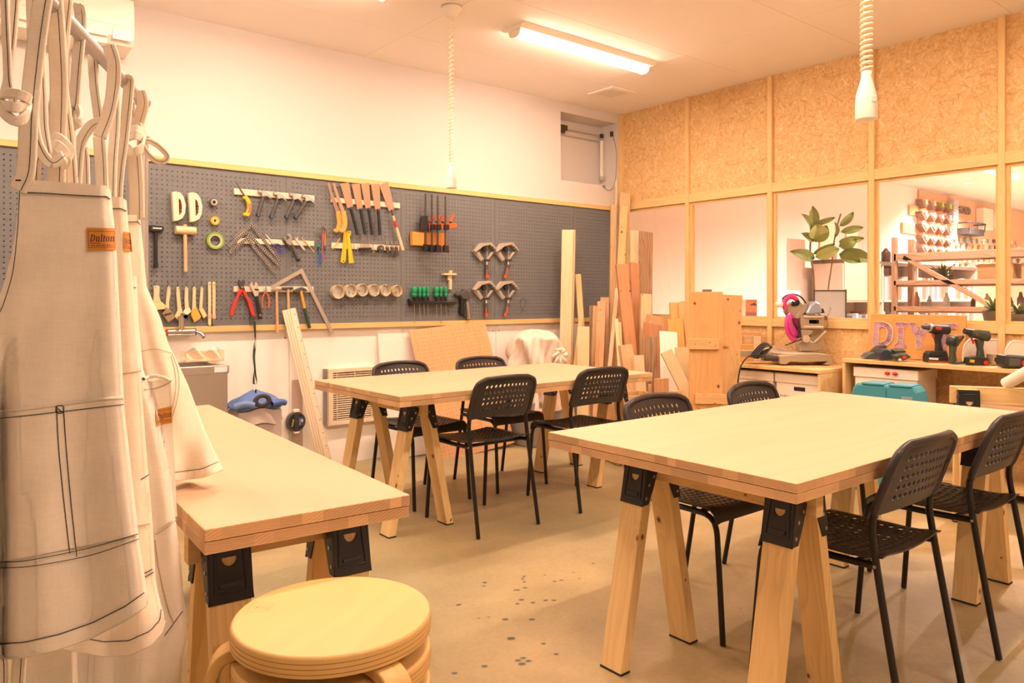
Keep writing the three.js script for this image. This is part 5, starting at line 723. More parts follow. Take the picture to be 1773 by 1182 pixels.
{ // heater grille
  const a = onZ(...r1(1205, 830), 0.02), x0 = a.x, y0 = a.y, h = onZ(...r1(1205, 415), 0.02).y - y0, w = 0.41, t = thing('heater_grille', 'pale louvred wall heater grille behind the worktable', 'grille', [x0 + w / 2, y0, 0.006]);
  const cm = std(0xe4d4bc, 0.5); mesh('housing', prism([[-w / 2, 0], [w / 2, 0], [w / 2, h], [-w / 2, h]], 0.05, 0.003, [[[-w / 2 + 0.035, 0.03], [-w / 2 + 0.035, h - 0.03], [w / 2 - 0.035, h - 0.03], [w / 2 - 0.035, 0.03]]]), cm, t); mesh('backing', bx(w - 0.06, h - 0.05, 0.004, 0, h / 2, 0.004, 0), std(0x6d6458, 0.7), t); mesh('side_strip', bx(0.022, h, 0.02, -w / 2 - 0.012, h / 2, 0.012, 0.002), M.grey, t);
  const n = 22, lg = bx(w - 0.068, 0.003, 0.02, 0, 0, 0, 0.0008).rotateX(0.5); for (let i = 0; i < n; i++) { const m = mesh('louver', lg, cm, t); m.position.set(0, 0.04 + (h - 0.08) * i / (n - 1), 0.035); } for (const k of [-0.17, 0, 0.17]) mesh('stay', bx(0.005, h - 0.06, 0.008, k * w * 2, h / 2, 0.045, 0.001), cm, t);
}
{ // wrapped board, perforated panel, cloth bundle
  const a = onZ(...r2(420, 50), 0.03), l = onZ(...r2(340, 60), 0.03), w = onZ(...r2(560, 60), 0.03).x - l.x;
  plank('wrapped_board', 'white board in clear plastic wrap leaning beside the perforated panel', 'board', V(l.x + w / 2 + 0.01, 0.002, 0.13), V(l.x + w / 2, a.y, 0.02), w, 0.016, std(0xf3ece6, 0.18, { bumpMap: rep(T.fine, 0.6, 0.6), bumpScale: 0.004 }));
  const p0 = onZ(...r2(490, 15), 0.05), p1 = onZ(...r2(885, 12), 0.05), b0 = onY(...r2(640, 690), 0.002), b1 = onY(...r2(990, 640), 0.002);
  const z1 = 0.34, pw = p1.x - p0.x, xb = (b0.x + b1.x) / 2;
  plank('pegboard_sheet', 'orange-brown perforated hardboard panel leaning on the wall', 'panel', V((p0.x + p1.x) / 2 + 0.09, 0.004, 0.34), V((p0.x + p1.x) / 2, p0.y, 0.053), pw, 0.005, wood(0xe8b888, T.clear), { geo: (w, L, th) => perf(Math.round(w / 0.03), Math.round(L / 0.03), (i, j) => i > 0 && j > 0 && i < Math.round(w / 0.03) - 1 && j < Math.round(L / 0.03) - 1, (u, v) => V((u - 0.5) * w, (v - 0.5) * L, 0), th, 0.1) });
}
{
  const c = onZ(932, 622, 0.35), t = thing('cloth_bundle', 'pale draped dust cloth over equipment by the timber store', 'cloth', [c.x, 0, 0.32]); const R = 0.21, top = CAM.y + (HZ - 574) * ((c.x - CAM.x) * FW.x + (0.35 - CAM.z) * FW.z) / FL;
  mesh('drape', grid(72, 30, (u, v) => { const a = u * Math.PI * 2, k = v < 0.3 ? Math.sin(v / 0.3 * Math.PI / 2) : 1, f = 0.03 * Math.sin(a * 9 + 9 * v + 2 * Math.sin(a * 3)) * sm(0.1, 0.7, v) + 0.02 * Math.sin(a * 19 - 14 * v) * sm(0.15, 0.5, v) + 0.03 * Math.sin(a * 4 + v * 11); const r = R * k * (0.94 + 0.1 * v) + f * k; const cx = Math.sign(Math.cos(a)) * Math.pow(Math.abs(Math.cos(a)), 0.8), cz = Math.sign(Math.sin(a)) * Math.pow(Math.abs(Math.sin(a)), 0.8); return V(cx * r, top - (v < 0.3 ? 0.07 * (1 - Math.cos(v / 0.3 * Math.PI / 2)) : 0.07 + (v - 0.3) / 0.7 * (top - 0.35)) + 0.02 * Math.sin(a * 3 + 1) * (1 - v) + 0.012 * Math.sin(a * 8 + 3) * Math.sin(v * 6), cz * r * 0.8); }), std(0xf4e4da, 0.95, { side: THREE.DoubleSide, map: T.fabric }), t);
  const kn = []; for (let k = 0; k < 7; k++) { const a = k * 0.9; kn.push(tube([V(0.07, top - 0.17, 0.21), V(0.07 + 0.05 * Math.cos(a), top - 0.19 + 0.05 * Math.sin(a), 0.235), V(0.07 + 0.075 * Math.cos(a + 0.4), top - 0.2 + 0.07 * Math.sin(a + 0.4), 0.215)], 0.014, 10, 7)); } mesh('knot', kn, std(0xf3e2d4, 0.95), t);
  mesh('stand', bx(0.36, 0.36, 0.28, 0, 0.18, 0, 0.01), M.grey, t);
}
// ================================================================ STORED TIMBER IN THE CORNER
// boards stand clear of one another: a board that would cut into one already standing moves out over the floor until it is free
const stood = [];
function obb(m, w, L, th) { const e = new THREE.Matrix4().makeRotationFromQuaternion(m.quaternion).elements; return { c: m.position.clone(), a: [V(e[0], e[1], e[2]), V(e[4], e[5], e[6]), V(e[8], e[9], e[10])], h: [w / 2 + 0.001, L / 2, th / 2 + 0.001] }; }
function cut(p, q) { const d = q.c.clone().sub(p.c), ax = [...p.a, ...q.a]; for (const i of p.a) for (const j of q.a) { const c = i.clone().cross(j); if (c.lengthSq() > 1e-6) ax.push(c.normalize()); } for (const n of ax) { let r = 0; for (let k = 0; k < 3; k++) r += p.h[k] * Math.abs(p.a[k].dot(n)) + q.h[k] * Math.abs(q.a[k].dot(n)); if (Math.abs(d.dot(n)) > r) return false; } return true; }
function settle(m, w, L, th) {
  const home = m.position.clone(), dirs = [V(-FW.x, 0, -FW.z), V(FW.x, 0, FW.z)];
  for (let k = 0; k < 60; k++) { for (const s of dirs) { m.position.copy(home).addScaledVector(s, k * 0.008); const b = obb(m, w, L, th); let top = b.c.clone().addScaledVector(b.a[1], b.h[1]), bot = b.c.clone().addScaledVector(b.a[1], -b.h[1]); const lim = [top, bot].every((p) => p.x < -0.03 - w * 0.5 && p.z > 0.05); if (lim && !stood.some((o) => cut(b, o))) { stood.push(b); return; } } }
  m.position.copy(home); stood.push(obb(m, w, L, th));
}
{
  M.ply = wood(0xf8e2b4, T.plain);
  const G = 'stored timber in the corner', S = V(RT.x, 0, RT.z);
  // [label, head px, foot px, head depth, foot depth, width, thickness, material, turn]
  const boxes = [];
  const P = (label, hx, hy, fx, fy, hd, fd, w, th, mat, turn = 0) => { const B = atD(hx, hy, hd), A = atD(fx, fy, fd); { const k = (0.006 - A.y) / (B.y - A.y); A.lerp(B, k); } const m = plank('timber_board', label, 'board', A, B, w, th, mat, { side: S.clone().applyAxisAngle(V(0, 1, 0), turn), group: G }); settle(m, w, A.distanceTo(B), th); };
  P('tall pale warped board leaning alone on the pegboard near the dust cloth', 983, 398, 976, 760, 6.62, 6.45, 0.1, 0.022, M.pineL, -0.15);
  P('narrow pale strip just behind the tall warped board', 992, 398, 985, 760, 6.68, 6.5, 0.045, 0.03, M.pineL, -0.3);
  P('short orange stick leaning over toward the tall pale board', 1001, 475, 1012, 640, 6.7, 6.5, 0.05, 0.03, M.pineO, -0.2);
  P('thin orange lath crossing behind the short stick', 1004, 545, 990, 660, 6.72, 6.5, 0.035, 0.02, M.pineO);
  P('short pale plywood offcut with a clean square top', 1010, 565, 1008, 790, 6.4, 6.35, 0.1, 0.018, M.ply, -0.1);
  P('rough grey-brown board beside the short plywood offcut', 1026, 529, 1030, 790, 6.8, 6.55, 0.06, 0.03, M.old, -0.2);
  P('narrow tan board beside the rough grey one', 1031, 530, 1026, 700, 6.75, 6.5, 0.05, 0.025, M.tan, 0.2);
  P('reddish board with a dark knot in the middle of the store', 1040, 522, 1032, 720, 6.75, 6.45, 0.075, 0.03, M.pineR, -0.25);
  P('reddish stub board standing highest of the short ones', 1047, 515, 1045, 720, 6.85, 6.6, 0.08, 0.03, M.pineR, -0.1);
  P('dark brown stub board leaning on the reddish ones', 1045, 561, 1038, 700, 6.6, 6.42, 0.07, 0.03, M.walnut, -0.1);
  P('tall slim board reaching above the pegboard frame', 1062, 355, 1058, 700, 7.15, 6.7, 0.055, 0.03, M.tan, 0.2);
  P('very thin pale rod rising highest in the corner', 1068, 310, 1062, 690, 7.2, 6.8, 0.018, 0.018, M.pineL);
  P('wide brown board standing tallest in the corner', 1082, 334, 1076, 720, 7.15, 6.75, 0.1, 0.024, M.tan, 0.1);
  P('tall orange-tan board in front of the tallest brown one', 1080, 357, 1062, 720, 7.05, 6.55, 0.072, 0.03, M.pineO, 0.1);
  P('long slim pale pole leaning inward', 1068, 500, 1050, 690, 6.8, 6.4, 0.035, 0.03, M.pineL);
  P('broad red cedar board leaning diagonally across the store', 1076, 458, 1100, 690, 6.55, 6.3, 0.105, 0.035, M.cedar, 0.25);
  P('pale green-tinged narrow board behind the cedar ones', 1085, 402, 1084, 690, 7.05, 6.75, 0.045, 0.03, wood(0xdcc488, T.pine2), 0);
  P('tall pale board with a faint edge beside the dark grained one', 1097, 400, 1097, 690, 7.0, 6.75, 0.085, 0.024, M.pineL, 0.15);
  P('upright red cedar plank with straight edges', 1098, 455, 1103, 690, 6.75, 6.5, 0.085, 0.028, M.cedar, 0.35);
  P('dark grained brown board leaning on the frosted pane', 1119, 401, 1116, 640, 6.85, 6.6, 0.135, 0.016, M.old, 0.3);
  P('pale knotted pine board in front of the dark grained one', 1117, 509, 1114, 690, 6.65, 6.5, 0.098, 0.028, wood(0xf0d6a8, T.pine), 0.2);
  P('white-edged lath leaning in front of the cedar board', 1067, 552, 1076, 690, 6.35, 6.2, 0.03, 0.02, M.ply, 0);
  P('short white-edged lath leaning with its taller twin', 1073, 558, 1080, 690, 6.38, 6.22, 0.026, 0.02, M.ply, 0);
  P('thick tan block tipped over at the foot of the cedar board', 1082, 597, 1094, 680, 6.0, 5.95, 0.1, 0.06, M.tan, 0.2);
  P('small pale block with a screw beside the tipped block', 1104, 615, 1110, 690, 5.95, 5.9, 0.085, 0.045, M.pineL, 0.2);
  P('weathered grey-brown short plank standing upright', 1128, 583, 1127, 720, 6.0, 5.95, 0.095, 0.03, M.old, 0);
  P('white painted board leaning behind the tilted pale plank', 1157, 574, 1160, 700, 6.1, 5.9, 0.145, 0.012, M.whiteBoard, 0.1);
  P('tilted pale plank falling across the white board', 1153, 608, 1204, 710, 5.75, 5.65, 0.095, 0.02, M.ply, 0.2);
  P('pale plywood offcut behind the tilted plank', 1177, 600, 1182, 680, 5.95, 5.9, 0.11, 0.018, M.ply, 0.1);
  P('short pine post with a knot near its top', 1168, 524, 1172, 690, 6.35, 6.2, 0.085, 0.035, M.knotty, 0.15);
  P('square pine post standing beside the knotted one', 1184, 522, 1196, 690, 6.3, 6.15, 0.065, 0.06, M.pineO, 0.5);
  P('orange plywood square leaning behind the white board', 1166, 552, 1176, 690, 6.3, 6.1, 0.13, 0.015, wood(0xeab765, T.clear), 0.1);
  P('reddish panel offcut leaning under the sill', 1140, 548, 1140, 690, 6.6, 6.4, 0.26, 0.02, M.pineR, 0.6);
  P('dark drawer side standing under the sill', 1125, 560, 1125, 690, 6.62, 6.45, 0.2, 0.02, M.cedar, 0.6);
  P('slanted orange brace beside the tall crate boards', 1196, 596, 1206, 690, 5.95, 5.85, 0.075, 0.02, M.pineO, 0.4);
  P('small upright pine offcut beside the tall crate boards', 1198, 632, 1198, 700, 5.75, 5.75, 0.05, 0.03, M.tan, 0.2);
  // grey sheets seen low behind
  P('grey plastic sheet standing behind the short stick', 998, 560, 996, 700, 6.78, 6.55, 0.06, 0.01, std(0xb9b0a8, 0.6));
  // crates holding offcuts
  const crate = (label, px, py, d, w, h, dp, turn) => { const p = atD(px, py, d); const t = thing('timber_crate', label, 'crate', [p.x, 0, p.z], turn, 'offcut crates'); const sl = Math.max(2, Math.round(h / 0.11)); for (const s of [-1, 1]) { for (let k = 0; k < sl; k++) { mesh('slat', bx(w, h / sl - 0.008, 0.015, 0, (k + 0.5) * h / sl, s * dp / 2, 0.0015), k % 2 ? M.pineO : M.tan, t); mesh('slat', bx(0.015, h / sl - 0.008, dp - 0.03, s * (w / 2 - 0.008), (k + 0.5) * h / sl, 0, 0.0015), M.tan, t); } for (const q of [-1, 1]) mesh('corner_post', bx(0.03, h, 0.03, s * (w / 2 - 0.035), h / 2, q * (dp / 2 - 0.025), 0.0015), M.pineO, t); } mesh('bottom', bx(w - 0.04, 0.012, dp - 0.03, 0, 0.012, 0), M.tan, t); return [t, p]; };
  crate('tan slatted crate of offcuts beside the table end', 1092, 660, 5.58, 0.36, 0.5, 0.26, YAW - Math.PI / 2 + 0.35);
  crate('low orange crate of offcuts in front of the tilted plank', 1150, 690, 5.22, 0.4, 0.42, 0.26, YAW - Math.PI / 2 + 0.25);
  P('reddish scrap block poking out of the low crate', 1145, 655, 1147, 720, 5.5, 5.5, 0.1, 0.04, M.pineR, 0.3);
  P('small stick poking out of the tan crate', 1125, 665, 1126, 720, 5.6, 5.6, 0.022, 0.02, M.tan, 0.1);
  P('small cube of scrap wood lying in the low crate', 1170, 676, 1171, 710, 5.45, 5.45, 0.07, 0.05, M.pineO, 0.3);
}
{ // tall storage board pair with battens
  const A = atD(1222, 800, 5.35); A.y = 0.0; const t = thing('crate_panel', 'tall knotty pine board with nailed battens standing by the saw counter', 'board', A, -0.75); const top = CAM.y + (HZ - 505) * 5.35 / FL;
  for (const k of [0]) mesh('board', uvm(bx(0.235, top, 0.03, 0, top / 2, 0, 0.002), 'y', 1, 0.3, 0.2), M.knotty, t);
  const yb = CAM.y + (HZ - 595) * 5.35 / FL; mesh('batten', bx(0.215, 0.075, 0.025, -0.02, yb, 0.028, 0.002), M.pineO, t); mesh('batten', bx(0.24, 0.07, 0.02, 0.04, 0.49, 0.026, 0.002), M.pineO, t);
  for (const [x, y] of [[-0.08, yb], [0.02, yb + 0.01], [0.06, yb - 0.01]]) mesh('nail', rod(V(x, y, 0.04), V(x, y, 0.042), 0.004, 6), M.darkSteel, t);
  const B = atD(1256, 800, 5.5); B.y = 0; const u = thing('crate_panel', 'second tall pine board tucked behind the knotty one, leaning outward', 'board', B, -0.4); const b2 = mesh('board', bx(0.17, top - 0.02, 0.03, 0.0, (top - 0.02) / 2, 0, 0.002), M.pineO, u); u.rotation.z = -0.04; mesh('batten', bx(0.07, 0.075, 0.025, -0.06, yb + 0.01, 0.028, 0.002), M.pineO, u);
}
// ================================================================ COUNTERS ALONG THE PARTITION
const s1 = (x, y) => [1240 + x * 0.15231, 500 + y * 0.15231], s2 = (x, y) => [1490 + x * 0.16916, 540 + y * 0.16916];
function counter(label, z0, z1, dep, top, lowShelf) {
  const t = thing('counter', label, 'counter', [-dep / 2 - 0.055, 0, (z0 + z1) / 2]), L = z1 - z0;
  mesh('top', bx(dep, 0.024, L, 0, top - 0.012, 0, 0.002), M.frameTop || (M.frameTop = wood(0xf0cd92, T.clear)), t);
  for (const s of [-1, 1]) mesh('side', bx(dep - 0.01, top - 0.024, 0.02, 0, (top - 0.024) / 2, s * (L / 2 - 0.012), 0.0015), M.railWood, t);
  for (const y of lowShelf) mesh('shelf', bx(dep - 0.02, 0.02, L - 0.044, 0, y, 0, 0.0015), M.railWood, t);
  return t;
}
counter('pine counter unit under the mitre saw', 1.62, 2.385, 0.545, 0.71, [0.05, 0.36]);
counter('long pine shelf counter carrying the cordless drills', 2.44, 4.6, 0.36, 0.785, [0.06, 0.46]);
// file boxes
function fileBox(label, x, y, z, w, h, d, o) {   // front faces -x
  const t = thing('file_box', label, 'box', [x, y, z], o.turn || 0, 'white cardboard file boxes');
  const tex = canvas(512, 384, (c) => { c.fillStyle = '#f4eadc'; c.fillRect(0, 0, 512, 384); c.fillStyle = '#4a443e'; c.font = 'bold 42px serif'; c.fillText('Fellowes', 40, 150); c.strokeStyle = '#a89c8c'; c.lineWidth = 3; for (let i = 0; i < 4; i++) c.strokeRect(40 + i * 75, 190, 72, 70); c.fillRect(40, 165, 60, 5); if (o.num) { c.font = '60px sans-serif'; c.fillText('743', 372, 262); c.fillRect(360, 190, 110, 7); } });
  mesh('carton', bx(d - 0.012, h - 0.02, w - 0.012, 0, (h - 0.02) / 2, 0, 0.002), M.card, t); mesh('lid', [bx(d, 0.004, w, 0, h, 0, 0.001), bx(0.004, 0.062, w, -d / 2, h - 0.03, 0, 0.001), bx(0.004, 0.062, w, d / 2, h - 0.03, 0, 0.001), bx(d, 0.062, 0.004, 0, h - 0.03, -w / 2, 0.001), bx(d, 0.062, 0.004, 0, h - 0.03, w / 2, 0.001)], M.card, t);
  mesh('print', new THREE.PlaneGeometry(w - 0.02, h - 0.09).rotateY(-Math.PI / 2).translate(-d / 2 + 0.0052, (h - 0.085) / 2, 0), std(0xffffff, 0.8, { map: tex }), t);
  mesh('hand_hole', bx(0.002, 0.028, 0.085, -d / 2 + 0.0045, h - 0.1, 0.02, 0.0008), o.hole || M.rubber, t); return t;
}
fileBox('white lidded file box with something green in its hand hole', -0.32, 0.371, 1.828, 0.335, 0.29, 0.46, { hole: std(0x2f8a3c, 0.6) });
fileBox('white lidded file box with a printed number beside the counter side', -0.32, 0.371, 2.18, 0.335, 0.29, 0.46, { num: true });
{ const p = onX(1545, 650, -0.3), t = fileBox('wide white file box with red clips poking from its lid under the drill counter', -0.235, 0.471, 2.72, 0.42, 0.26, 0.3, {}); for (const z of [0.02, 0.07]) mesh('clip', new THREE.SphereGeometry(0.014, 12, 8).scale(1, 0.8, 1.3).translate(-0.158, 0.235, z), M.red, t); }
// boards lying on the lower shelf
[[3.3, 0.472, 0.62, 'long pale offcut lowest on the drill counter shelf'], [3.36, 0.498, 0.5, 'pale offcut lying on the longer one on the shelf'], [3.46, 0.524, 0.55, 'thick pale offcut highest on the drill counter shelf']].forEach(([z, y, L, label], i) => { const m = solo('wood_offcut', label, 'board', bx(0.18, i === 2 ? 0.035 : 0.024, L), i === 1 ? M.pineO : M.top, 'offcuts on the counter shelf', [-0.28, y + (i === 2 ? 0.0175 : 0.012), z]); m.rotation.y = [0.03, -0.05, 0.04][i]; });
// a view-facing builder for tools standing on a surface
function stand(name, label, cat, px, py, y, o = {}) {
  const p = o.d ? atD(px, py, o.d) : onY(px, py, y); p.y += 0.004; const d = (p.x - CAM.x) * FW.x + (p.z - CAM.z) * FW.z, root = thing(name, label, cat, p, YAW - Math.PI / 2 + (o.turn || 0), o.group), ct = Math.cos(o.turn || 0), map = o.map, c0 = [px, py];
  const w = (x, yy) => { const q = map ? map(x, yy) : [x, yy]; return [(q[0] - c0[0]) * d / FL / ct, (c0[1] - q[1]) * d / FL]; };
  return { root, d, w, poly: (part, pts, mat, z = 0, dp = 0.02, b = 0.002, holes = [], parent = root) => mesh(part, uvm(prism(pts.map((q) => w(...q)), dp, b, holes.map((h) => h.map((q) => w(...q)))).translate(0, 0, z), 'x'), mat, parent), bar: (part, a, b, r, mat, z = 0, r2 = r, zb = z) => { const A = w(...a), B = w(...b); return mesh(part, rod(V(A[0], A[1], z), V(B[0], B[1], zb), r, 14, r2), mat, root); }, path: (part, pts, r, mat, z = 0) => mesh(part, tube(pts.map((q) => { const a = w(q[0], q[1]); return V(a[0], a[1], z + (q[2] || 0)); }), r, pts.length * 8, 8), mat, root), disc: (part, c, R, mat, z, dp, sx = 1) => { const A = w(...c); return mesh(part, prism(circ(0, 0, R, 28), dp, Math.min(0.002, dp / 4)).scale(sx, 1, 1).translate(A[0], A[1], z), mat, root); } };
}
{ // mitre saw
  const t = stand('mitre_saw', 'grey mitre saw with a bright pink blade guard and handle', 'saw', 1378, 630, 0.71, { map: s1 });
  t.root.position.y += 0.009; const cast = std(0xb3a58f, 0.45, { metalness: 0.35 }), dark = std(0x35322e, 0.5), warm = std(0xd2c0aa, 0.5, { metalness: 0.2 });
  t.poly('base', [[640, 770], [860, 745], [1060, 735], [1210, 752], [1225, 860], [1130, 862], [1170, 825], [900, 835], [760, 825], [715, 858], [655, 855]], cast, -0.05, 0.2, 0.004);
  const ta = t.w(900, 745); mesh('turntable', lathe([[0, 0.004], [0.155, 0.004], [0.16, 0], [0.16, -0.02], [0, -0.02]], 36).translate(ta[0], ta[1], -0.06), warm, t.root);
  t.poly('fence', [[560, 725], [650, 700], [720, 675], [880, 725], [880, 745], [640, 765]], warm, -0.12, 0.02, 0.002); t.poly('arm_extension', [[270, 722], [560, 720], [640, 760], [640, 800], [520, 800], [280, 790]], cast, -0.1, 0.1, 0.004); t.bar('lock_knob', [500, 795], [640, 795], 0.02, dark, 0.1);
  t.poly('hinge', [[950, 650], [1000, 620], [1040, 590], [1130, 640], [1200, 630], [1225, 680], [1200, 725], [960, 730]], cast, -0.1, 0.1, 0.005);
  t.poly('arm', [[1030, 670], [1080, 600], [1240, 470], [1300, 440], [1290, 330], [1200, 300], [1230, 480], [1090, 680]], cast, -0.08, 0.05, 0.005); t.bar('brace', [1060, 690], [1260, 500], 0.012, warm, -0.02);
  t.poly('gearbox', [[940, 330], [1000, 310], [1200, 320], [1210, 470], [1000, 480], [950, 470]], cast, -0.06, 0.09, 0.006, [[[1030, 360], [1160, 360], [1160, 425], [1030, 420]]]); t.poly('gearbox_back', [[1025, 355], [1165, 355], [1165, 430], [1025, 425]], M.rubber, -0.05, 0.01, 0.001); t.bar('grip_bar', [975, 335], [1190, 335], 0.011, warm, 0.035); t.bar('grip_bar', [975, 450], [1190, 455], 0.011, warm, 0.035);
  t.poly('motor', [[1000, 290], [1040, 210], [1100, 160], [1150, 180], [1200, 290], [1160, 300], [1020, 310]], std(0xa4b4c8, 0.4, { metalness: 0.3 }), -0.05, 0.1, 0.01); t.poly('motor_strap', [[880, 350], [1010, 180], [1050, 160], [1010, 280], [930, 360]], cast, -0.06, 0.08, 0.005);
  t.poly('head', [[800, 210], [860, 170], [960, 165], [1010, 200], [930, 320], [880, 360], [830, 340], [790, 280]], cast, -0.06, 0.07, 0.006);
  t.poly('lower_frame', [[800, 300], [860, 330], [880, 400], [950, 470], [960, 560], [920, 580], [890, 560], [930, 500], [850, 400]], dark, -0.03, 0.06, 0.004); t.poly('linkage', [[940, 480], [1090, 480], [1080, 520], [1030, 560], [1040, 600], [980, 600], [950, 550]], cast, -0.04, 0.07, 0.005);
  const bc = t.w(850, 450); mesh('blade_guard', lathe([[0, -0.012], [0.085, -0.012], [0.108, -0.006], [0.11, 0.004], [0.1, 0.012], [0, 0.014]], 40).rotateZ(Math.PI / 2).scale(1, 1, 0.74).rotateY(-0.95).rotateZ(0.18).translate(bc[0], bc[1], 0.02), std(0xd8439a, 0.35), t.root);
  mesh('guard_ring', new THREE.TorusGeometry(0.07, 0.006, 8, 36).rotateY(Math.PI / 2).scale(1, 1, 0.74).rotateY(-0.95).rotateZ(0.18).translate(bc[0] + 0.004, bc[1], 0.036), std(0xb02a88, 0.35), t.root);
  t.path('handle', [[780, 250], [762, 200], [772, 150], [820, 110], [870, 112], [905, 140]], 0.02, M.pink, 0.02); t.path('handle_inner', [[905, 140], [915, 180], [880, 190], [850, 180]], 0.016, M.rubber, 0.02); const tg = t.w(708, 192); mesh('side_knob', new THREE.SphereGeometry(0.026, 14, 10).scale(1.2, 1, 1).translate(tg[0], tg[1], 0.02), M.paper, t.root);
  t.bar('lever', [1290, 335], [1322, 232], 0.006, cast, -0.03); t.disc('pulley', [1005, 585], 0.028, warm, 0.02, 0.02); t.poly('vent', [[1160, 250], [1185, 240], [1205, 290], [1170, 295]], M.rubber, 0.03, 0.02, 0.002); t.bar('slide_rod', [780, 660], [970, 590], 0.005, M.darkSteel, 0.01);
  t.path('hose', [[740, 135], [790, 95], [870, 82], [950, 110], [1010, 180]], 0.0055, M.rubber, 0.02);
  t.path('power_cable', [[70, 1400, 0.3], [75, 1150, 0.3], [110, 930, 0.28], [180, 835, 0.2], [300, 770, 0.1], [420, 760, 0.07], [470, 790, 0.08]], 0.0052, M.rubber, 0.05);
  for (let k = 0; k < 6; k++) t.path('cable_coil', [[360 + k * 8, 790, 0.01 * k], [430 + k * 10, 700, 0.01 * k], [500 + k * 6, 640 + k * 4, 0.01 * k], [570 + k * 4, 640 + k * 6, 0.01 * k], [590 - k * 4, 690, 0.01 * k], [520, 720 + k * 5, 0.01 * k], [400 + k * 6, 800, 0.01 * k]], 0.0048, k % 2 ? M.dkgrey : M.rubber, 0.04);
}
// scraps behind the saw
{
  const sc = (label, pts, mat, d0, dp) => { const cx = (pts[0][0] + pts[2][0]) / 2, by = Math.max(...pts.map((p) => p[1])), q = s1(cx, by), t = stand('wood_scrap', label, 'board', q[0], q[1], 0.71, { map: s1, d: d0, group: 'scraps behind the mitre saw' }); const off = t.root.position.y - 0.71; t.root.position.y = 0.711; t.poly('board', pts, mat, 0, dp, 0.002); };
  sc('square ply offcut leaning behind the cable coil', [[190, 505], [420, 505], [415, 700], [185, 705]], wood(0xf0b866, T.clear), 5.85, 0.018);
  sc('tall pale scrap behind the square ply offcut', [[200, 440], [290, 440], [290, 720], [195, 720]], M.pineO, 6.0, 0.02); sc('tan scrap behind the square ply offcut', [[295, 445], [425, 445], [425, 720], [295, 720]], M.tan, 6.02, 0.02); sc('narrow pale scrap beside the saw fence', [[425, 445], [500, 445], [500, 720], [425, 720]], M.pineL, 5.95, 0.02);
  sc('orange scrap standing under the sill', [[210, 388], [515, 392], [515, 700], [210, 700]], M.pineR, 6.06, 0.016); sc('slim dark slotted scrap beside the stud', [[520, 450], [600, 450], [600, 640], [520, 640]], M.pineO, 6.0, 0.02);
  [[0, 0.0, 'thin tan scrap lying lowest behind the saw'], [1, 0.024, 'middle tan scrap lying behind the saw'], [2, 0.048, 'pale scrap lying highest behind the saw']].forEach(([k, y, label]) => { const p = onY(1330, 606, 0.74); const m = solo('wood_scrap', label, 'board', bx(0.1, 0.022, 0.15 - k * 0.012), k === 2 ? M.pineL : M.pineR, 'flat scraps behind the saw', [-0.14, 0.76, 1.71]); m.rotation.y = k * 0.1; m.position.y = 0.7215 + y; });
}
// pictures standing on the sill behind the pane
{ const p = onX(1302, 550, 0.045), t = solo('photo_print', 'sunset photo print propped on the window sill', 'print', bx(0.004, 0.155, 0.105, 0, 0.0775, 0, 0), std(0xffffff, 0.5, { map: canvas(128, 192, (c) => { const g = c.createLinearGradient(0, 0, 0, 192); g.addColorStop(0, '#c88a6a'); g.addColorStop(0.35, '#e8a080'); g.addColorStop(0.6, '#e89a70'); g.addColorStop(0.75, '#a07888'); g.addColorStop(1, '#8a7c90'); c.fillStyle = g; c.fillRect(0, 0, 128, 192); c.fillStyle = '#6a5a68'; c.beginPath(); c.moveTo(40, 60); c.lineTo(100, 30); c.lineTo(128, 50); c.lineTo(128, 64); c.fill(); c.fillStyle = '#f8d8b0'; c.fillRect(50, 112, 30, 4); }) }), undefined, [0.035, 1.038, p.z]); const uv = t.geometry.attributes.uv, q = t.geometry.attributes.position; for (let i = 0; i < q.count; i++) uv.setXY(i, (q.getZ(i) + 0.0525) / 0.105, q.getY(i) / 0.155);
  for (const [px, w, col, label] of [[1279, 0.022, 0xb07a50, 'brown book spine standing on the window sill'], [1286, 0.02, 0xf4e8dc, 'white book spine standing on the window sill']]) { const a = onX(px, 550, 0.04); const m = solo('book', label, 'book', bx(0.1, 0.15, w), std(col, 0.7), 'books on the sill', [0.09, 1.038 + 0.078, a.z]); m.rotation.x = 0.12; }
  const rp = onX(1226, 503, 0.03); solo('grey_clip', 'small grey label holder inside the second pane', 'label', bx(0.003, 0.022, 0.1), M.grey, undefined, [0.016, rp.y, rp.z]); }
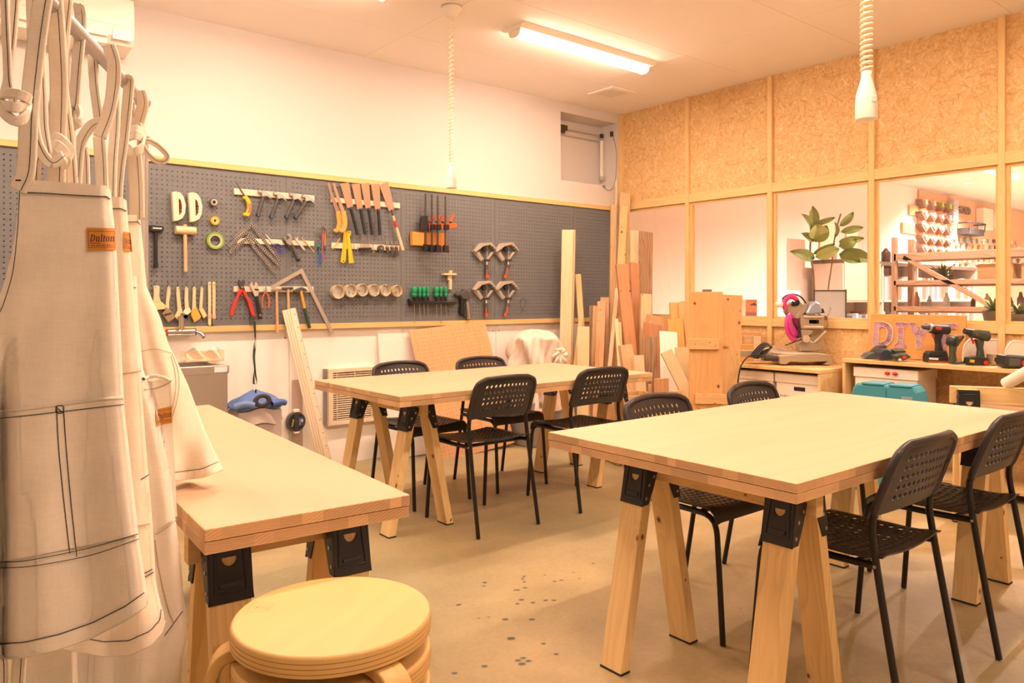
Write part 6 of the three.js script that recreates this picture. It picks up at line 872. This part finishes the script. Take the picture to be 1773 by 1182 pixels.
// DIY string art
{
  const a = onX(1507, 610, -0.1), b = onX(1672, 616, -0.1), z0 = a.z, z1 = b.z, y0 = 0.787, w = z1 - z0, h = 0.305; const t = thing('string_art_board', 'wooden board with DIY F letters in nails and string, standing on the drill counter', 'sign', [-0.115, y0, (z0 + z1) / 2]); t.rotation.z = -0.12;
  mesh('board', uvm(bx(0.018, h, w, 0, h / 2, 0, 0.002), 'z'), wood(0xe8ac62, T.clear), t);
  const font = await new FontLoader().loadAsync('fonts/droid/droid_sans_bold.typeface.json');
  const rg = rngOf(41), th = [std(0xe86a8c, 0.7), std(0x9a8ac8, 0.7), std(0xf4ece4, 0.7), std(0x8a6aa8, 0.7), std(0xe8a0a8, 0.7), std(0xc09aa8, 0.8)], nail = std(0xf4f0ea, 0.35);
  [['D', 0.01], ['I', 0.27], ['Y', 0.43], ['F', 0.72]].forEach(([ch, f]) => {
    const shp = font.generateShapes(ch, 0.175); const pts = []; let holes = []; for (const s of shp) { const e = s.extractPoints(10); pts.push(e.shape); holes = e.holes; }
    const zz = -w / 2 + f * w, off = 0.075, g = new THREE.ShapeGeometry(shp, 10); g.rotateY(-Math.PI / 2).translate(-0.0095, off, zz); const lt = new THREE.Group(); lt.name = 'letter'; t.add(lt); mesh('string_ground', g, th[5], lt);
    const rings = [...pts, ...holes]; const nails = [], strs = [[], [], [], [], []]; const all = [];
    for (const r of rings) { for (let i = 0; i < r.length; i++) { const p = r[i], q = r[(i + 1) % r.length], L = p.distanceTo(q), n = Math.max(1, Math.round(L / 0.009)); for (let k = 0; k < n; k++) all.push(new THREE.Vector2(lerp(p.x, q.x, k / n), lerp(p.y, q.y, k / n))); } }
    for (const p of all) nails.push(rod(V(-0.009, p.y + off, zz + p.x), V(-0.021, p.y + off, zz + p.x), 0.0021, 5));
    for (let i = 0; i < all.length; i++) for (let k = 0; k < 7; k++) { const q = all[Math.floor(rg() * all.length)], p = all[i]; if (p.distanceTo(q) > 0.042 || p.distanceTo(q) < 0.01) continue; strs[Math.floor(rg() * 5)].push(rod(V(-0.013 - rg() * 0.004, p.y + off, zz + p.x), V(-0.013 - rg() * 0.004, q.y + off, zz + q.x), 0.0008, 4)); }
    stuff(mesh('nail', nails, nail, lt)); strs.forEach((s, i) => s.length && stuff(mesh('string', s, th[i], lt)));
  });
}
// cordless tools on the counter (y = 0.785)
{
  const body = std(0x2a3032, 0.42), olive = std(0x3c4a3c, 0.45), lip = std(0x4a4f50, 0.5);
  const d1 = stand('cordless_drill', 'dark cordless drill with red accents and a thick battery', 'drill', 1621, 627, 0.785, { map: s2 });
  d1.bar('motor_housing', [712, 178], [890, 188], 0.029, body, 0, 0.033); d1.bar('chuck', [632, 158], [712, 165], 0.012, lip, 0, 0.021); d1.bar('collar', [700, 165], [722, 168], 0.027, M.alu, 0); { const q = d1.w(885, 187); mesh('rear_cap', new THREE.SphereGeometry(0.033, 16, 12).scale(0.6, 1, 1).translate(q[0], q[1], 0), body, d1.root); } d1.poly('handle', [[745, 225], [835, 235], [815, 300], [838, 405], [768, 410], [772, 330]], body, -0.018, 0.036, 0.006); d1.poly('trigger', [[728, 228], [750, 226], [752, 275], [735, 262]], M.red, -0.01, 0.02, 0.003); d1.poly('foot', [[690, 405], [860, 402], [875, 455], [660, 460], [662, 430]], body, -0.03, 0.06, 0.005); d1.poly('battery', [[658, 462], [876, 458], [872, 522], [665, 515]], body, -0.034, 0.068, 0.004); d1.poly('battery_stripe', [[665, 500], [874, 506], [872, 522], [665, 514]], M.red, -0.035, 0.07, 0.001); d1.poly('side_mark', [[745, 160], [805, 165], [800, 190], [745, 184]], M.red, 0.0265, 0.006, 0.001); d1.poly('maker_mark', [[672, 468], [770, 474], [762, 494], [672, 486]], M.paper, 0.0335, 0.0015, 0.0003);
  const d2 = stand('cordless_drill', 'small green driver with a round motor end, no battery', 'drill', 1655, 631, 0.785, { map: s2 }); { const q = d2.w(930, 305); mesh('motor_end', lathe([[0, 0.028], [0.02, 0.026], [0.03, 0.012], [0.032, -0.02], [0, -0.02]], 20).rotateX(Math.PI / 2).rotateY(-0.5).translate(q[0], q[1], 0), body, d2.root); } d2.poly('body', [[905, 270], [985, 245], [1045, 240], [1050, 262], [1015, 310], [985, 355], [920, 355], [890, 330]], olive, -0.03, 0.05, 0.006); d2.poly('handle', [[915, 350], [980, 350], [965, 430], [978, 520], [912, 518], [918, 430]], olive, -0.018, 0.036, 0.006); d2.poly('foot', [[912, 512], [1040, 510], [1048, 532], [920, 536]], body, -0.025, 0.05, 0.004); d2.poly('side_mark', [[985, 262], [1012, 258], [1008, 280], [985, 282]], M.red, 0.02, 0.003, 0.0005);
  const d3 = stand('cordless_drill', 'green cordless drill with a red trigger and yellow battery label', 'drill', 1690, 632, 0.785, { map: s2 }); d3.bar('motor_housing', [1125, 222], [1295, 252], 0.027, olive, 0, 0.034); d3.bar('chuck', [1062, 200], [1130, 215], 0.018, body, 0, 0.022); { const q = d3.w(1290, 252); mesh('rear_cap', new THREE.SphereGeometry(0.034, 16, 12).scale(0.6, 1, 1).translate(q[0], q[1], 0), body, d3.root); } d3.poly('handle', [[1175, 285], [1255, 300], [1245, 370], [1262, 470], [1190, 475], [1200, 390]], olive, -0.018, 0.036, 0.006); d3.poly('trigger', [[1125, 265], [1165, 300], [1155, 335], [1140, 295]], M.red, -0.01, 0.02, 0.003); d3.poly('battery', [[1090, 470], [1200, 455], [1275, 475], [1280, 548], [1120, 555], [1076, 525]], body, -0.034, 0.068, 0.006); d3.poly('battery_label', [[1088, 488], [1132, 492], [1130, 520], [1086, 515]], M.yellow, 0.0335, 0.0015, 0.0003); { const q = d3.w(1248, 520); mesh('release_button', rod(V(q[0], q[1], 0.03), V(q[0], q[1], 0.038), 0.014, 14), M.red, d3.root); } d3.poly('side_mark', [[1155, 218], [1218, 232], [1210, 252], [1155, 240]], M.red, 0.024, 0.004, 0.0005);
  const sd = stand('orbital_sander', 'pointed delta sander lying on the drill counter in front of the letters', 'sander', 1500, 621, 0.785, { map: s2 }); sd.poly('pad', [[20, 470], [50, 430], [150, 400], [170, 440], [120, 490]], std(0x5c6468, 0.5), -0.04, 0.08, 0.006); sd.poly('nose', [[110, 405], [170, 355], [235, 340], [255, 365], [180, 420]], lip, -0.03, 0.06, 0.006);
  const jg = stand('jigsaw', 'dark blue-grey corded sander body lying behind its delta head', 'power tool', 1536, 624, 0.785, { map: s2 }); jg.poly('body', [[175, 420], [210, 385], [260, 380], [310, 400], [400, 395], [430, 420], [400, 460], [320, 490], [180, 492]], std(0x34404a, 0.45), -0.05, 0.08, 0.008); jg.poly('band', [[300, 390], [410, 385], [440, 415], [330, 430]], lip, -0.045, 0.09, 0.006);
  const js = stand('cordless_screwdriver', 'small red and green palm screwdriver lying on the counter', 'screwdriver', 1554, 626, 0.785, { map: s2 }); js.poly('body', [[325, 450], [380, 432], [450, 425], [505, 462], [450, 490], [380, 502], [335, 480]], olive, -0.03, 0.06, 0.008); js.poly('red_panel', [[400, 450], [440, 445], [448, 475], [412, 484]], M.red, 0.0295, 0.002, 0.0005); { const q = js.w(378, 493); mesh('nose', new THREE.SphereGeometry(0.012, 12, 8).translate(q[0], q[1], 0.03), M.alu, js.root); }
  const bl = stand('dark_power_tool', 'black power tool with a round red switch lying at the counter end', 'power tool', 1755, 637, 0.785, { map: s2 }); bl.poly('body', [[1435, 450], [1460, 440], [1600, 450], [1680, 455], [1700, 560], [1600, 575], [1450, 572], [1430, 540]], body, -0.05, 0.1, 0.01); { const q = bl.w(1622, 522); mesh('switch', rod(V(q[0], q[1], 0.048), V(q[0], q[1], 0.056), 0.018, 16), M.red, bl.root); } bl.poly('panel', [[1460, 470], [1580, 478], [1575, 550], [1465, 548]], lip, 0.0485, 0.003, 0.001);
  const mb = stand('metal_cube', 'small square metal block with a round hole', 'block', 1724, 633, 0.785, { map: s2, turn: 0.2 }); mb.poly('block', [[1342, 440], [1428, 440], [1428, 550], [1342, 545]], std(0xb9a890, 0.4, { metalness: 0.5 }), -0.045, 0.05, 0.002, [(() => { const r = []; for (let i = 0; i < 16; i++) r.push([1388 + 24 * Math.cos(i * Math.PI / 8), 495 + 24 * Math.sin(-i * Math.PI / 8)]); return r; })()]); mb.poly('bore_back', [[1350, 450], [1420, 450], [1420, 540], [1350, 538]], M.rubber, -0.043, 0.01, 0.001);
  [[1050, 1480, 'rounded white plastic tray behind the green drill'], [1480, 1720, 'second rounded white plastic tray beyond the first']].forEach(([x0, x1, label], i) => { const q = s2((x0 + x1) / 2, 520), p = onX(q[0], q[1], -0.09), t = stand('white_tray', label, 'tray', q[0], q[1], 0.785, { map: s2, d: (p.x - CAM.x) * FW.x + (p.z - CAM.z) * FW.z, group: 'white plastic trays' }); t.root.position.y = 0.786; const y0 = 520; t.poly('tray', [[x0 + 10, y0], [x0 - 5, y0 - 80], [x0 + 10, 340], [x0 + 50, 285], [x0 + 95, 268], [x1 - 60, 275], [x1 - 15, 295], [x1, 340], [x1 - 5, y0]], std(0xf6f0ea, 0.15), -0.01, 0.012, 0.003); t.path('rim', [[x0 + 4, y0], [x0 - 2, y0 - 80], [x0 + 14, 342], [x0 + 52, 290], [x0 + 95, 273], [x1 - 60, 280], [x1 - 18, 298], [x1 - 4, 342], [x1 - 8, y0]], 0.006, std(0xf6f0ea, 0.12), 0.0); t.root.rotation.x = 0; });
}
{ // blue tool case
  const p = onY(1575, 730, 0.42), t = thing('tool_case', 'teal blue plastic tool case standing behind the big worktable', 'case', [-0.72, 0, 2.9], 0.08); const tm = std(0x3f93a8, 0.4), top = CAM.y + (HZ - 662) * 4.75 / FL;
  mesh('body', prism([[-0.19, 0], [0.19, 0], [0.205, top - 0.1], [0.19, top - 0.03], [0.165, top], [-0.165, top], [-0.19, top - 0.03], [-0.205, top - 0.1]], 0.16, 0.012).rotateY(-Math.PI / 2).translate(0.08, 0, 0), tm, t); mesh('ridge', [bx(0.166, 0.012, 0.13, 0, top + 0.002, -0.07, 0.004), bx(0.166, 0.012, 0.13, 0, top + 0.002, 0.09, 0.004)], tm, t); mesh('seam', bx(0.168, top - 0.05, 0.004, 0, top / 2, 0.012, 0.001), std(0x2d7688, 0.45), t);
  mesh('sticker', bx(0.002, 0.035, 0.06, -0.081, top - 0.075, 0.13, 0), std(0x8aa4ac, 0.5), t); mesh('latch', bx(0.012, 0.05, 0.05, -0.084, top - 0.16, -0.08, 0.004), std(0x2d7688, 0.45), t); mesh('handle', tube([V(-0.05, top * 0.3, -0.06), V(-0.14, top * 0.3, -0.05), V(-0.14, top * 0.3, 0.05), V(-0.05, top * 0.3, 0.06)], 0.012, 24, 8), tm, t);
}
// folded sawhorses at the counter end
[[1, -1.0, 3.68, 0.55, 'folded pine sawhorse standing between the big table and the drill counter'], [2, -0.72, 4.3, 0.62, 'second folded pine sawhorse standing beside the first by the counter']].forEach(([k, x, z, turn, label]) => { const s = makeSawhorse(label, [x, 0, z], turn, 0.62, 0.74, 0.1); s.userData.group = 'spare sawhorses by the counter'; });
{ const a = atD(1742, 664, 3.9), b = atD(1800, 632, 3.7); const t = solo('pvc_pipe', 'white plastic pipe lying slanted over the spare sawhorses', 'pipe', rod(a, b, 0.03, 16), M.whitePl); }
// ================================================================ THE SHOP BEYOND THE GLASS
{ // rubber plant
  const p = atD(1412, 540, 6.7), t = thing('potted_plant', 'tall rubber plant with broad green leaves beyond the window', 'plant', [p.x, 0, p.z], YAW - Math.PI / 2), d = 6.7, w = (px, py, z = 0) => V((px - 1412) * d / FL, CAM.y + (HZ - py) * d / FL, z);
  mesh('pot', lathe([[0, 0], [0.13, 0], [0.17, 0.3], [0.18, 0.32], [0.165, 0.32], [0.15, 0.3], [0, 0.29]], 28), std(0xd8cfc4, 0.7), t); mesh('stem', tube([V(-0.02, 0.28, 0), w(1410, 520), w(1408, 470), w(1403, 440), w(1404, 400), w(1403, 366)], 0.009, 40, 8), std(0x8a7458, 0.8), t); mesh('stem', tube([V(0.02, 0.28, 0.02), w(1432, 520), w(1440, 460), w(1444, 420), w(1450, 390), w(1456, 370)], 0.007, 40, 8), std(0x8a7458, 0.8), t);
  const lm = [std(0x98ae68, 0.45, { side: THREE.DoubleSide }), std(0xb0c47c, 0.45, { side: THREE.DoubleSide }), std(0x829a5c, 0.45, { side: THREE.DoubleSide })];
  const leaf = (bx0, by0, tx, ty, wid, k, z = 0.0, tip = 0.04) => { const A = w(bx0, by0, z), B = w(tx, ty, z + tip), D = B.clone().sub(A), L = D.length(), up = D.clone().normalize(), sd = up.clone().cross(V(0, 0, 1)).normalize(); mesh('leaf', grid(8, 12, (u, v) => { const s = (u - 0.5) * 2, ww = wid * Math.pow(Math.sin(Math.PI * Math.pow(v, 0.75)), 0.75) * 0.5; return A.clone().addScaledVector(D, v).addScaledVector(sd, s * ww).add(V(0, -0.03 * v * v * 0, 0.025 * Math.abs(s) + 0.04 * Math.sin(v * 3))); }), lm[k], t); };
  leaf(1404, 396, 1402, 358, 0.1, 0); leaf(1403, 392, 1382, 372, 0.06, 1, 0.02); leaf(1406, 390, 1438, 378, 0.05, 0, 0.03); leaf(1408, 415, 1404, 390, 0.17, 1, 0.06); leaf(1406, 420, 1422, 392, 0.12, 0, 0.05); leaf(1406, 418, 1380, 405, 0.07, 0, 0.03); leaf(1404, 448, 1354, 437, 0.1, 2, 0.06, 0.1); leaf(1404, 440, 1438, 423, 0.06, 0, 0.03); leaf(1406, 446, 1440, 432, 0.1, 1, 0.05, 0.08); leaf(1452, 392, 1472, 368, 0.07, 0, 0); leaf(1452, 402, 1487, 395, 0.07, 0, 0.02); leaf(1446, 420, 1486, 414, 0.07, 0, 0.05); leaf(1446, 428, 1472, 416, 0.11, 0, 0.06); leaf(1446, 436, 1420, 430, 0.06, 1, 0.04); leaf(1446, 440, 1492, 450, 0.13, 2, 0.07, 0.1); leaf(1444, 442, 1470, 456, 0.1, 2, 0.09, 0.1); leaf(1446, 410, 1440, 386, 0.04, 0, 0);
}
{ // shelf unit with binders
  const x0 = 3.9, x1 = 8.3, z = 0.02, top = 1.71, t = thing('shop_shelf', 'dark-topped shelf unit against the shop wall behind the plant', 'shelf', [(x0 + x1) / 2, 0, z]), L = x1 - x0, sh = std(0xd8c8bc, 0.6);
  mesh('top_board', bx(L, 0.05, 0.44, 0, top - 0.025, 0), std(0x6b5b50, 0.6), t); for (const y of [0.06, 0.62, 1.17]) mesh('shelf_board', bx(L, 0.03, 0.42, 0, y, 0), sh, t); for (let k = 0; k <= 4; k++) mesh('divider', bx(0.03, top - 0.05, 0.42, -L / 2 + 0.015 + k * (L - 0.03) / 4, (top - 0.05) / 2, 0), sh, t); mesh('back_panel', bx(L, top - 0.05, 0.012, 0, (top - 0.05) / 2, -0.2), std(0xcdbcae, 0.8), t);
  mesh('front_panel', bx(1.0, 0.5, 0.014, -L / 2 + 0.52, 1.43, 0.214), std(0xd2b49c, 0.7), t);
  const r = rngOf(9), cols = [0xb8a898, 0x7c8490, 0xcfc8c4, 0x9c8474, 0xdad6d8, 0x8c94a4, 0xa07c60, 0xc8d0dc]; const names = ['grey', 'slate', 'pale', 'brown', 'white', 'blue-grey', 'tan', 'ice blue'];
  for (const [y, ya, k0] of [[1.185, 0.36, 1], [0.635, 0.4, 0]]) for (let x = x0 + (k0 ? 1.06 : 0.1); x < x1 - 0.1;) { const w = 0.045 + r() * 0.06, h = ya * (0.75 + r() * 0.22), k = Math.floor(r() * cols.length); const fr = ((x - x0) % ((L - 0.03) / 4)); if (fr > (L - 0.03) / 4 - w - 0.03 || fr < 0.035) { x += 0.05; continue; } solo('binder', names[k] + ' binder standing in the shop shelf', 'binder', bx(w - 0.004, h, 0.28, 0, h / 2, 0, 0.003), M['b' + k] || (M['b' + k] = std(cols[k], 0.6)), 'binders in the shop shelf', [x + w / 2, y + 0.001, 0.06]); x += w + (r() < 0.1 ? 0.1 : 0.002); }
  // things on top
  const g = (px, py, label, w, h, col) => { const q = onZ(px, py, 0.05); solo('display_card', label, 'card', bx(w, h, 0.03, 0, h / 2, 0, 0.004), std(col, 0.6), undefined, [q.x, top + 0.001, 0.05]); };
  g(1430, 450, 'tan framed card on the shelf unit behind the plant', 0.34, 0.5, 0xd9a888); g(1474, 450, 'pale triangular parcel on the shelf unit', 0.3, 0.42, 0xe0c0a4);
  const q = onZ(1534, 450, 0.05); const b = thing('pump_bottle', 'dark pump bottle on the shop shelf end', 'bottle', [q.x, top + 0.001, 0.05]); mesh('body', lathe([[0, 0], [0.06, 0], [0.062, 0.15], [0.03, 0.19], [0.02, 0.21], [0, 0.21]], 16), std(0x5a4438, 0.3), b); mesh('pump', rod(V(0, 0.21, 0), V(0, 0.27, 0), 0.01, 8), M.whitePl, b);
}
{ // framed blue-grey panel leaning near the glass
  const c = atD(1437, 530, 6.15), t = thing('framed_panel', 'pale blue-grey framed panel standing just beyond the window', 'panel', [c.x, 0, c.z], -1.15), w = 0.24, top = CAM.y + (HZ - 503) * 6.15 / FL; mesh('sheet', bx(w, 0.5, 0.01, 0, top - 0.25, 0), std(0xb4c4d8, 0.5), t); mesh('frame', [bx(0.012, 0.52, 0.02, -w / 2, top - 0.25, 0), bx(0.012, 0.52, 0.02, w / 2, top - 0.25, 0), bx(w, 0.012, 0.02, 0, top, 0)], M.dkgrey, t); mesh('easel_leg', [rod(V(-w / 2, 0, 0.06), V(-w / 2, top - 0.3, 0), 0.01, 8), rod(V(w / 2, 0, 0.06), V(w / 2, top - 0.3, 0), 0.01, 8), rod(V(0, 0, -0.2), V(0, top - 0.1, -0.01), 0.01, 8)], M.dkgrey, t);
}
{ // brown timber rack with cross braces
  const X0 = 3.0, bm = wood(0xb08c70, T.dark, 0.7); const t = thing('display_rack', 'brown timber display rack with cross braces in the shop', 'rack', [X0, 0, 0]);
  const at = (px, py) => { const p = onX(px, py, X0); return V(0, p.y, p.z); };
  const bar = (a, b, th, part) => { const d = b.clone().sub(a), L = d.length(), g = bx(0.05, th, L, 0, 0, 0, 0.002).rotateX(-Math.atan2(d.y, d.z)).translate(0, (a.y + b.y) / 2, (a.z + b.z) / 2); mesh(part, g, bm, t); };
  const zA = at(1549, 500).z, zB = zA + 4.4, yT = at(1640, 442).y; for (const z of [zA, zA + 2.2, zB]) for (const dx of [0, 0.4]) { mesh('upright', bx(0.05, z === zA ? yT + 0.22 : yT, 0.05, dx, (z === zA ? yT + 0.22 : yT) / 2, z, 0.002), bm, t); }
  for (const y of [yT, yT - 0.28, yT - 0.56, yT - 0.86]) { mesh('beam', bx(0.05, y === yT ? 0.08 : 0.05, zB - zA, 0.0, y, (zA + zB) / 2, 0.002), bm, t); mesh('shelf_board', bx(0.4, 0.02, zB - zA, 0.22, y - 0.03, (zA + zB) / 2, 0.002), bm, t); }
  for (const k of [0, 1]) { const a = zA + k * 2.2; bar(V(-0.052, yT, a + 0.1), V(-0.052, yT - 0.62, a + 1.1), 0.045, 'brace'); bar(V(-0.052, yT - 0.62, a + 1.14), V(-0.052, yT - 0.1, a + 2.15), 0.045, 'brace'); bar(V(-0.052, yT - 0.66, a + 1.08), V(-0.052, yT - 0.86, a + 0.7), 0.045, 'brace'); }
  // bottles, baskets and pots on the rack
  const r = rngOf(55), bt = lathe([[0, 0], [0.028, 0], [0.03, 0.13], [0.015, 0.165], [0.012, 0.2], [0, 0.2]], 12), gm = [std(0xdce8f0, 0.15, { metalness: 0.1 }), std(0xc8a080, 0.4), std(0xe8e0dc, 0.4), std(0x7a6a60, 0.4), std(0xb8d0e0, 0.2)], gn = ['clear bluish', 'amber', 'white', 'dark brown', 'ice blue'];
  for (const y of [yT - 0.28, yT - 0.56]) for (let z = zA + 0.12; z < zB - 0.1; z += 0.1 + r() * 0.16) { const k = Math.floor(r() * 5); if (y > yT - 0.3 && z < zA + 1.5) continue; const m = solo('bottle', gn[k] + ' bottle on a brown shop rack shelf', 'bottle', bt, gm[k], 'bottles on the shop rack', [X0 + 0.1 + r() * 0.2, y - 0.019, z]); m.scale.setScalar(0.8 + r() * 0.35); m.scale.y *= 0.9; }
  for (const [dz, w, col, nm] of [[0.35, 0.32, 0x8c6e54, 'brown wicker'], [0.9, 0.36, 0x6e5e56, 'dark slate'], [1.45, 0.3, 0xc09070, 'tan'], [2.6, 0.34, 0x8c6e54, 'grey-brown']]) solo('storage_basket', nm + ' storage basket on the low shelf of the shop rack', 'basket', prism([[-w / 2, 0], [w / 2, 0], [w / 2 + 0.02, 0.18], [-w / 2 - 0.02, 0.18]], 0.26, 0.008).rotateY(-Math.PI / 2), std(col, 0.85, { bumpMap: T.weave, bumpScale: 0.004 }), undefined, [X0 + 0.36, yT - 0.879, zA + dz]);
  for (const [dz, label] of [[0.95, 'crate box of goods standing on the rack top shelf'], [1.34, 'second crate box of goods standing on the rack top shelf']]) solo('goods_box', label, 'box', bx(0.28, 0.2, 0.32, 0, 0.1, 0, 0.004), M.tan, undefined, [X0 + 0.22, yT - 0.299, zA + dz]);
  const bush = (label, px, py, d, R, n, seed, col, y0, xz) => { const p = atD(px, py, d), t2 = thing('leafy_plant', label, 'plant', xz ? [xz[0], y0, xz[1]] : [p.x, y0, p.z]), q = rngOf(seed), leafs = []; mesh('pot', lathe([[0, 0], [R * 0.5, 0], [R * 0.62, R * 0.6], [R * 0.5, R * 0.6], [0, R * 0.55]], 16), std(0x5a5450, 0.6), t2); for (let i = 0; i < n; i++) { const a = q() * 6.28, e = 0.3 + q() * 1.1, L = R * (0.8 + q() * 0.9), dir = V(Math.cos(a) * Math.cos(e), Math.sin(e), Math.sin(a) * Math.cos(e)), tip = dir.clone().multiplyScalar(L).add(V(0, R * 0.5 - L * 0.15, 0)), sd = V(-Math.sin(a), 0, Math.cos(a)); leafs.push(grid(2, 5, (u, v) => V(0, R * 0.5, 0).lerp(tip, v).addScaledVector(sd, (u - 0.5) * R * 0.16 * Math.sin(Math.PI * (0.1 + v * 0.9))).add(V(0, -v * v * L * 0.18, 0)))); } stuff(mesh('foliage', leafs, std(col, 0.5, { side: THREE.DoubleSide }), t2)); };
  bush('arching green fern on the rack shelf beside the upright', 1595, 490, 9.4, 0.16, 46, 3, 0x8a9a5c, yT - 0.299, [X0 + 0.2, zA + 0.42]); bush('dense green plant in a black tray by the window', 1722, 545, 5.9, 0.14, 90, 8, 0x5d7438, 1.02); bush('low green plant in a black tray beyond the stud', 1765, 550, 5.4, 0.12, 70, 12, 0x66783c, 1.02);
  const tb = thing('shop_table', 'low shop table just beyond the partition carrying potted plants', 'table', [0.75, 0, 3.9]); mesh('top', bx(0.6, 0.03, 2.0, 0, 1.004, 0), M.tan, tb); for (const sx of [-0.26, 0.26]) for (const sz of [-0.9, 0.9]) mesh('leg', bx(0.05, 0.99, 0.05, sx, 0.495, sz), M.tan, tb);
}
{ // tool wall far behind
  const xA = 7.35, z = SZ0, pm = std(0xe4b898, 0.7); const wl = thing('shop_pegboard', 'tan goods wall far back in the shop', 'goods wall', [xA, 0, z]); mesh('panel', bx(9.4, H - 0.05, 0.03, 4.7, H / 2 - 0.02, 0.017, 0.001), pm, wl);
  for (const [y, x] of [[2.62, -0.35], [2.32, -0.6]]) mesh('side_plank', bx(0.5, 0.16, 0.03, x + 0.25, y, 0.018, 0.002), M.tan, wl);
  const at = (px, py) => onZ(px, py, z + 0.06), r = rngOf(71);
  // zigzag racks with cans
  const rows = [[340, 352], [361, 372], [382, 392], [402, 410], [420, 428]]; const cm = [[0xe8dcc8, 0xd8d0a8], [0xb8c0c4, 0xd8d4cc], [0xc8c4bc, 0x9c8c80], [0xd88a80, 0xc8d0cc], [0xb8a494, 0xc0b4a8]];
  rows.forEach(([py, py1], i) => { const a = at(1588, py + 5), b = at(1644, py1 + 8), n = 4, t = thing('zigzag_rack', ['first', 'second', 'third', 'fourth', 'fifth'][i] + ' zigzag bottle rack counting down from the ceiling on the far goods wall', 'rack', [a.x, a.y, z + 0.033], 0, 'zigzag racks on the goods wall'), pts = []; const Lx = b.x - a.x, st = Lx / n; for (let k = 0; k <= n * 2; k++) pts.push([k * st / 2, k % 2 ? -0.1 : 0.0]); const lower = pts.map(([x, y]) => [x, y - 0.035]).reverse(); mesh('ledge', prism([...pts, ...lower], 0.1, 0.002), std(0x8a6654, 0.6), t);
    for (let k = 0; k < n; k++) solo('spray_can', (['cream', 'blue-grey', 'silver', 'coral red', 'taupe'][i]) + ' can lying in a zigzag rack of the far goods wall', 'can', rod(V(0, 0, 0), V(0, 0, 0.11), 0.045, 16), i === 0 && k > 1 ? M.canG || (M.canG = std(0x9ac848, 0.4)) : M['c' + i + (k % 2)] || (M['c' + i + (k % 2)] = std(cm[i][k % 2], 0.4)), 'cans in the zigzag racks', [a.x + (k + 0.5) * st, a.y - 0.035, z + 0.035]); });
  const span = (p0, p1, py) => { const a = at(p0, py), b = at(p1, py); return [(a.x + b.x) / 2, b.x - a.x]; };
  const font = await new FontLoader().loadAsync('fonts/droid/droid_sans_bold.typeface.json'), lp = at(1653, 367), lw = span(1653, 1681, 364)[1]; const sgn = thing('wall_lettering', 'grey raised capital letters on the far goods wall', 'sign', [lp.x, lp.y, z + 0.033]); const tg = new TextGeometry('BEYOND', { font, size: 0.13, depth: 0.03, curveSegments: 3 }); tg.computeBoundingBox(); tg.scale(lw / (tg.boundingBox.max.x), 1, 1); mesh('letters', tg, std(0x8a7c74, 0.5), sgn);
  const yOf = (px, py) => at(px, py).y;
  { const [cx, w] = span(1643, 1651, 366), h = yOf(1647, 345) - yOf(1647, 384); solo('wall_cabinet', 'pale grey slatted wall cabinet beside the zigzag racks', 'cabinet', [bx(w, h, 0.1, 0, 0, 0.05, 0.004), ...Array.from({ length: 7 }, (_, i) => bx(w * 0.9, 0.02, 0.02, 0, -h * 0.4 + i * h * 0.13, 0.105, 0.002))], std(0xc4c4cc, 0.5), undefined, [cx, yOf(1647, 366), z + 0.034]); }
  { const [cx, w] = span(1692, 1708, 380), h = yOf(1700, 362) - yOf(1700, 398), lt = thing('white_cabinet', 'tall white slatted box on the far goods wall', 'cabinet', [cx, yOf(1700, 398), z + 0.034]); mesh('box', bx(w, h, 0.14, 0, h / 2, 0.07, 0.01), M.whitePl, lt); for (let k = 0; k < 8; k++) mesh('slat', bx(w * 0.9, 0.02, 0.01, 0, h * (0.1 + k * 0.11), 0.145, 0.002), M.card, lt); }
  { const [cx, w] = span(1660, 1686, 402), y0 = yOf(1673, 408), h = yOf(1673, 397) - y0, hh = yOf(1673, 388) - y0, bs = thing('wire_basket', 'black wire basket on a bracket of the far goods wall', 'basket', [cx, y0, z + 0.034]); mesh('tray', bx(w, h, 0.2, 0, h / 2, 0.1, 0.01), M.dkgrey, bs); mesh('rim', tube([V(-w / 2, hh, 0.02), V(-w / 2, hh, 0.22), V(w / 2, hh, 0.22), V(w / 2, hh, 0.02)], 0.012, 30, 6), M.dkgrey, bs); for (const x of [-w / 2, 0, w / 2]) mesh('wire', rod(V(x, h * 0.6, 0.2), V(x, hh, 0.21), 0.01, 6), M.dkgrey, bs); }
  [[1712, 377], [1722, 379], [1730, 381]].forEach(([px, py], i) => { const c = at(px, py); solo('ring_handle', ['first', 'second', 'third'][i] + ' pale oval ring hanging beside the tall white box', 'ring', new THREE.TorusGeometry(0.09, 0.026, 8, 24).scale(0.75, 1.6, 1), std(0xcfd0cc, 0.4), 'oval rings on the goods wall', [c.x, c.y, z + 0.07]); });
  const kinds = [['small grey hand tool', 0x9a948e], ['small tan packet', 0xe0b494], ['small pale blister pack', 0xefe4da], ['small dark hand tool', 0x6a5c54], ['small teal packet', 0x9ab4b4], ['small rust packet', 0xc88a68]];
  for (let row = 0; row < 6; row++) for (let q = 0; q < 12; q++) { const px = 1655 + q * 9.6 + (row % 2) * 3, py = 411 + row * 10.5 + (px - 1652) * 0.05, c = at(px, py), k = Math.floor(r() * kinds.length), h = 0.06 + r() * 0.06; solo('hanging_goods', kinds[k][0] + ' hanging on the far goods wall', 'goods', r() < 0.5 ? bx(0.06 + r() * 0.1, h, 0.04, 0, -h / 2, 0, 0.005) : [rod(V(0, -h, 0), V(0, 0, 0), 0.018, 8), rod(V(-0.05, -0.02, 0), V(0.05, -0.02, 0), 0.022, 8)], M['k' + k] || (M['k' + k] = std(kinds[k][1], 0.5)), 'small goods on the shop wall', [c.x, c.y, z + 0.056]); }
}
renderer.render(scene, camera);
